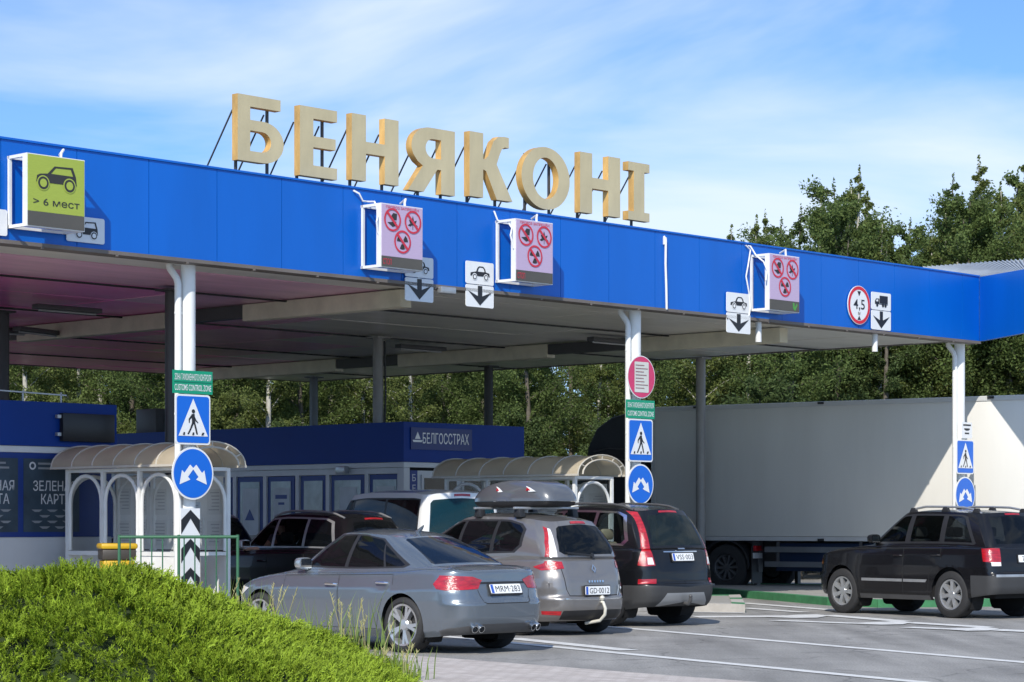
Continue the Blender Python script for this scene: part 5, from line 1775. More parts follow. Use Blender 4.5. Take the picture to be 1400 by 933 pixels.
def window_set(dlo, panes, trim='window_trim'):
    """daylight opening in (x, t): panes first, then the trim round them"""
    r_ = [(k_, [('s', x, t) for x, t in densify(p, 0.08)]) for k_, p in panes]
    r_.append((trim, [('s', x, t) for x, t in densify(dlo, 0.08)]))
    return r_
def door_regs(front, rear, gap=0.007):
    """two door outlines (lists of (x, z)) and the dark gap round them"""
    def grow(p):
        cx = sum(q[0] for q in p) / len(p); cz = sum(q[1] for q in p) / len(p)
        return [(x + math.copysign(gap, x - cx), z + math.copysign(gap, z - cz)) for x, z in p]
    s = lambda p: [('s', x, z) for x, z in p]
    return [('door', s(front)), ('rear_door', s(rear)), ('panel_gap', s(grow(front))), ('panel_gap', s(grow(rear)))]
def fr(y0, y1, t0, t1):
    pass
COMMON = {'panel_gap': GROOVE, 'window_trim': BLACK, 'tail_light': LAMPRED, 'tail_light_upper': LAMPRED, 'reverse_light': LAMPCLEAR,
          'reflector': LAMPRED, 'headlight': LAMPCLEAR, 'trim': BLACK, 'brake_light': LAMPRED, 'indicator': mat('lamp_amber', (0.6, 0.2, 0.02), 0.2)}

# ------------------------------------------------------------------ grey saloon
PG = paint('paint_steel_grey', (0.155, 0.182, 0.212), 0.55, 0.26)
A = dict(name='saloon_car', label='steel grey saloon car beside the juniper, nearest to the camera', cat='car', L=4.70, W=1.83, xr=1.03, xf=3.84, rw=0.325, tw=0.235, rim=0.245,
    arch=0.365, spokes=(5, 0.17, 0.045), paint=PG, squash=0.92,
    rr=(0.42, 0.42), rf=(0.55, 0.5), br=0.12, bf=0.22, tr=0.05, tf=0.07,
    ztop=[(0, 0.925), (0.25, 0.965), (0.6, 0.965), (1.2, 0.94), (2.2, 0.915), (3.3, 0.895), (4.1, 0.80), (4.5, 0.69), (4.7, 0.58)],
    zbot=[(0, 0.23), (0.6, 0.19), (1.4, 0.17), (3.4, 0.17), (4.3, 0.18), (4.7, 0.22)],
    inset=[(0.17, 0.09), (0.26, 0.03), (0.40, 0.012), (0.60, 0.0), (0.72, 0.0), (0.80, 0.022), (0.95, 0.06)],
    dxr=[(0.18, 0.10), (0.30, 0.03), (0.42, 0.0), (0.58, 0.0), (0.63, 0.05), (0.80, 0.085), (0.90, 0.07), (0.96, 0.05)],
    dxf=[(0.2, 0.06), (0.35, 0.0), (0.55, 0.02), (0.7, 0.1)], crown_d=0.04, round=0.05,
    gh=dict(bx0=0.68, bx1=3.42, bw=1.60, brr=(0.22, 0.22), tx0=1.42, tx1=2.72, tw=1.14, trr=(0.2, 0.2), crown_t=0.05, bulge=0.03, brf=(0.5, 0.4)),
    zroof=[(1.42, 1.345), (1.75, 1.405), (2.2, 1.43), (2.55, 1.41), (2.72, 1.375)], zbelt=[(0.68, 1.0), (1.1, 0.965), (2.2, 0.945), (3.42, 0.955)],
    win=[('rear_window', [('r', 0, .05), ('r', .57, .05), ('r', .60, .09), ('r', .46, .90), ('r', .42, .95), ('r', 0, .965)]),
         ('windscreen', [('f', 0, .04), ('f', .60, .04), ('f', .45, .95), ('f', 0, .97)])] +
        window_set([(1.00, .10), (1.10, .03), (3.12, .03), (2.98, .22), (2.64, .84), (2.52, .965), (2.0, .97), (1.66, .89), (1.34, .5)],
                   [('side_window', [(2.21, .08), (3.03, .08), (2.90, .25), (2.56, .82), (2.48, .92), (2.17, .93)]),
                    ('rear_side_window', [(1.46, .08), (2.14, .08), (2.11, .93), (1.98, .93), (1.68, .85), (1.60, .76)]),
                    ('quarter_window', [(1.09, .11), (1.14, .08), (1.42, .08), (1.57, .70), (1.38, .48)])]),
    low=[('tail_light', [('s', .50, .80), ('s', .43, .885), ('r', .80, .90), ('r', .50, .885), ('r', .36, .845), ('r', .44, .745), ('r', .80, .73), ('s', .44, .745)]),
         ('light_strip', [('r', 0, .805), ('r', .40, .80), ('r', .385, .822), ('r', 0, .825)]),  # black strip between the lamps, painted for the shadow at the chrome strip
         ('panel_gap', [('r', .445, .735), ('r', .40, .60), ('r', .36, .585), ('r', 0, .585), ('r', 0, .575), ('r', .365, .575), ('r', .408, .593), ('r', .455, .735)]),
         ('diffuser', [('r', 0, .19), ('s', .42, .19), ('s', .42, .27), ('r', .78, .30), ('r', .50, .345), ('r', 0, .345)]),
         ('headlight', [('s', 4.10, .70), ('s', 4.35, .73), ('f', .50, .66), ('f', .52, .56), ('s', 4.40, .58)]),
         ('grille', [('f', 0, .30), ('f', .36, .34), ('f', .40, .60), ('f', 0, .64)])] +
        door_regs([(2.22, .27), (3.26, .27), (3.34, .55), (3.30, .862), (2.22, .88)], [(1.50, .27), (2.20, .27), (2.20, .88), (1.22, .90), (1.20, .78), (1.37, .62), (1.46, .42)]),
    mats=dict(COMMON, rear_window=GLASS_B, windscreen=GLASS_L, side_window=GLASS_D, rear_side_window=GLASS_D, quarter_window=GLASS_D, door=PG, rear_door=PG, diffuser=DKGREY, light_strip=BLACK, grille=BLACK),  # light_strip is the black strip painted for the shadow at the chrome strip
    handles=[(2.36, .77), (1.40, .80)], handle_mat=CHROME, mirror=(2.98, .99), mirror_mat=mat('mirror_silver', (0.5, 0.52, 0.53), 0.25, 0.8),
    seats=[(2.35, (-.38, .38)), (1.45, (-.38, .38))], cabin_z=0.62, seat_mat=SEATD)
build_car(A)
place(A, G(549, 893), 45.5, 'rl')
number_plate(A, .735, 'MRM·283', w=0.54, off=0.02)
ra = MB(); q = A['_put'](Vector((1.62, 0, 1.415)))
ra.tube([q + Vector((0.05, 0, -0.03)), q + Vector((-0.02, 0, 0.02)), q + Vector((-0.06, 0, 0.055))], 0.02, 8, radii=[0.03, 0.02, 0.006]); ra.build('aerial', PG, A['_root'])
for y in (0.50, -0.50):
    for dy in (-0.045, 0.045):
        M = rear_M(A, .31, 0.0, y + dy)
        ex = MB(); ex.lathe([(0.036, -0.05), (0.043, -0.05), (0.043, 0.06), (0.036, 0.06)], 18, 0, M @ Matrix.Translation((0, 0, 0.0)) @ Matrix.Rotation(R(90), 4, 'X'), closed=True)
        ex.build('exhaust_pipe', CHROME, A['_root'])
hb = MB(); a_ = A['_GP'].find('s', 1.9, .08)
q = A['_put'](Vector(A['_green'](a_, .10)))
hb.box(q.x - 0.25, q.x + 0.25, q.y - 0.04, q.y - 0.035, q.z - 0.005, q.z + 0.03); hb.build('window_sticker', PAPER, A['_root'], smooth=0)

# ------------------------------------------------------------------ grey people carrier with the roof box
PT = paint('paint_taupe_grey', (0.215, 0.205, 0.20), 0.55, 0.32)
B = dict(name='people_carrier', label='dark taupe people carrier with a tow hook under a grey roof box', cat='car', L=4.56, W=1.845, xr=0.90, xf=3.67, rw=0.325, tw=0.21, rim=0.215,
    arch=0.365, spokes=(10, 0, 0.045), paint=PT, squash=0.88, hatch=True,
    rr=(0.45, 0.42), rf=(0.6, 0.55), br=0.16, bf=0.25, tr=0.07, tf=0.08,
    ztop=[(0, 1.0), (0.4, 1.02), (1.2, 1.01), (3.2, 0.98), (3.9, 0.90), (4.35, 0.75), (4.56, 0.62)],
    zbot=[(0, 0.20), (0.6, 0.19), (1.4, 0.19), (3.4, 0.19), (4.56, 0.22)],
    inset=[(0.18, 0.09), (0.27, 0.03), (0.42, 0.01), (0.62, 0.0), (0.75, 0.01), (0.86, 0.035), (1.03, 0.07)],
    dxr=[(0.18, 0.10), (0.27, 0.03), (0.38, 0.0), (0.50, 0.0), (0.54, 0.05), (0.80, 0.075), (1.02, 0.12)], dxf=[(0.2, 0.06), (0.4, 0.0), (0.6, 0.03), (0.75, 0.12)],
    gh=dict(bx0=0.175, bx1=3.82, bw=1.58, brr=(0.26, 0.30), bbr=0.12, tx0=0.50, tx1=2.62, tw=1.16, trr=(0.28, 0.24), tbr=0.10, bulge=0.05, crown_t=0.06, brf=(0.7, 0.45)),
    zroof=[(0.5, 1.535), (0.9, 1.60), (1.5, 1.64), (2.1, 1.645), (2.62, 1.59)], zbelt=[(0.14, 1.03), (0.8, 1.06), (2, 1.04), (3.82, 1.03)], deck_bump=0.01,
    win=[('rear_window', [('r', 0, .05), ('r', .50, .07), ('r', .57, .16), ('r', .52, .55), ('r', .45, .80), ('r', .40, .86), ('r', 0, .885)]),
         ('tail_light_clear', [('r', .615, 0.0), ('r', .70, 0.0), ('r', .645, .38), ('r', .545, .80), ('r', .525, .78), ('r', .585, .38)]),
         ('tail_light_upper', [('r', .70, 0), ('r', .735, 0.0), ('r', .675, .40), ('r', .565, .84), ('r', .545, .80), ('r', .645, .38)]),
         ('brake_light', [('r', 0, .905), ('r', .16, .90), ('r', .15, .965), ('r', 0, .97)]),
         ('windscreen', [('f', 0, .04), ('f', .60, .04), ('f', .45, .95), ('f', 0, .97)])] +
        window_set([(.90, .26), (1.04, .08), (3.40, .04), (3.24, .18), (2.60, .84), (2.44, .93), (1.3, .94), (1.02, .86), (.90, .72)],
                   [('side_window', [(2.38, .10), (3.24, .10), (2.58, .79), (2.42, .88), (2.34, .88)]),
                    ('rear_side_window', [(1.60, .12), (2.30, .10), (2.27, .88), (1.57, .89)]),
                    ('quarter_window', [(.96, .29), (1.08, .13), (1.52, .12), (1.50, .89), (1.31, .89), (1.06, .82), (.96, .70)])]),
    low=[('tail_light', [('s', .60, .915), ('s', .42, .965), ('r', .74, .995), ('r', .56, .985), ('r', .55, .895), ('r', .74, .875), ('s', .44, .87)]),
         ('panel_gap', [('r', .60, .89), ('r', .57, .62), ('r', .52, .53), ('r', 0, .52), ('r', 0, .532), ('r', .512, .542), ('r', .558, .62), ('r', .588, .89)]),
         ('chrome_strip', [('r', 0, .475), ('r', .60, .485), ('r', .60, .50), ('r', 0, .49)]),
         ('lower_grille', [('r', 0, .20), ('r', .62, .22), ('r', .62, .34), ('r', 0, .345)]),
         ('reflector', [('r', .64, .28), ('s', .42, .29), ('s', .42, .335), ('r', .64, .335)]),
         ('recess', [('r', 0, .545), ('r', .40, .55), ('r', .36, .665), ('r', 0, .67)]),
         ('headlight', [('s', 3.9, .74), ('s', 4.2, .76), ('f', .50, .66), ('f', .52, .56), ('s', 4.3, .60)])] +
        door_regs([(2.36, .30), (3.36, .30), (3.42, .60), (3.38, .93), (2.36, .95)], [(1.42, .30), (2.34, .30), (2.34, .95), (1.26, .96), (1.24, .80), (1.32, .60)]),
    mats=dict(COMMON, rear_window=GLASS_D, windscreen=GLASS_L, side_window=GLASS_L, rear_side_window=GLASS_D, quarter_window=GLASS_D, door=PT, rear_door=PT, lower_grille=BLACK, tail_light_clear=LAMPCLEAR, chrome_strip=CHROME, recess=PT),
    pairs=('door', 'rear_door', 'tail_light', 'headlight', 'side_window', 'rear_side_window', 'quarter_window', 'reflector', 'tail_light_upper', 'tail_light_clear'),
    handles=[(2.50, .84), (1.46, .86)], mirror=(3.16, 1.10), seats=[(2.5, (-.38, .38)), (1.6, (-.5, 0, .5))], cabin_z=0.70)
build_car(B)
place(B, G(818, 864), 43.0, 'rr')
M = number_plate(B, .60, 'GD·0012', w=0.52, off=0.03)
lz = MB(); M = rear_M(B, .885, 0.012)
for sx in (-1, 1):     # diamond badge in two halves
    lz.flat([(0, .062), (0, .040), (.020 * sx, 0.0), (0, -.040), (0, -.062), (.042 * sx, 0)], -0.006, M=M)
lz.build('badge', CHROME, B['_root'], smooth=0)
M = rear_M(B, .72, 0.008)
lz = MB()
for i in range(6): lz.box(-0.14 + i * 0.05, -0.11 + i * 0.05, -0.006, 0, -0.014, 0.014, M=M)
lz.build('badge_lettering', CHROME, B['_root'], smooth=0)
M = rear_M(B, .60, 0.008, -0.50)
st = MB(); st.flat([(-.03, -.07), (-.015, -.07), (.03, .07), (.015, .07)], -0.006, M=M); st.flat(circle(.06, .03, .02, 12), -0.006, M=M); st.build('sticker', SIGNWHITE, B['_root'], smooth=0)
tb = MB(); q = B['_put'](Vector((0, 0, 0)))
tb.tube([(q.x + 0.10, -0.06, 0.47), (q.x - 0.02, -0.06, 0.44), (q.x - 0.06, -0.06, 0.36), (q.x - 0.05, -0.06, 0.28), (q.x + 0.02, -0.04, 0.20), (q.x + 0.20, 0.06, 0.16)], 0.022, 12)
tb.lathe([(0.0, -0.035), (0.025, -0.025), (0.036, 0.0), (0.025, 0.025), (0, 0.035)], 16, 0, Matrix.Translation((q.x - 0.0, -0.06, 0.50)))
tb.build('tow_hook', mat('tow_hook_pale', (0.55, 0.53, 0.46), 0.5), B['_root'])
wp = MB(); M = rear_M(B, .99, 0.02); wp.bar(M @ Vector((0.02, -0.01, 0.07)), M @ Vector((-0.42, -0.005, 0.11)), 0.022); wp.lathe([(0, 0), (0.03, 0), (0.03, 0.03), (0, 0.03)], 14, 0, M @ Matrix.Translation((0.02, 0.01, 0.07)) @ Matrix.Rotation(R(90), 4, 'X')); wp.build('rear_wiper', BLACK, B['_root'])
# roof bars (parts of the car) and the roof box (a thing of its own)
bars = []
for xb in (1.15, 2.05):
    q = B['_put'](Vector((xb, 0, 0)))
    zc_ = 1.70
    rb = MB(); rb.bar((q.x, -0.60, zc_), (q.x, 0.60, zc_), 0.05, 0.03); rbo = rb.build('roof_bar', STEEL, B['_root'], bevel=0.006)
    for sg in (-1, 1):
        ft = MB(); ft.add([(q.x + dx, sg * (0.50 + dy), z) for z, e_ in ((1.575, 1.0), (1.684, 0.7)) for dx, dy in ((-.07 * e_, -.05), (.07 * e_, -.05), (.07 * e_, .05), (-.07 * e_, .05))],
                          [(3, 2, 1, 0), (4, 5, 6, 7), (0, 1, 5, 4), (1, 2, 6, 5), (2, 3, 7, 6), (3, 0, 4, 7)]); ft.build('foot', BLACK, rbo, bevel=0.01)
Bm = B['_root'].matrix_basis.copy()
q = B['_put'](Vector((1.66, 0, 1.718)))
RBX = paint('roof_box_grey', (0.115, 0.12, 0.13), 0.3, 0.30)
rbx = thing('roof_box', 'grey roof box with red and white emblems on the roof of the people carrier', 'roof box', Bm @ Vector((q.x, 0.02, q.z)), B['_root'].rotation_euler[2])
LB, WB = 0.84, 0.36
def box_ring(z, f, sh=0.0):
    o = []
    for i in range(48):
        a = 2 * math.pi * i / 48
        c_, s_ = math.cos(a), math.sin(a)
        pw = 0.42 if c_ < 0 else 0.62
        x = LB * f * math.copysign(abs(c_) ** pw, c_); y = WB * (1 - (1 - f) * 0.8) * math.copysign(abs(s_) ** 0.45, s_)
        if c_ > 0: y *= 1 - 0.28 * (abs(x) / LB) ** 2
        o.append(Vector((x + sh, y, z)))
    return o
def loft(rings, mb, cap0=True, cap1=True):
    n = len(rings[0]); vs = [p for r_ in rings for p in r_]; fs = []
    for i in range(len(rings) - 1):
        for j in range(n):
            k = (j + 1) % n
            fs.append((i*n+j, i*n+k, (i+1)*n+k, (i+1)*n+j))
    if cap0: fs.append(tuple(range(n - 1, -1, -1)))
    if cap1: fs.append(tuple((len(rings) - 1) * n + j for j in range(n)))
    mb.add(vs, fs)
b = MB(); loft([box_ring(0.0, 0.86), box_ring(0.025, 0.95), box_ring(0.07, 0.985)], b); b.build('base', BLACK, rbx, smooth=50)
def lid_ring(z, f):
    r_ = box_ring(z, f)
    for p in r_:
        if p.x > 0: p.z = 0.075 + (p.z - 0.075) * (1 - 0.42 * (p.x / LB) ** 1.5)
        else: p.z = 0.075 + (p.z - 0.075) * (1 - 0.10 * (p.x / LB) ** 2)
    return r_
b = MB(); loft([lid_ring(0.075, 1.0), lid_ring(0.12, 0.995), lid_ring(0.18, 0.965), lid_ring(0.25, 0.90), lid_ring(0.31, 0.80), lid_ring(0.345, 0.66), lid_ring(0.362, 0.45), lid_ring(0.368, 0.2)], b); b.build('lid', RBX, rbx, smooth=50)
b = MB()
for (x, z, y_, w_, red) in ((-0.52, 0.235, WB * 0.955, 0.1, 0), (0.10, 0.235, WB * 0.955, 0.07, 1)):
    b.add([(x - w_, y_, z - 0.03), (x + w_ * .4, y_, z - 0.035), (x + w_, y_ - 0.012, z + 0.045), (x + w_ * .2, y_ - 0.012, z + 0.02)], [(0, 1, 2, 3), (3, 2, 1, 0)], 0)
    b.add([(x + 0.0, y_ + 0.003, z - 0.015), (x + w_ * .9, y_ + 0.003, z - 0.02), (x + w_ * .8, y_ - 0.008, z + 0.03)], [(0, 1, 2), (2, 1, 0)], 1)
b.build('emblem', [SIGNWHITE, SIGNRED], rbx, smooth=0)

# ------------------------------------------------------------------ black SUV with tall tail lights
PB = paint('paint_black', (0.006, 0.006, 0.0075), 0.0, 0.25, 0.35, 0.3)
PBB = paint('paint_blue_black', (0.006, 0.0065, 0.008), 0.0, 0.25, 0.4, 0.3)
VB = dict(name='suv', label='black SUV with tall red tail lights right of the roof box', cat='car', L=4.80, W=1.90, xr=1.03, xf=3.89, rw=0.365, tw=0.235, rim=0.23,
    arch=0.42, spokes=(6, 0, 0.07), paint=PBB, squash=0.88, hatch=True,
    rr=(0.34, 0.36), rf=(0.5, 0.5), br=0.12, bf=0.2, tr=0.05, tf=0.06,
    ztop=[(0, 1.10), (0.5, 1.13), (1.5, 1.12), (3.3, 1.07), (4.2, 1.0), (4.62, 0.88), (4.80, 0.75)], zbot=[(0, 0.30), (0.6, 0.25), (1.4, 0.24), (3.5, 0.24), (4.8, 0.28)],
    inset=[(0.24, 0.08), (0.36, 0.02), (0.56, 0.0), (0.8, 0.0), (0.95, 0.02), (1.14, 0.06)],
    dxr=[(0.24, 0.12), (0.36, 0.03), (0.48, 0.0), (0.60, 0.0), (0.64, 0.06), (0.9, 0.08), (1.12, 0.10)], dxf=[(0.25, 0.06), (0.4, 0.0), (0.7, 0.03), (0.9, 0.1)],
    gh=dict(bx0=0.165, bx1=3.5, bw=1.64, brr=(0.16, 0.2), tx0=0.48, tx1=2.62, tw=1.26, trr=(0.2, 0.2), bulge=0.03, crown_t=0.05, brf=(0.5, 0.42)),
    zroof=[(0.48, 1.70), (1.0, 1.755), (1.9, 1.78), (2.62, 1.725)], zbelt=[(0.12, 1.12), (1.0, 1.14), (1.5, 1.14), (3.5, 1.12)],
    win=[('rear_window', [('r', 0, .06), ('r', .56, .06), ('r', .60, .12), ('r', .50, .80), ('r', .46, .86), ('r', 0, .88)]),
         ('tail_light_upper', [('r', .665, 0), ('r', .775, 0.0), ('r', .70, .45), ('r', .612, .96), ('r', .565, .96), ('r', .62, .45)]),
         ('brake_light', [('r', 0, .915), ('r', .22, .91), ('r', .21, .96), ('r', 0, .965)]),
         ('windscreen', [('f', 0, .04), ('f', .60, .04), ('f', .48, .95), ('f', 0, .97)])] +
        window_set([(.60, .20), (.70, .06), (3.14, .05), (3.0, .2), (2.58, .84), (2.44, .93), (.96, .93), (.76, .85)],
                   [('side_window', [(2.30, .10), (3.04, .10), (2.54, .80), (2.40, .88), (2.27, .88)]),
                    ('rear_side_window', [(1.46, .10), (2.23, .10), (2.20, .88), (1.44, .88)]),
                    ('quarter_window', [(.68, .22), (.76, .11), (1.39, .10), (1.37, .88), (.98, .88), (.82, .80)])]),
    low=[('reverse_light', [('r', .64, .90), ('r', .74, .90), ('r', .73, 1.0), ('r', .655, 1.0)]),
         ('tail_light', [('s', .30, 1.12), ('s', .32, .89), ('r', .79, .875), ('r', .62, .885), ('r', .655, 1.14), ('r', .80, 1.14)]),
         ('chrome_strip', [('r', 0, 1.075), ('r', .40, 1.075), ('r', .40, 1.092), ('r', 0, 1.092)]),
         ('recess', [('r', 0, .93), ('r', .36, .93), ('r', .38, 1.07), ('r', 0, 1.07)]),
         ('panel_gap', [('r', 0, .655), ('r', .62, .66), ('r', .62, .67), ('r', 0, .665)]),
         ('reflector', [('r', .64, .625), ('s', .30, .62), ('s', .30, .69), ('r', .62, .695)]),
         ('skid_plate', [('r', 0, .36), ('r', .52, .30), ('r', .60, .30), ('r', .44, .49), ('r', 0, .49)]),
         ('bumper_trim', [('r', 0, .24), ('s', .62, .24), ('s', .60, .60), ('r', .60, .60), ('r', 0, .57)]),
         ('trim', [('s', 1.44, .22), ('s', 3.48, .22), ('s', 3.48, .36), ('s', 1.44, .36)]),
         ('headlight', [('s', 4.15, .86), ('s', 4.45, .88), ('f', .55, .80), ('f', .55, .68), ('s', 4.5, .70)])] +
        door_regs([(2.28, .37), (3.38, .37), (3.44, .6), (3.40, 1.03), (2.28, 1.06)], [(1.56, .37), (2.26, .37), (2.26, 1.06), (1.30, 1.07), (1.28, .9), (1.48, .7)]),
    mats=dict(COMMON, rear_window=glass_mat('car_glass_teal', (0.30, 0.36, 0.36), (0.02, 0.03, 0.03), 0.5), windscreen=GLASS_L, side_window=GLASS_L, rear_side_window=GLASS_L, quarter_window=GLASS_L, door=PBB, rear_door=PBB,
              bumper_trim=CLAD, skid_plate=mat('skid_silver', (0.36, 0.37, 0.38), 0.4, 0.5), chrome_strip=CHROME, recess=PBB, window_trim=CHROME),
    handles=[(2.42, .93), (1.46, .95)], mirror=(3.04, 1.2), seats=[(2.45, (-.38, .38)), (1.55, (-.42, .42))], cabin_z=0.80, seat_mat=SEATB, zu=0.28)
build_car(VB)
place(VB, G(929, 852), 43, 'rr')
number_plate(VB, 1.0, 'VSS·003', w=0.50, off=0.02)
M = rear_M(VB, 1.115, 0.012); l = MB(); l.box(-0.07, 0.07, -0.006, 0, -0.012, 0.012, M=M); l.build('badge', CHROME, VB['_root'], smooth=0)
def roof_rails(S, x0, x1, y, m_=BLACK, h=0.05, r=0.018):
    for sg in (-1, 1):
        rb = MB(); pts = []
        for i in range(9):
            f = i / 8
            q = S['_put'](Vector((x0 + (x1 - x0) * f, y * sg, S['_zT'](x0 + (x1 - x0) * f, y))))
            q.z += h * min(1, 6 * f, 6 * (1 - f)) - 0.005
            pts.append(q)
        rb.tube(pts, r, 8); rb.build('roof_rail', m_, S['_root'])
roof_rails(VB, 0.7, 2.5, 0.55, DKGREY)
q = VB['_put'](Vector((0, 0, 0)))
tb = MB()
tb.bar((q.x + 0.2, -0.5, 0.36), (q.x + 0.2, 0.5, 0.36), 0.06); tb.tube([(q.x + 0.15, 0, 0.36), (q.x - 0.02, 0, 0.33), (q.x - 0.06, 0, 0.38), (q.x - 0.06, 0, 0.42)], 0.028, 10)
tb.lathe([(0, -.03), (.02, -.02), (.03, 0), (.02, .02), (0, .03)], 14, 0, Matrix.Translation((q.x - 0.06, 0, 0.44))); tb.build('tow_hook', DKGREY, VB['_root'])

# ------------------------------------------------------------------ black SUV with roof rails on the right
J = dict(name='suv', label='black boxy SUV with roof rails and chrome wheels, rightmost vehicle', cat='car', L=4.74, W=1.87, xr=1.08, xf=3.86, rw=0.375, tw=0.25, rim=0.24,
    arch=0.43, flare=0.065, spokes=(7, 0, 0.075), paint=PB, squash=0.90, hatch=True,
    rr=(0.20, 0.24), rf=(0.36, 0.42), br=0.07, bf=0.14, tr=0.03, tf=0.04,
    ztop=[(0, 1.09), (0.5, 1.12), (1.5, 1.13), (3.3, 1.10), (4.2, 1.04), (4.6, 0.95), (4.74, 0.82)], zbot=[(0, 0.40), (0.6, 0.33), (1.5, 0.27), (3.5, 0.27), (4.74, 0.33)],
    inset=[(0.27, 0.06), (0.38, 0.012), (0.6, 0.0), (0.8, 0.0), (1.0, 0.02), (1.14, 0.045)],
    dxr=[(0.3, 0.12), (0.42, 0.02), (0.5, 0.0), (0.70, 0.0), (0.73, 0.06), (0.9, 0.07), (1.12, 0.09)], dxf=[(0.3, 0.06), (0.45, 0.0), (0.65, 0.0), (0.7, 0.04), (1.0, 0.06)],
    gh=dict(bx0=0.15, bx1=3.42, bw=1.67, brr=(0.12, 0.14), tx0=0.50, tx1=2.62, tw=1.34, trr=(0.14, 0.16), bulge=0.02, crown_t=0.035, brf=(0.34, 0.34), trf=(0.2, 0.2)),
    zroof=[(0.5, 1.665), (1.1, 1.70), (2.0, 1.715), (2.62, 1.665)], zbelt=[(0.12, 1.112), (0.8, 1.14), (1.5, 1.15), (3.42, 1.13)],
    win=[('rear_window', [('r', 0, .08), ('r', .66, .08), ('r', .56, .88), ('r', 0, .90)]), ('brake_light', [('r', 0, .925), ('r', .18, .92), ('r', .18, .965), ('r', 0, .97)]),
         ('windscreen', [('f', 0, .04), ('f', .62, .04), ('f', .52, .95), ('f', 0, .97)])] +
        window_set([(.56, .09), (.60, .04), (3.12, .04), (3.02, .16), (2.56, .86), (2.46, .93), (1.0, .93), (.86, .88)],
                   [('side_window', [(2.28, .10), (3.00, .10), (2.50, .82), (2.42, .88), (2.24, .88)]),
                    ('rear_side_window', [(1.42, .10), (2.15, .10), (2.12, .88), (1.42, .88)]),
                    ('quarter_window', [(.64, .10), (1.30, .10), (1.30, .88), (1.0, .88), (.92, .84)])]),
    low=[('reverse_light', [('r', .66, .83), ('r', .83, .83), ('r', .83, .89), ('r', .66, .89)]),
         ('tail_light', [('s', .36, 1.10), ('s', .30, .90), ('r', .84, .89), ('r', .655, .89), ('r', .645, 1.10), ('r', .80, 1.12)]),
         ('chrome_strip', [('r', 0, .66), ('r', .80, .66), ('r', .80, .70), ('r', 0, .70)]),
         ('panel_gap', [('r', 0, .715), ('r', .64, .72), ('r', .64, .73), ('r', 0, .725)]),
         ('recess', [('r', 0, .86), ('r', .42, .86), ('r', .42, 1.02), ('r', 0, 1.02)]),
         ('bumper_trim', [('r', 0, .3), ('s', .58, .3), ('s', .58, .68), ('r', .80, .68), ('r', 0, .655)]),
         ('door_trim_rear', [('s', 1.66, .555), ('s', 2.215, .555), ('s', 2.215, .60), ('s', 1.62, .60)]),
         ('door_trim', [('s', 2.245, .555), ('s', 3.30, .555), ('s', 3.30, .60), ('s', 2.245, .60)]),
         ('sill_trim', [('s', 1.52, .27), ('s', 3.42, .27), ('s', 3.42, .345), ('s', 1.52, .345)]),
         ('indicator', [('s', 4.42, .82), ('s', 4.50, .95), ('f', .75, .95), ('f', .75, .80)]),
         ('headlight', [('f', .72, .82), ('f', .72, .95), ('f', .42, .95), ('f', .42, .84)]),
         ('grille', [('f', 0, .72), ('f', .38, .74), ('f', .38, .96), ('f', 0, .97)])] +
        door_regs([(2.24, .36), (3.34, .36), (3.38, .6), (3.36, 1.07), (2.24, 1.085)], [(1.62, .36), (2.22, .36), (2.22, 1.085), (1.32, 1.09), (1.30, .92), (1.56, .72)]),
    mats=dict(COMMON, rear_window=GLASS_D, windscreen=GLASS_L, side_window=GLASS_L, rear_side_window=GLASS_L, quarter_window=GLASS_D, door=PB, rear_door=PB, chrome_strip=STEEL, recess=PB, grille=CHROME,
              bumper_trim=CLAD, door_trim=STEEL, door_trim_rear=STEEL, sill_trim=DKGREY, trim=PB),
    handles=[(2.38, .97), (1.44, .985)], mirror=(3.02, 1.22), seats=[(2.42, (-.38, .38)), (1.5, (-.42, .42))], cabin_z=0.82, seat_mat=SEATD, zu=0.32, flare_mat=PB)
build_car(J)
place(J, G(1299, 845.5), 34.5, 'rl')
number_plate(J, .94, '7·LM 3', y=0.0, w=0.52, blue=False)
for sg in (1, -1):
    pass
roof_rails(J, 0.62, 2.45, 0.58, STEEL, 0.075, 0.018)
for xx in (0.75, 1.5, 2.3):
    for sg in (-1, 1):
        q = J['_put'](Vector((xx, 0.58 * sg, J['_zT'](xx, 0.58)))); f_ = MB(); f_.add([(q.x + dx, q.y + dy, q.z + z) for z, e_ in ((-.01, 1), (.07, .45)) for dx, dy in ((-.09 * e_, -.025), (.09 * e_, -.025), (.09 * e_, .025), (-.09 * e_, .025))],
              [(3, 2, 1, 0), (4, 5, 6, 7), (0, 1, 5, 4), (1, 2, 6, 5), (2, 3, 7, 6), (3, 0, 4, 7)]); f_.build('rail_foot', BLACK, J['_root'], bevel=0.008)

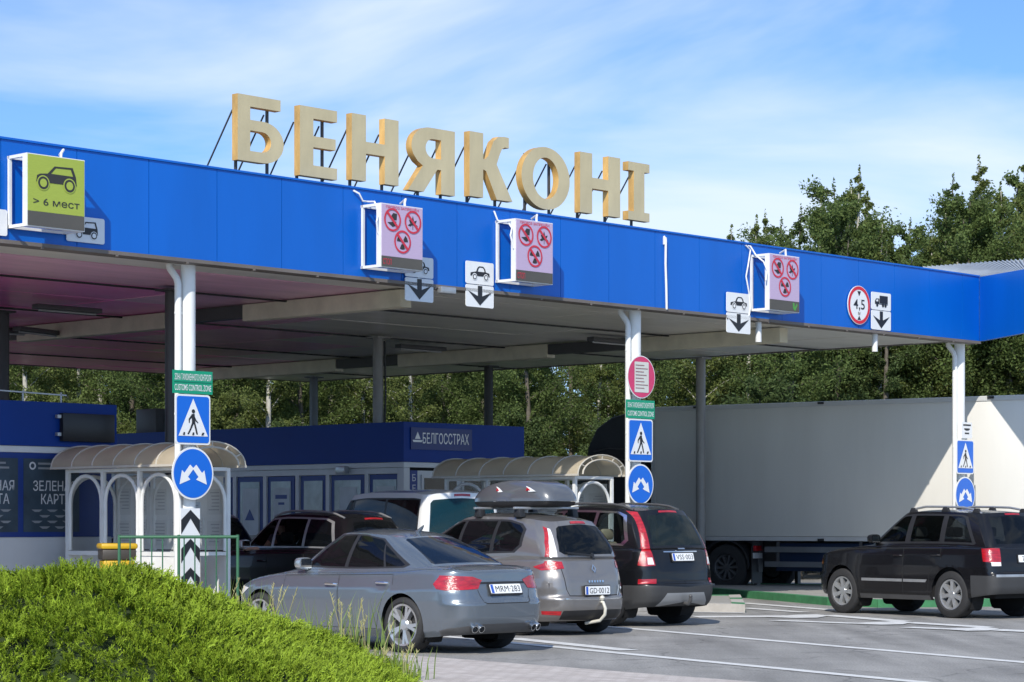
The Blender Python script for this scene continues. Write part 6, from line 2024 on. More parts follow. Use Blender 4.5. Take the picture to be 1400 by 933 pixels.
# ------------------------------------------------------------------ black estate SUV under the canopy
K_ = dict(VB)
K_.update(name='suv', label='black SUV in canopy shade, its driver resting an arm on the window', L=4.70, xf=3.85, paint=PB, squash=0.90)
K_['ztop'] = [(0, 1.02), (0.5, 1.05), (1.5, 1.05), (3.3, 1.02), (4.1, 0.97), (4.52, 0.86), (4.70, 0.74)]
K_['zroof'] = [(0.48, 1.60), (1.0, 1.66), (1.9, 1.685), (2.62, 1.63)]; K_['zbelt'] = [(0.12, 1.045), (1.5, 1.07), (3.5, 1.055)]
K_['gh'] = dict(VB['gh'], bx1=3.45)
K_['low'] = [('tail_light', [('s', .40, .98), ('s', .38, .86), ('r', .79, .85), ('r', .50, .86), ('r', .50, .97), ('r', .80, .99)]),
             ('bumper_trim', [('r', 0, .24), ('s', .62, .24), ('s', .60, .46), ('r', .60, .46), ('r', 0, .45)]),
             ('headlight', [('s', 4.05, .82), ('s', 4.35, .84), ('f', .55, .78), ('f', .55, .66), ('s', 4.4, .68)])] + \
            door_regs([(2.28, .37), (3.34, .37), (3.40, .6), (3.36, .96), (2.28, .99)], [(1.56, .37), (2.26, .37), (2.26, .99), (1.30, 1.0), (1.28, .9), (1.48, .7)])
K_['win'] = [w_ for w_ in VB['win'] if w_[0] != 'tail_light_upper']
K_['mats'] = dict(VB['mats'], door=PB, rear_door=PB, rear_window=GLASS_D, side_window=glass_mat('open_window', (0.9, 0.9, 0.9), (0.02, 0.02, 0.02), 0.95), rear_side_window=GLASS_L, quarter_window=GLASS_D, bumper_trim=BLACK, window_trim=STEEL)
K_['handles'] = [(2.42, .88), (1.46, .9)]; K_['mirror'] = (3.0, 1.13); K_['seat_mat'] = SEATD; K_['cabin_z'] = 0.74
K_['mirror_mat'] = mat('mirror_white', (0.6, 0.6, 0.6), 0.3)
build_car(K_)
place(K_, at_u(428, 37.0), 46, 'rl')
roof_rails(K_, 0.6, 2.5, 0.55, STEEL)
# a second black SUV farther along the left lane, seen through the railing
K2 = copy_tree(K_['_root'])
K2['label'] = 'black SUV in deep shade, glimpsed between the left shelter and the van'
K2.location = (-5.75, 43.7, 0)

# ------------------------------------------------------------------ white van
PW = paint('paint_white', (0.72, 0.73, 0.73), 0.0, 0.3)
T = dict(name='van', label='white van with teal tinted rear window, its front in the shade of the canopy', cat='van', L=4.89, W=1.90, xr=0.99, xf=3.99, rw=0.335, tw=0.22, rim=0.21,
    arch=0.38, spokes=(5, 0, 0.08), paint=PW, squash=0.90, hatch=True,
    rr=(0.12, 0.14), rf=(0.5, 0.5), br=0.04, bf=0.2, tr=0.02, tf=0.06,
    ztop=[(0, 1.12), (1.5, 1.12), (3.9, 1.08), (4.4, 0.98), (4.75, 0.82), (4.89, 0.7)], zbot=[(0, 0.28), (4.89, 0.26)],
    inset=[(0.26, 0.05), (0.4, 0.01), (0.6, 0.0), (1.0, 0.0), (1.14, 0.02)], dxr=[(0.26, 0.05), (0.35, 0.0), (0.5, 0.0), (0.56, 0.05), (1.14, 0.06)], dxf=[(0.3, 0.05), (0.45, 0.0), (0.8, 0.1)], round=0.03,
    gh=dict(bx0=0.09, bx1=4.25, bw=1.82, brr=(0.10, 0.12), bbr=0.04, tx0=0.18, tx1=3.35, tw=1.58, trr=(0.14, 0.16), tbr=0.05, bulge=0.02, crown_t=0.06, brf=(0.45, 0.4)),
    zroof=[(0.18, 2.0), (0.6, 2.05), (2.2, 2.07), (3.35, 2.01)], zbelt=[(0.07, 1.14), (2, 1.14), (4.25, 1.12)], crown_d=0.01, deck_bump=0.0,
    win=[('rear_window', [('r', 0, .10), ('r', .70, .10), ('r', .73, .14), ('r', .66, .82), ('r', .60, .88), ('r', 0, .89)]), ('brake_light', [('r', 0, .93), ('r', .17, .925), ('r', .17, .975), ('r', 0, .98)]),
         ('windscreen', [('f', 0, .04), ('f', .66, .04), ('f', .58, .95), ('f', 0, .97)])] +
        window_set([(.30, .10), (3.95, .08), (3.85, .16), (3.28, .84), (3.16, .90), (.34, .90)],
                   [('side_window', [(2.98, .12), (3.84, .12), (3.22, .82), (3.12, .87), (2.96, .87)]), ('rear_side_window', [(1.62, .12), (2.90, .12), (2.88, .87), (1.62, .87)]),
                    ('quarter_window', [(.36, .12), (1.54, .12), (1.54, .87), (.38, .87)])], 'window_trim'),
    low=[('tail_light', [('s', .16, 1.08), ('s', .14, .70), ('r', .86, .70), ('r', .80, .70), ('r', .80, 1.08)]), ('bumper_trim', [('r', 0, .28), ('s', .6, .28), ('s', .6, .52), ('r', 0, .52)]),
         ('headlight', [('s', 4.2, .88), ('s', 4.5, .88), ('f', .55, .80), ('f', .55, .68), ('s', 4.5, .70)])] +
        door_regs([(2.95, .36), (3.92, .36), (3.92, 1.05), (2.95, 1.06)], [(1.60, .36), (2.92, .36), (2.92, 1.06), (1.60, 1.06)]),
    mats=dict(COMMON, rear_window=glass_mat('van_glass_teal', (0.05, 0.16, 0.19), (0.008, 0.05, 0.065), 0.45), windscreen=GLASS_L, side_window=GLASS_L, rear_side_window=GLASS_D, quarter_window=GLASS_D, door=PW, rear_door=PW, bumper_trim=CLAD),
    handles=[(3.06, .95), (2.80, .95)], mirror=(3.75, 1.25), seats=[(3.1, (-.45, .45)), (2.0, (-.5, 0, .5)), (1.0, (-.5, 0, .5))], cabin_z=0.80, seat_h=0.6)
build_car(T)
place(T, at_u(543, 38.9), 31, 'rl')

# ================================================================== lorry
TRW = mat('trailer_white', (0.66, 0.645, 0.60), 0.5, var=0.06, vs=0.7, stretch=(1.2, 1, 0.25))
p1, p2 = at_u(1312, 48.3), at_u(958, 51.9)
td_ = (p2 - p1).normalized(); thd = math.atan2(td_.y, td_.x)
org = p1 + td_ * 7.5                               # front left corner of the trailer
TS = thing('semi_trailer', 'long plain white semi trailer parked under and beyond the canopy corner', 'trailer', org, thd)
LT, WT, Z0, Z1 = 13.6, 2.55, 1.20, 4.10
b = MB(); b.box(-LT, 0, -WT, 0, Z0, Z1); b.build('box_body', TRW, TS, bevel=0.02)
b = MB()
b.box(-LT, 0, -0.0, 0.012, Z0 - 0.09, Z0 - 0.002); b.box(-LT, 0.0, 0.003, 0.02, Z1 - 0.10, Z1 - 0.012)
for x in (-0.06, -LT + 0.06): b.box(x - 0.05, x + 0.05, 0.003, 0.018, Z0 + 0.003, Z1 - 0.105)
b.build('edge_rail', mat('trailer_rail', (0.50, 0.50, 0.49), 0.5, var=0.06), TS, smooth=0)
for x in (-1.2, -4.3, -8.2):
    for z in (Z1 - 0.03, Z0 - 0.06):
        b = MB(); b.box(x - 0.07, x + 0.07, 0.022, 0.05, z - 0.03, z + 0.02); b.build('marker_light', BLACK, TS, smooth=0)
b = MB(); b.box(-LT + 0.1, -0.1, -1.75, -1.6, 0.85, 1.19); b.box(-LT + 0.1, -0.1, -0.95, -0.8, 0.85, 1.19)
for x in range(1, 13): b.box(-x - 0.04, -x + 0.04, -2.45, -0.06, 1.10, 1.195)
b.build('chassis', DKGREY, TS, smooth=0)
for z in (0.60, 0.92):
    b = MB(); b.box(-8.1, -2.9, -0.05, -0.02, z - 0.06, z + 0.06)
    b.build('side_guard', mat('guard_alloy', (0.20, 0.21, 0.22), 0.4, 0.5), TS, smooth=0)
b = MB()
for x in (-3.2, -5.2, -7.6): b.box(x - 0.03, x + 0.03, -0.10, -0.055, 0.54, 1.10)
b.build('guard_post', DKGREY, TS, smooth=0)
b = MB(); b.box(-6.9, -3.1, -0.62, -0.16, 0.45, 1.06); b.build('storage_box', mat('box_blue', (0.008, 0.022, 0.06), 0.5), TS, bevel=0.02)
b = MB()
for y in (-0.35, -2.2):
    b.box(-2.62, -2.44, y - 0.09, y + 0.09, 0.42, 1.15); b.box(-2.57, -2.49, y - 0.07, y + 0.07, 0.10, 0.42); b.box(-2.68, -2.38, y - 0.14, y + 0.14, 0.02, 0.10)
b.bar((-2.53, -0.42, 0.85), (-2.53, -2.12, 0.85), 0.05)
b.build('landing_gear', DKGREY, TS, smooth=0)
tw_, rw_ = make_wheel(0.52, 0.36, 0.29, (10, 0, 0.06), DKGREY)
fst = None
for x in (-9.3, -10.6, -11.9):
    for y, rz in ((-0.25, 0), (-WT + 0.25, math.pi)):
        if fst is None:
            fst = tw_.build('wheel', TYRE, TS, smooth=40); rw_.build('rim', [DKGREY, ALLOY_D], fst, smooth=35); o = fst
        else:
            o = fst.copy(); COL.objects.link(o); o.parent = TS
            c = kids(fst)[0].copy(); COL.objects.link(c); c.parent = o
        o.location = (x, y, 0.515); o.rotation_euler = (0, 0.3 * x, rz)
# tractor unit
TR = thing('lorry_tractor', 'dark lorry cab with a rounded roof deflector coupled to the white trailer', 'lorry', org + td_ * 0.25, thd)
CABM = mat('cab_dark', (0.022, 0.023, 0.027), 0.55, var=0.15, vs=1.5)
prof = [(-0.05, 0.9), (-0.05, 3.98), (0.35, 4.0), (0.85, 3.9), (1.25, 3.66), (1.48, 3.25), (1.55, 2.9), (1.72, 2.1), (1.80, 1.5), (1.80, 0.55), (0.55, 0.55), (0.55, 0.9)]
b = MB(); b.prism(prof, -2.48, -0.04, M=None); b.build('cab', CABM, TR, bevel=0.07, seg=3)
b = MB(); b.box(0.75, 1.50, -0.05, -0.028, 1.95, 2.75); b.build('side_window', GLASS_D, TR, smooth=0)
b = MB(); b.add([(1.60, -0.25, 2.85), (1.60, -2.27, 2.85), (1.76, -2.27, 2.05), (1.76, -0.25, 2.05)], [(0, 1, 2, 3)]); b.build('windscreen', GLASS_D, TR, smooth=0)
b = MB(); b.box(0.70, 1.52, -0.05, -0.02, 0.95, 1.90); b.build('door', CABM, TR, bevel=0.01)
b = MB(); b.box(1.50, 1.66, 0.0, 0.26, 1.9, 2.6); b.bar((1.55, 0.0, 2.5), (1.5, -0.1, 2.5), 0.04); b.build('mirror', BLACK, TR, bevel=0.03)
b = MB(); b.tube([(0.30, -0.02, 2.9), (0.9, -0.02, 2.98), (1.5, -0.015, 2.92)], 0.02, 8); b.tube([(0.3, -0.02, 3.15), (0.9, -0.02, 3.20), (1.3, -0.015, 3.12)], 0.02, 8); b.build('deflector_crease', DKGREY, TR)
b = MB(); b.box(-4.3, 0.5, -1.75, -0.75, 0.62, 0.88); b.build('chassis', DKGREY, TR, smooth=0)
b = MB(); b.tube([(-1.2, -0.45, 0.66), (0.3, -0.45, 0.66)], 0.30, 20); b.build('fuel_tank', STEEL, TR)
for x in (1.05, -2.15):
    for y, rz in ((-0.24, 0), (-2.28, math.pi)):
        o = fst.copy(); COL.objects.link(o); o.parent = TR
        c = kids(fst)[0].copy(); COL.objects.link(c); c.parent = o
        o.location = (x, y, 0.515); o.rotation_euler = (0, x, rz)
b = MB(); mud = [(-2.15 + 0.62 * math.cos(R(a)), 0.52 + 0.62 * math.sin(R(a))) for a in range(-5, 186, 12)] + [(-2.15 + 0.58 * math.cos(R(a)), 0.52 + 0.58 * math.sin(R(a))) for a in range(185, -6, -12)]
for y0, y1 in ((-0.44, -0.02), (-2.5, -2.08)): b.prism(mud, y0, y1)
b.build('mudguard', BLACK, TR, smooth=0)
b = MB(); b.box(-2.84, -2.81, -0.46, -0.02, 0.18, 0.95); b.build('mud_flap', BLACK, TR, smooth=0)
b = MB(); b.box(-2.90, -2.842, -0.36, -0.06, 0.88, 1.00); b.build('tail_light', LAMPRED, TR, bevel=0.01)
b = MB(); b.box(-2.88, -2.842, -0.40, -0.04, 0.72, 0.84); b.build('number_plate', mat('plate_grey', (0.45, 0.45, 0.45), 0.5, var=0.1), TR, smooth=0)
# ================================================================== trees behind the canopy
BARK_L = mat('birch_bark', (0.42, 0.40, 0.35), 0.85, var=0.45, vs=9, stretch=(1, 1, 0.35))
BARK_D = mat('dark_bark', (0.11, 0.095, 0.075), 0.9, var=0.3, vs=9)
def leaf_mat(name, col, isl=0.35):
    m = mat(name, col, 0.6, var=0.22, vs=0.4, isl=isl, spec=0.2)
    b = m.node_tree.nodes['Principled BSDF']
    t = m.node_tree
    tl = t.nodes.new('ShaderNodeBsdfTranslucent'); mx = t.nodes.new('ShaderNodeMixShader'); mx.inputs['Fac'].default_value = 0.45
    t.links.new(b.inputs['Base Color'].links[0].from_socket, tl.inputs['Color'])
    t.links.new(b.outputs[0], mx.inputs[1]); t.links.new(tl.outputs[0], mx.inputs[2])
    t.links.new(mx.outputs[0], t.nodes['Material Output'].inputs['Surface'])
    return m
LEAF_A = leaf_mat('leaves_mid_green', (0.118, 0.165, 0.050))
LEAF_B = leaf_mat('leaves_dark_green', (0.096, 0.138, 0.048))
LEAF_C = leaf_mat('leaves_olive_green', (0.155, 0.190, 0.056))
def rnd_unit(rg):
    while True:
        v = Vector((rg.uniform(-1, 1), rg.uniform(-1, 1), rg.uniform(-1, 1)))
        if 0.05 < v.length < 1: return v.normalized()
def leaf_quad(V, Fc, c, n_, s, rg):
    t_ = n_.orthogonal().normalized()
    a = rg.uniform(0, 6.28)
    u = t_ * math.cos(a) + n_.cross(t_) * math.sin(a)
    v = n_.cross(u)
    b = len(V)
    l, w_ = s * rg.uniform(0.7, 1.25), s * rg.uniform(0.4, 0.7)
    V += [c - u * l * .5, c + v * w_ * .5, c + u * l * .55, c - v * w_ * .5]
    Fc.append((b, b + 1, b + 2, b + 3))
def tree_parts(seed, H, kind):
    """(wood MB, crown MB) of one tree standing at the origin"""
    rg = random.Random(seed)
    wood, cr = MB(), MB()
    n = 9
    lean = Vector((rg.uniform(-.05, .05), rg.uniform(-.05, .05), 1))
    tp = []
    x = Vector((0, 0, 0))
    for i in range(n + 1):
        tp.append(x.copy())
        x = x + Vector((lean.x + rg.uniform(-.03, .03), lean.y + rg.uniform(-.03, .03), 1)) * (H * 0.97 / n)
    r0 = 0.012 * H + 0.02
    wood.tube(tp, 0.1, 8, radii=[max(0.012, r0 * (1 - i / n) ** 0.8) for i in range(n + 1)])
    V, Fc = [], []
    base = {'birch': 0.30, 'spire': 0.12, 'bush': 0.06, 'broad': 0.20}[kind]
    nb = {'birch': 34, 'spire': 46, 'bush': 34, 'broad': 40}[kind]
    wmax = {'birch': 0.16, 'spire': 0.145, 'bush': 0.28, 'broad': 0.21}[kind] * H
    for i in range(nb):
        f = base + (0.99 - base) * ((i + rg.random()) / nb)
        j = min(n - 1, int(f * n)); q = tp[j].lerp(tp[j + 1], f * n - j)
        g_ = (f - base) / (1 - base)
        prof = {'birch': (0.55 + 0.5 * math.sin(math.pi * min(1, g_ * 1.15))) * (1 - g_ ** 2.2) + 0.05,
                'spire': (1 - g_) ** 0.7 * 1.05 + 0.06, 'bush': math.sqrt(max(0, 1 - (g_ * 1.6 - 0.6) ** 2)) + 0.05, 'broad': math.sin(math.pi * (0.12 + 0.82 * g_)) + 0.05}[kind]
        L_ = wmax * prof * rg.uniform(0.62, 1.15)
        az = i * 2.399 + rg.uniform(-.5, .5)
        el = {'birch': R(38), 'spire': R(22), 'bush': R(30), 'broad': R(28)}[kind] + rg.uniform(-.25, .3)
        d = Vector((math.cos(az) * math.cos(el), math.sin(az) * math.cos(el), math.sin(el)))
        e = q + d * L_
        m_ = q + d * L_ * 0.55 + Vector((0, 0, -0.04 * L_))
        if kind == 'birch': e.z -= 0.18 * L_
        wood.tube([q, m_, e], 0.02, 5, radii=[max(0.014, r0 * 0.33 * (1 - f)), 0.014, 0.006])
        nl = int((110 + 430 * L_) * (0.92 if kind == 'birch' else 1.05))
        for k in range(nl):
            tt = rg.random() ** 0.65
            c = (q.lerp(m_, tt * 2) if tt < .5 else m_.lerp(e, tt * 2 - 1)) + rnd_unit(rg) * (0.06 + 0.24 * L_ * tt) * rg.random() ** 0.5
            nrm = (rnd_unit(rg) + Vector((0, 0, 0.5))).normalized()
            leaf_quad(V, Fc, c, nrm, rg.uniform(0.05, 0.105), rg)
    # sparse leading shoot
    for k in range(110):
        f = rg.uniform(0.80, 1.05)
        leaf_quad(V, Fc, tp[-1].lerp(tp[-2], (1.0 - f) * 4) + rnd_unit(rg) * 0.13 * (1.08 - f) * 4, rnd_unit(rg), rg.uniform(0.05, 0.10), rg)
    cr.add(V, Fc)
    return wood, cr
protos = {}
def tree(kind, seed, loc, H, rz, leaf, bark, name, label, group, cat='tree'):
    key = (kind, seed, leaf.name)
    H0 = {'birch': 10.5, 'spire': 11.0, 'bush': 4.5, 'broad': 9.5}[kind]
    if key not in protos:
        wd, cr = tree_parts(seed, H0, kind)
        r_ = thing(name, label, cat, loc, rz, group)
        wd.build('trunk', bark, r_, smooth=60); cr.build('crown', leaf, r_, smooth=0)
        protos[key] = r_
    else:
        r_ = copy_tree(protos[key]); r_['label'] = label; r_.location = loc; r_.rotation_euler = (0, 0, rz)
    s = H / H0
    r_.scale = (s * 1.05, s * 1.05, s)
    return r_
rg = random.Random(21)
def top_row(u):
    """row of the tree tops in the photograph"""
    tab = [(0, 300), (700, 330), (930, 335), (975, 312), (1010, 300), (1062, 280), (1090, 320), (1110, 265), (1150, 222), (1185, 240), (1215, 285), (1245, 275), (1262, 300), (1285, 232), (1310, 275), (1340, 210), (1372, 232), (1400, 206), (1500, 205), (1700, 230)]
    return interp(tab, u)
KINDS = [('birch', 1), ('spire', 2), ('birch', 3), ('broad', 4), ('spire', 5), ('broad', 6), ('birch', 7)]
TL = {'birch': 'slender pale trunked birch in the woodland edge behind the checkpoint', 'spire': 'tall pointed dark green tree in the woodland edge behind the checkpoint',
      'broad': 'broad leafy green tree in the woodland edge behind the checkpoint'}
LM = {'birch': LEAF_C, 'spire': LEAF_B, 'broad': LEAF_A}
cnt = 0
for row, (d0, step) in enumerate(((66, 62), (72, 56), (79, 60))):
    u = -190 + row * 20
    while u < 1640:
        d = d0 + rg.uniform(-2, 2.2)
        kind, seed = KINDS[cnt % len(KINDS)] if row else KINDS[(cnt * 3 + 1) % len(KINDS)]
        if row == 0 and kind == 'spire' and u < 900: kind, seed = 'broad', 4
        vt = top_row(u) + (rg.uniform(-6, 26) if row == 1 else (rg.uniform(8, 60) if u > 930 else rg.uniform(30, 90)) if row == 0 else rg.uniform(-10, 50))
        H = max(4.5, EYE + (HY - vt) / F * d)
        tree(kind, seed, P(u, HY, d).xy.to_3d(), H, rg.uniform(0, 6.28), LM[kind], BARK_L if kind == 'birch' else BARK_D, kind + '_tree' if kind != 'spire' else 'pointed_tree', TL[kind], 'trees of the woodland edge')
        cnt += 1
        u += step * rg.uniform(0.75, 1.25)
for i in range(17):
    u = 968 + i * 33 + rg.uniform(-8, 8)
    d = 68 + rg.uniform(-1.5, 1.5)
    vt = max(top_row(u) + rg.uniform(14, 40), 262)
    vt = min(vt, 338 if u > 1000 else 350)
    kind, seed = (('broad', 4), ('birch', 3), ('broad', 6))[i % 3]
    tree(kind, seed, P(u, HY, d).xy.to_3d(), EYE + (HY - vt) / F * d, rg.uniform(0, 6.28), LM[kind], BARK_L if kind == 'birch' else BARK_D, kind + '_tree', TL[kind], 'trees of the woodland edge')
# the tallest tops that stand against the sky
for u, vt, kind, seed, lab in ((1062, 279, 'spire', 2, 'slim pointed tree against the sky between the lilac sign and the tall birch'), (1110, 263, 'birch', 3, 'sparse young birch against the sky left of the tallest loose crowned birch'),
                          (1150, 220, 'birch', 1, 'tallest loose crowned birch against the sky above the height limit sign'), (1182, 238, 'birch', 7, 'airy birch against the sky just right of the tallest loose crowned birch'),
                          (1286, 231, 'spire', 5, 'thin pointed tree standing clear against the sky above the canopy corner'), (1338, 208, 'birch', 3, 'tall dense birch above the sloping roof sheet, next to the right edge'),
                          (1398, 202, 'birch', 1, 'tall birch cut by the right edge of the photograph'), (1018, 292, 'birch', 7, 'small birch top just left of the lilac sign with the green arrow')):
    d = 70 + rg.uniform(-2, 2)
    tree(kind, seed, P(u, HY, d).xy.to_3d(), EYE + (HY - vt) / F * d, rg.uniform(0, 6.28), LEAF_B if kind == 'spire' else LM[kind], BARK_L if kind == 'birch' else BARK_D, 'birch_tree' if kind == 'birch' else 'pointed_tree', lab, 'trees of the woodland edge')
# undergrowth in front of the trunks
for i in range(34):
    u = -160 + i * 52 + rg.uniform(-14, 14)
    d = rg.uniform(60.5, 64)
    tree('bush', 30 + i % 3, P(u, HY, d).xy.to_3d(), rg.uniform(3.2, 5.4), rg.uniform(0, 6.28), LEAF_C if u < 330 else (LEAF_A, LEAF_B)[i % 2], BARK_D, 'shrub', 'leafy shrub at the foot of the woodland behind the checkpoint', 'shrubs of the woodland edge', 'shrub')

for i in range(30):
    u = -180 + i * 60 + rg.uniform(-14, 14)
    tree('bush', 30 + i % 3, P(u, HY, 84).xy.to_3d(), rg.uniform(5.5, 7.5), rg.uniform(0, 6.28), (LEAF_A, LEAF_B)[i % 2], BARK_D, 'shrub', 'leafy shrub at the foot of the woodland behind the checkpoint', 'shrubs of the woodland edge', 'shrub')

# ================================================================== juniper in front
JUN = mat('juniper_green', (0.20, 0.285, 0.022), 0.65, var=0.38, vs=7.0, isl=0.25, spec=0.2)
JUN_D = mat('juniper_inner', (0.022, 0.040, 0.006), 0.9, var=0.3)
ju = thing('juniper_bush', 'large spreading bright green juniper filling the lower left corner', 'bush', (-3.4, 21.6, 0))
rg = random.Random(77)
HT = [(-6, 0.99), (-3, 1.04), (-1.3, 1.02), (-.55, 1.08), (-.2, 1.03), (.36, .83), (1.04, .66), (1.71, .38), (2.2, .16), (2.55, 0)]
def jz(x, y):
    q = (y - 0.3) / (2.0 if y > 0.3 else 3.1)
    if abs(q) >= 1: return -0.05
    z = interp(HT, x) * (1 - q * q) ** 0.6
    lump = math.sin(2.3 * x + 1.1 * math.sin(2.1 * y)) * math.sin(2.6 * y + 0.9 * math.sin(1.7 * x) + 1.0)
    return z * (1 + 0.07 * lump + 0.04 * math.sin(5.7 * x + 1.3) * math.sin(5.1 * y)) - 0.03
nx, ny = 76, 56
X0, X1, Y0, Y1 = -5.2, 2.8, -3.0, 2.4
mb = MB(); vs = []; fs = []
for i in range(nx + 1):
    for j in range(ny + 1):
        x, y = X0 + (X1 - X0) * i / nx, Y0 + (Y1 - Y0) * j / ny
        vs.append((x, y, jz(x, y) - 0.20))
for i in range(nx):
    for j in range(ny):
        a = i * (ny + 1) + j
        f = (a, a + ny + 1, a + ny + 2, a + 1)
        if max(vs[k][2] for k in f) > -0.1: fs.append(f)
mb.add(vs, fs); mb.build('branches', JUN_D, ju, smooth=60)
V, Fc = [], []
def spray(c, d, L_, rg):
    """a short scaly shoot: a stem blade with side blades lying close to it"""
    d = d.normalized()
    sd = d.orthogonal().normalized(); a = rg.uniform(0, 6.28)
    sd = (sd * math.cos(a) + d.cross(sd) * math.sin(a)).normalized()
    up = d.cross(sd)
    b = len(V); w_ = 0.007
    V.extend([c - sd * w_, c + sd * w_, c + d * L_]); Fc.append((b, b + 1, b + 2))
    for k in range(5):
        f = 0.10 + 0.17 * k
        l = L_ * 0.36 * (1.15 - f)
        sg = 1 if k % 2 else -1
        q = c + d * L_ * f
        t_ = q + (d * 0.8 + sd * sg * 0.65 + up * rg.uniform(-.6, .6)) * l
        b = len(V)
        V.extend([q - d * 0.009, q + d * 0.011, t_]); Fc.append((b, b + 1, b + 2))
count = 0
while count < 9000:
    x, y = rg.uniform(X0, X1), rg.uniform(Y0, 1.5)
    z = jz(x, y)
    if z < 0.0: continue
    e = 0.05
    nrm = Vector((jz(x - e, y) - jz(x + e, y), jz(x, y - e) - jz(x, y + e), 2 * e)).normalized()
    if rg.random() > 0.42 / max(0.15, nrm.z): continue
    big = math.sin(4.1 * x + 1.8 * math.sin(2.6 * y)) + math.sin(5.3 * y + 1.5 * math.sin(2.2 * x))
    az = 1.4 * math.sin(1.3 * x + 0.9 * y) + rg.gauss(0, .8) - 0.3
    tang = Vector((math.cos(az), math.sin(az) - 0.2, 0)); tang = tang - nrm * tang.dot(nrm)
    c0_ = Vector((x, y, z)) - nrm * rg.uniform(0.02, 0.10) + nrm * (0.035 * big if big > -0.7 else 0.06 * (big + 0.29))
    main = (nrm * 0.8 + tang * 0.55 + Vector((0, 0, 0.25))).normalized()
    for k in range(9):
        d = (main + rnd_unit(rg) * rg.uniform(.25, .75)).normalized()
        spray(c0_ + rnd_unit(rg) * 0.03, d, rg.uniform(0.055, 0.125), rg)
    if rg.random() < 0.10:
        spray(c0_, (main + rnd_unit(rg) * .3), rg.uniform(0.16, 0.24), rg)
    count += 1
mb = MB(); mb.add(V, Fc); mb.build('foliage', JUN, ju, smooth=0)

# tall grasses at the right flank of the juniper
STRAW = mat('grass_straw', (0.34, 0.32, 0.14), 0.8, var=0.25, isl=0.3)
BLADE = mat('grass_blade', (0.11, 0.17, 0.03), 0.7, var=0.25, isl=0.3)
rg = random.Random(5)
def tuft(label, loc, n_, h0, h1, spread):
    t_ = thing('grass_tuft', label, 'grass', loc, 0, 'grass tufts beside the juniper')
    b = MB(); s_ = MB()
    for i in range(n_):
        x, y = rg.gauss(0, spread), rg.gauss(0, 0.2)
        h = rg.uniform(h0, h1); lx, ly = rg.uniform(-.25, .3) * h, rg.uniform(-.2, .2) * h
        p0 = Vector((x, y, 0)); pm = Vector((x + lx * .35, y + ly * .35, h * .6)); p1 = Vector((x + lx, y + ly, h))
        if rg.random() < 0.75:
            w_ = 0.006
            b.add([p0 + Vector((-w_, 0, 0)), p0 + Vector((w_, 0, 0)), pm + Vector((w_ * .8, 0, 0)), pm - Vector((w_ * .8, 0, 0)), p1], [(0, 1, 2, 3), (3, 2, 4)])
        else:
            s_.tube([p0, pm, p1], 0.0035, 4)
            for k in range(9):
                q = pm.lerp(p1, 0.55 + 0.05 * k)
                e_ = q + Vector((rg.uniform(-.03, .03), rg.uniform(-.02, .02), 0.035))
                s_.add([q + Vector((-.005, 0, 0)), q + Vector((.005, 0, 0)), e_], [(0, 1, 2)])
    b.build('blades', BLADE, t_, smooth=0)
    if s_.v: s_.build('seed_stalks', STRAW, t_, smooth=0)
tuft('tall seeding grass against the front door of the grey saloon', P(420, HY, 23.4).xy.to_3d(), 42, 0.55, 0.95, 0.35)
tuft('tall seeding grass against the rear door of the grey saloon', P(485, HY, 23.0).xy.to_3d(), 48, 0.40, 0.85, 0.22)
tuft('wiry grass between the green railing and the front wheel of the grey saloon', P(345, HY, 24.2).xy.to_3d(), 45, 0.6, 1.0, 0.22)
tuft('low grass fringe at the right foot of the juniper before the paving', P(535, HY, 22.3).xy.to_3d(), 70, 0.12, 0.34, 0.2)

# ================================================================== driver with an arm on the window sill
SKIN = mat('skin', (0.50, 0.30, 0.21), 0.55, var=0.06)
SHIRT = mat('shirt_dark', (0.03, 0.035, 0.05), 0.85, var=0.15)
HAIR = mat('hair_dark', (0.025, 0.018, 0.012), 0.7)
def skin_body(name, joints, bones, m_, parent, root=0, sub=2):
    me = bpy.data.meshes.new(name)
    me.from_pydata([j[0] for j in joints], bones, [])
    o = bpy.data.objects.new(name, me); COL.objects.link(o)
    md = o.modifiers.new('Skin', 'SKIN'); md.use_smooth_shade = True
    for i, sv in enumerate(me.skin_vertices[0].data):
        sv.radius = (joints[i][1], joints[i][1]); sv.use_root = (i == root)
    sb = o.modifiers.new('Sub', 'SUBSURF'); sb.levels = sub; sb.render_levels = sub
    dg = bpy.context.evaluated_depsgraph_get()
    m2 = bpy.data.meshes.new_from_object(o.evaluated_get(dg))
    bpy.data.objects.remove(o); bpy.data.meshes.remove(me)
    m2.materials.clear(); m2.materials.append(m_)
    m2.polygons.foreach_set('use_smooth', [True] * len(m2.polygons))
    m2.name = name
    o = bpy.data.objects.new(name, m2); COL.objects.link(o)
    if parent: o.parent = parent
    return o
Km = K_['_root'].matrix_basis.copy()
seat = K_['_put'](Vector((2.45, 0.38, K_['cabin_z'] + 0.04)))
pr = thing('person', 'driver in a dark shirt with a bare forearm resting on the open car window', 'person', Km @ Vector((seat.x + 0.06, seat.y, seat.z)), K_['_root'].rotation_euler[2])
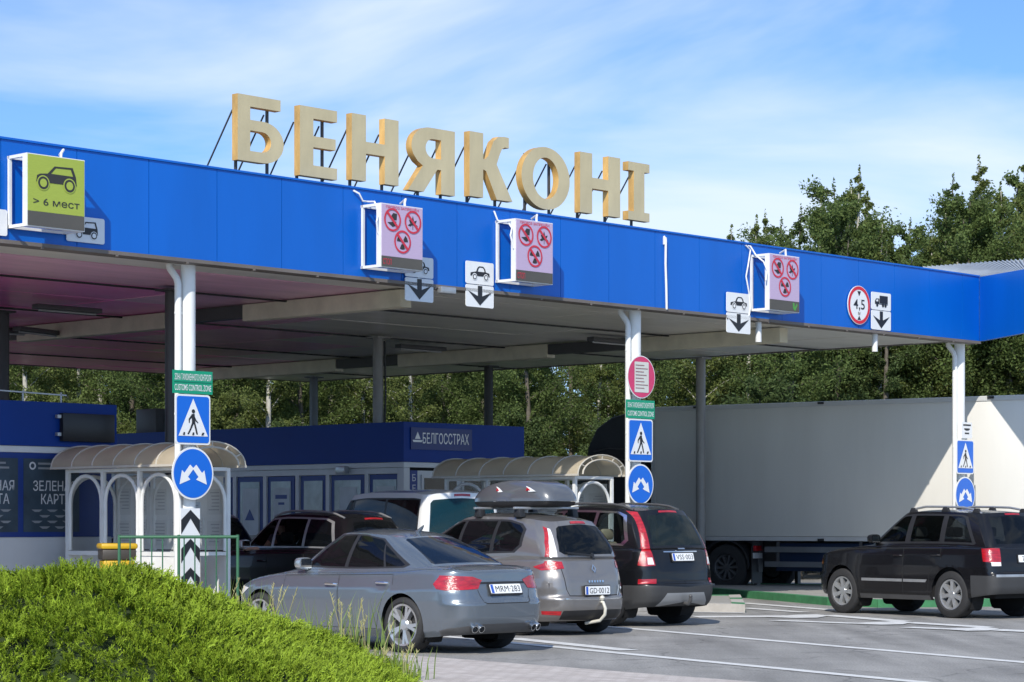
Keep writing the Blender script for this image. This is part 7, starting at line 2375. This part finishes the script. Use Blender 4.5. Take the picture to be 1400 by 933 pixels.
# local: x forward, y left, z up from the seat
J_ = [((0, 0, 0.10), .13), ((0, 0, .28), .12), ((-.02, 0, .44), .13), ((-.02, 0, .53), .06), ((0, 0, .60), .055), ((.02, 0, .68), .085), ((.02, 0, .755), .08),
      ((-.02, .19, .475), .065), ((.06, .31, .285), .047), ((.20, .385, .295), .042), ((.31, .40, .29), .032), ((.385, .405, .285), .036),
      ((-.02, -.19, .475), .065), ((.10, -.25, .25), .047), ((.32, -.16, .32), .035), ((.38, -.14, .36), .034),
      ((.22, .10, .10), .085), ((.44, .11, .09), .06), ((.22, -.10, .10), .085), ((.44, -.11, .09), .06), ((.52, .11, -.15), .045), ((.52, -.11, -.15), .045)]
Bn = [(0, 1), (1, 2), (2, 3), (3, 4), (4, 5), (5, 6), (2, 7), (7, 8), (8, 9), (9, 10), (10, 11), (2, 12), (12, 13), (13, 14), (14, 15), (0, 16), (16, 17), (0, 18), (18, 19), (17, 20), (19, 21)]
nj = len(J_)
for hand, base, dirx, sgn in ((11, Vector((.385, .405, .285)), Vector((1, .05, -.12)), -1), (15, Vector((.38, -.14, .36)), Vector((.6, .2, .5)), 1)):
    for k, (off, ln) in enumerate(((-.030, .062), (-.010, .072), (.010, .068), (.028, .052))):
        a = base + Vector((.026, off, 0)); b_ = a + dirx.normalized() * ln * .55; c_ = b_ + (dirx + Vector((-.2, 0, -.9))).normalized() * ln * .5
        J_ += [((a.x, a.y, a.z), .0095), ((b_.x, b_.y, b_.z), .0088), ((c_.x, c_.y, c_.z), .0078)]
        Bn += [(hand, nj), (nj, nj + 1), (nj + 1, nj + 2)]; nj += 3
    a = base + Vector((-.01, sgn * .030, .006)); b_ = a + Vector((.035, sgn * .026, -.006)); c_ = b_ + Vector((.03, sgn * .006, -.014))
    J_ += [((a.x, a.y, a.z), .011), ((b_.x, b_.y, b_.z), .010), ((c_.x, c_.y, c_.z), .008)]
    Bn += [(hand, nj), (nj, nj + 1), (nj + 1, nj + 2)]; nj += 3
skin_body('body', J_, Bn, SKIN, pr)
fm = MB()
fm.add([(.125, -.012, .675), (.125, .012, .675), (.098, .012, .71), (.098, -.012, .71), (.098, 0, .668)], [(0, 1, 2, 3), (0, 4, 1)]); fm.build('nose', SKIN, pr, smooth=0)
fm = MB()
for sg in (-1, 1): fm.lathe([(0, -.010), (.008, -.006), (.011, 0), (.008, .006), (0, .010)], 10, 0, Matrix.Translation((.094, .032 * sg, .712)))
fm.build('eyes', BLACK, pr)
fm = MB(); fm.box(.097, .104, -.022, .022, .640, .647); fm.build('mouth', mat('lips', (.35, .14, .12), .6), pr, smooth=0)
fm = MB(); fm.lathe([(0, .105), (.045, .098), (.078, .07), (.094, .03), (.092, -.02), (.085, -.06)], 20, 0, Matrix.Translation((.005, 0, .735))); fm.build('hair', HAIR, pr)
skin_body('shirt', [((0, 0, .08), .15), ((0, 0, .28), .14), ((-.02, 0, .44), .15), ((-.02, 0, .50), .09), ((-.02, .19, .475), .082), ((.03, .26, .37), .07), ((-.02, -.19, .475), .082), ((.05, -.23, .34), .07)],
          [(0, 1), (1, 2), (2, 3), (2, 4), (4, 5), (2, 6), (6, 7)], SHIRT, pr)
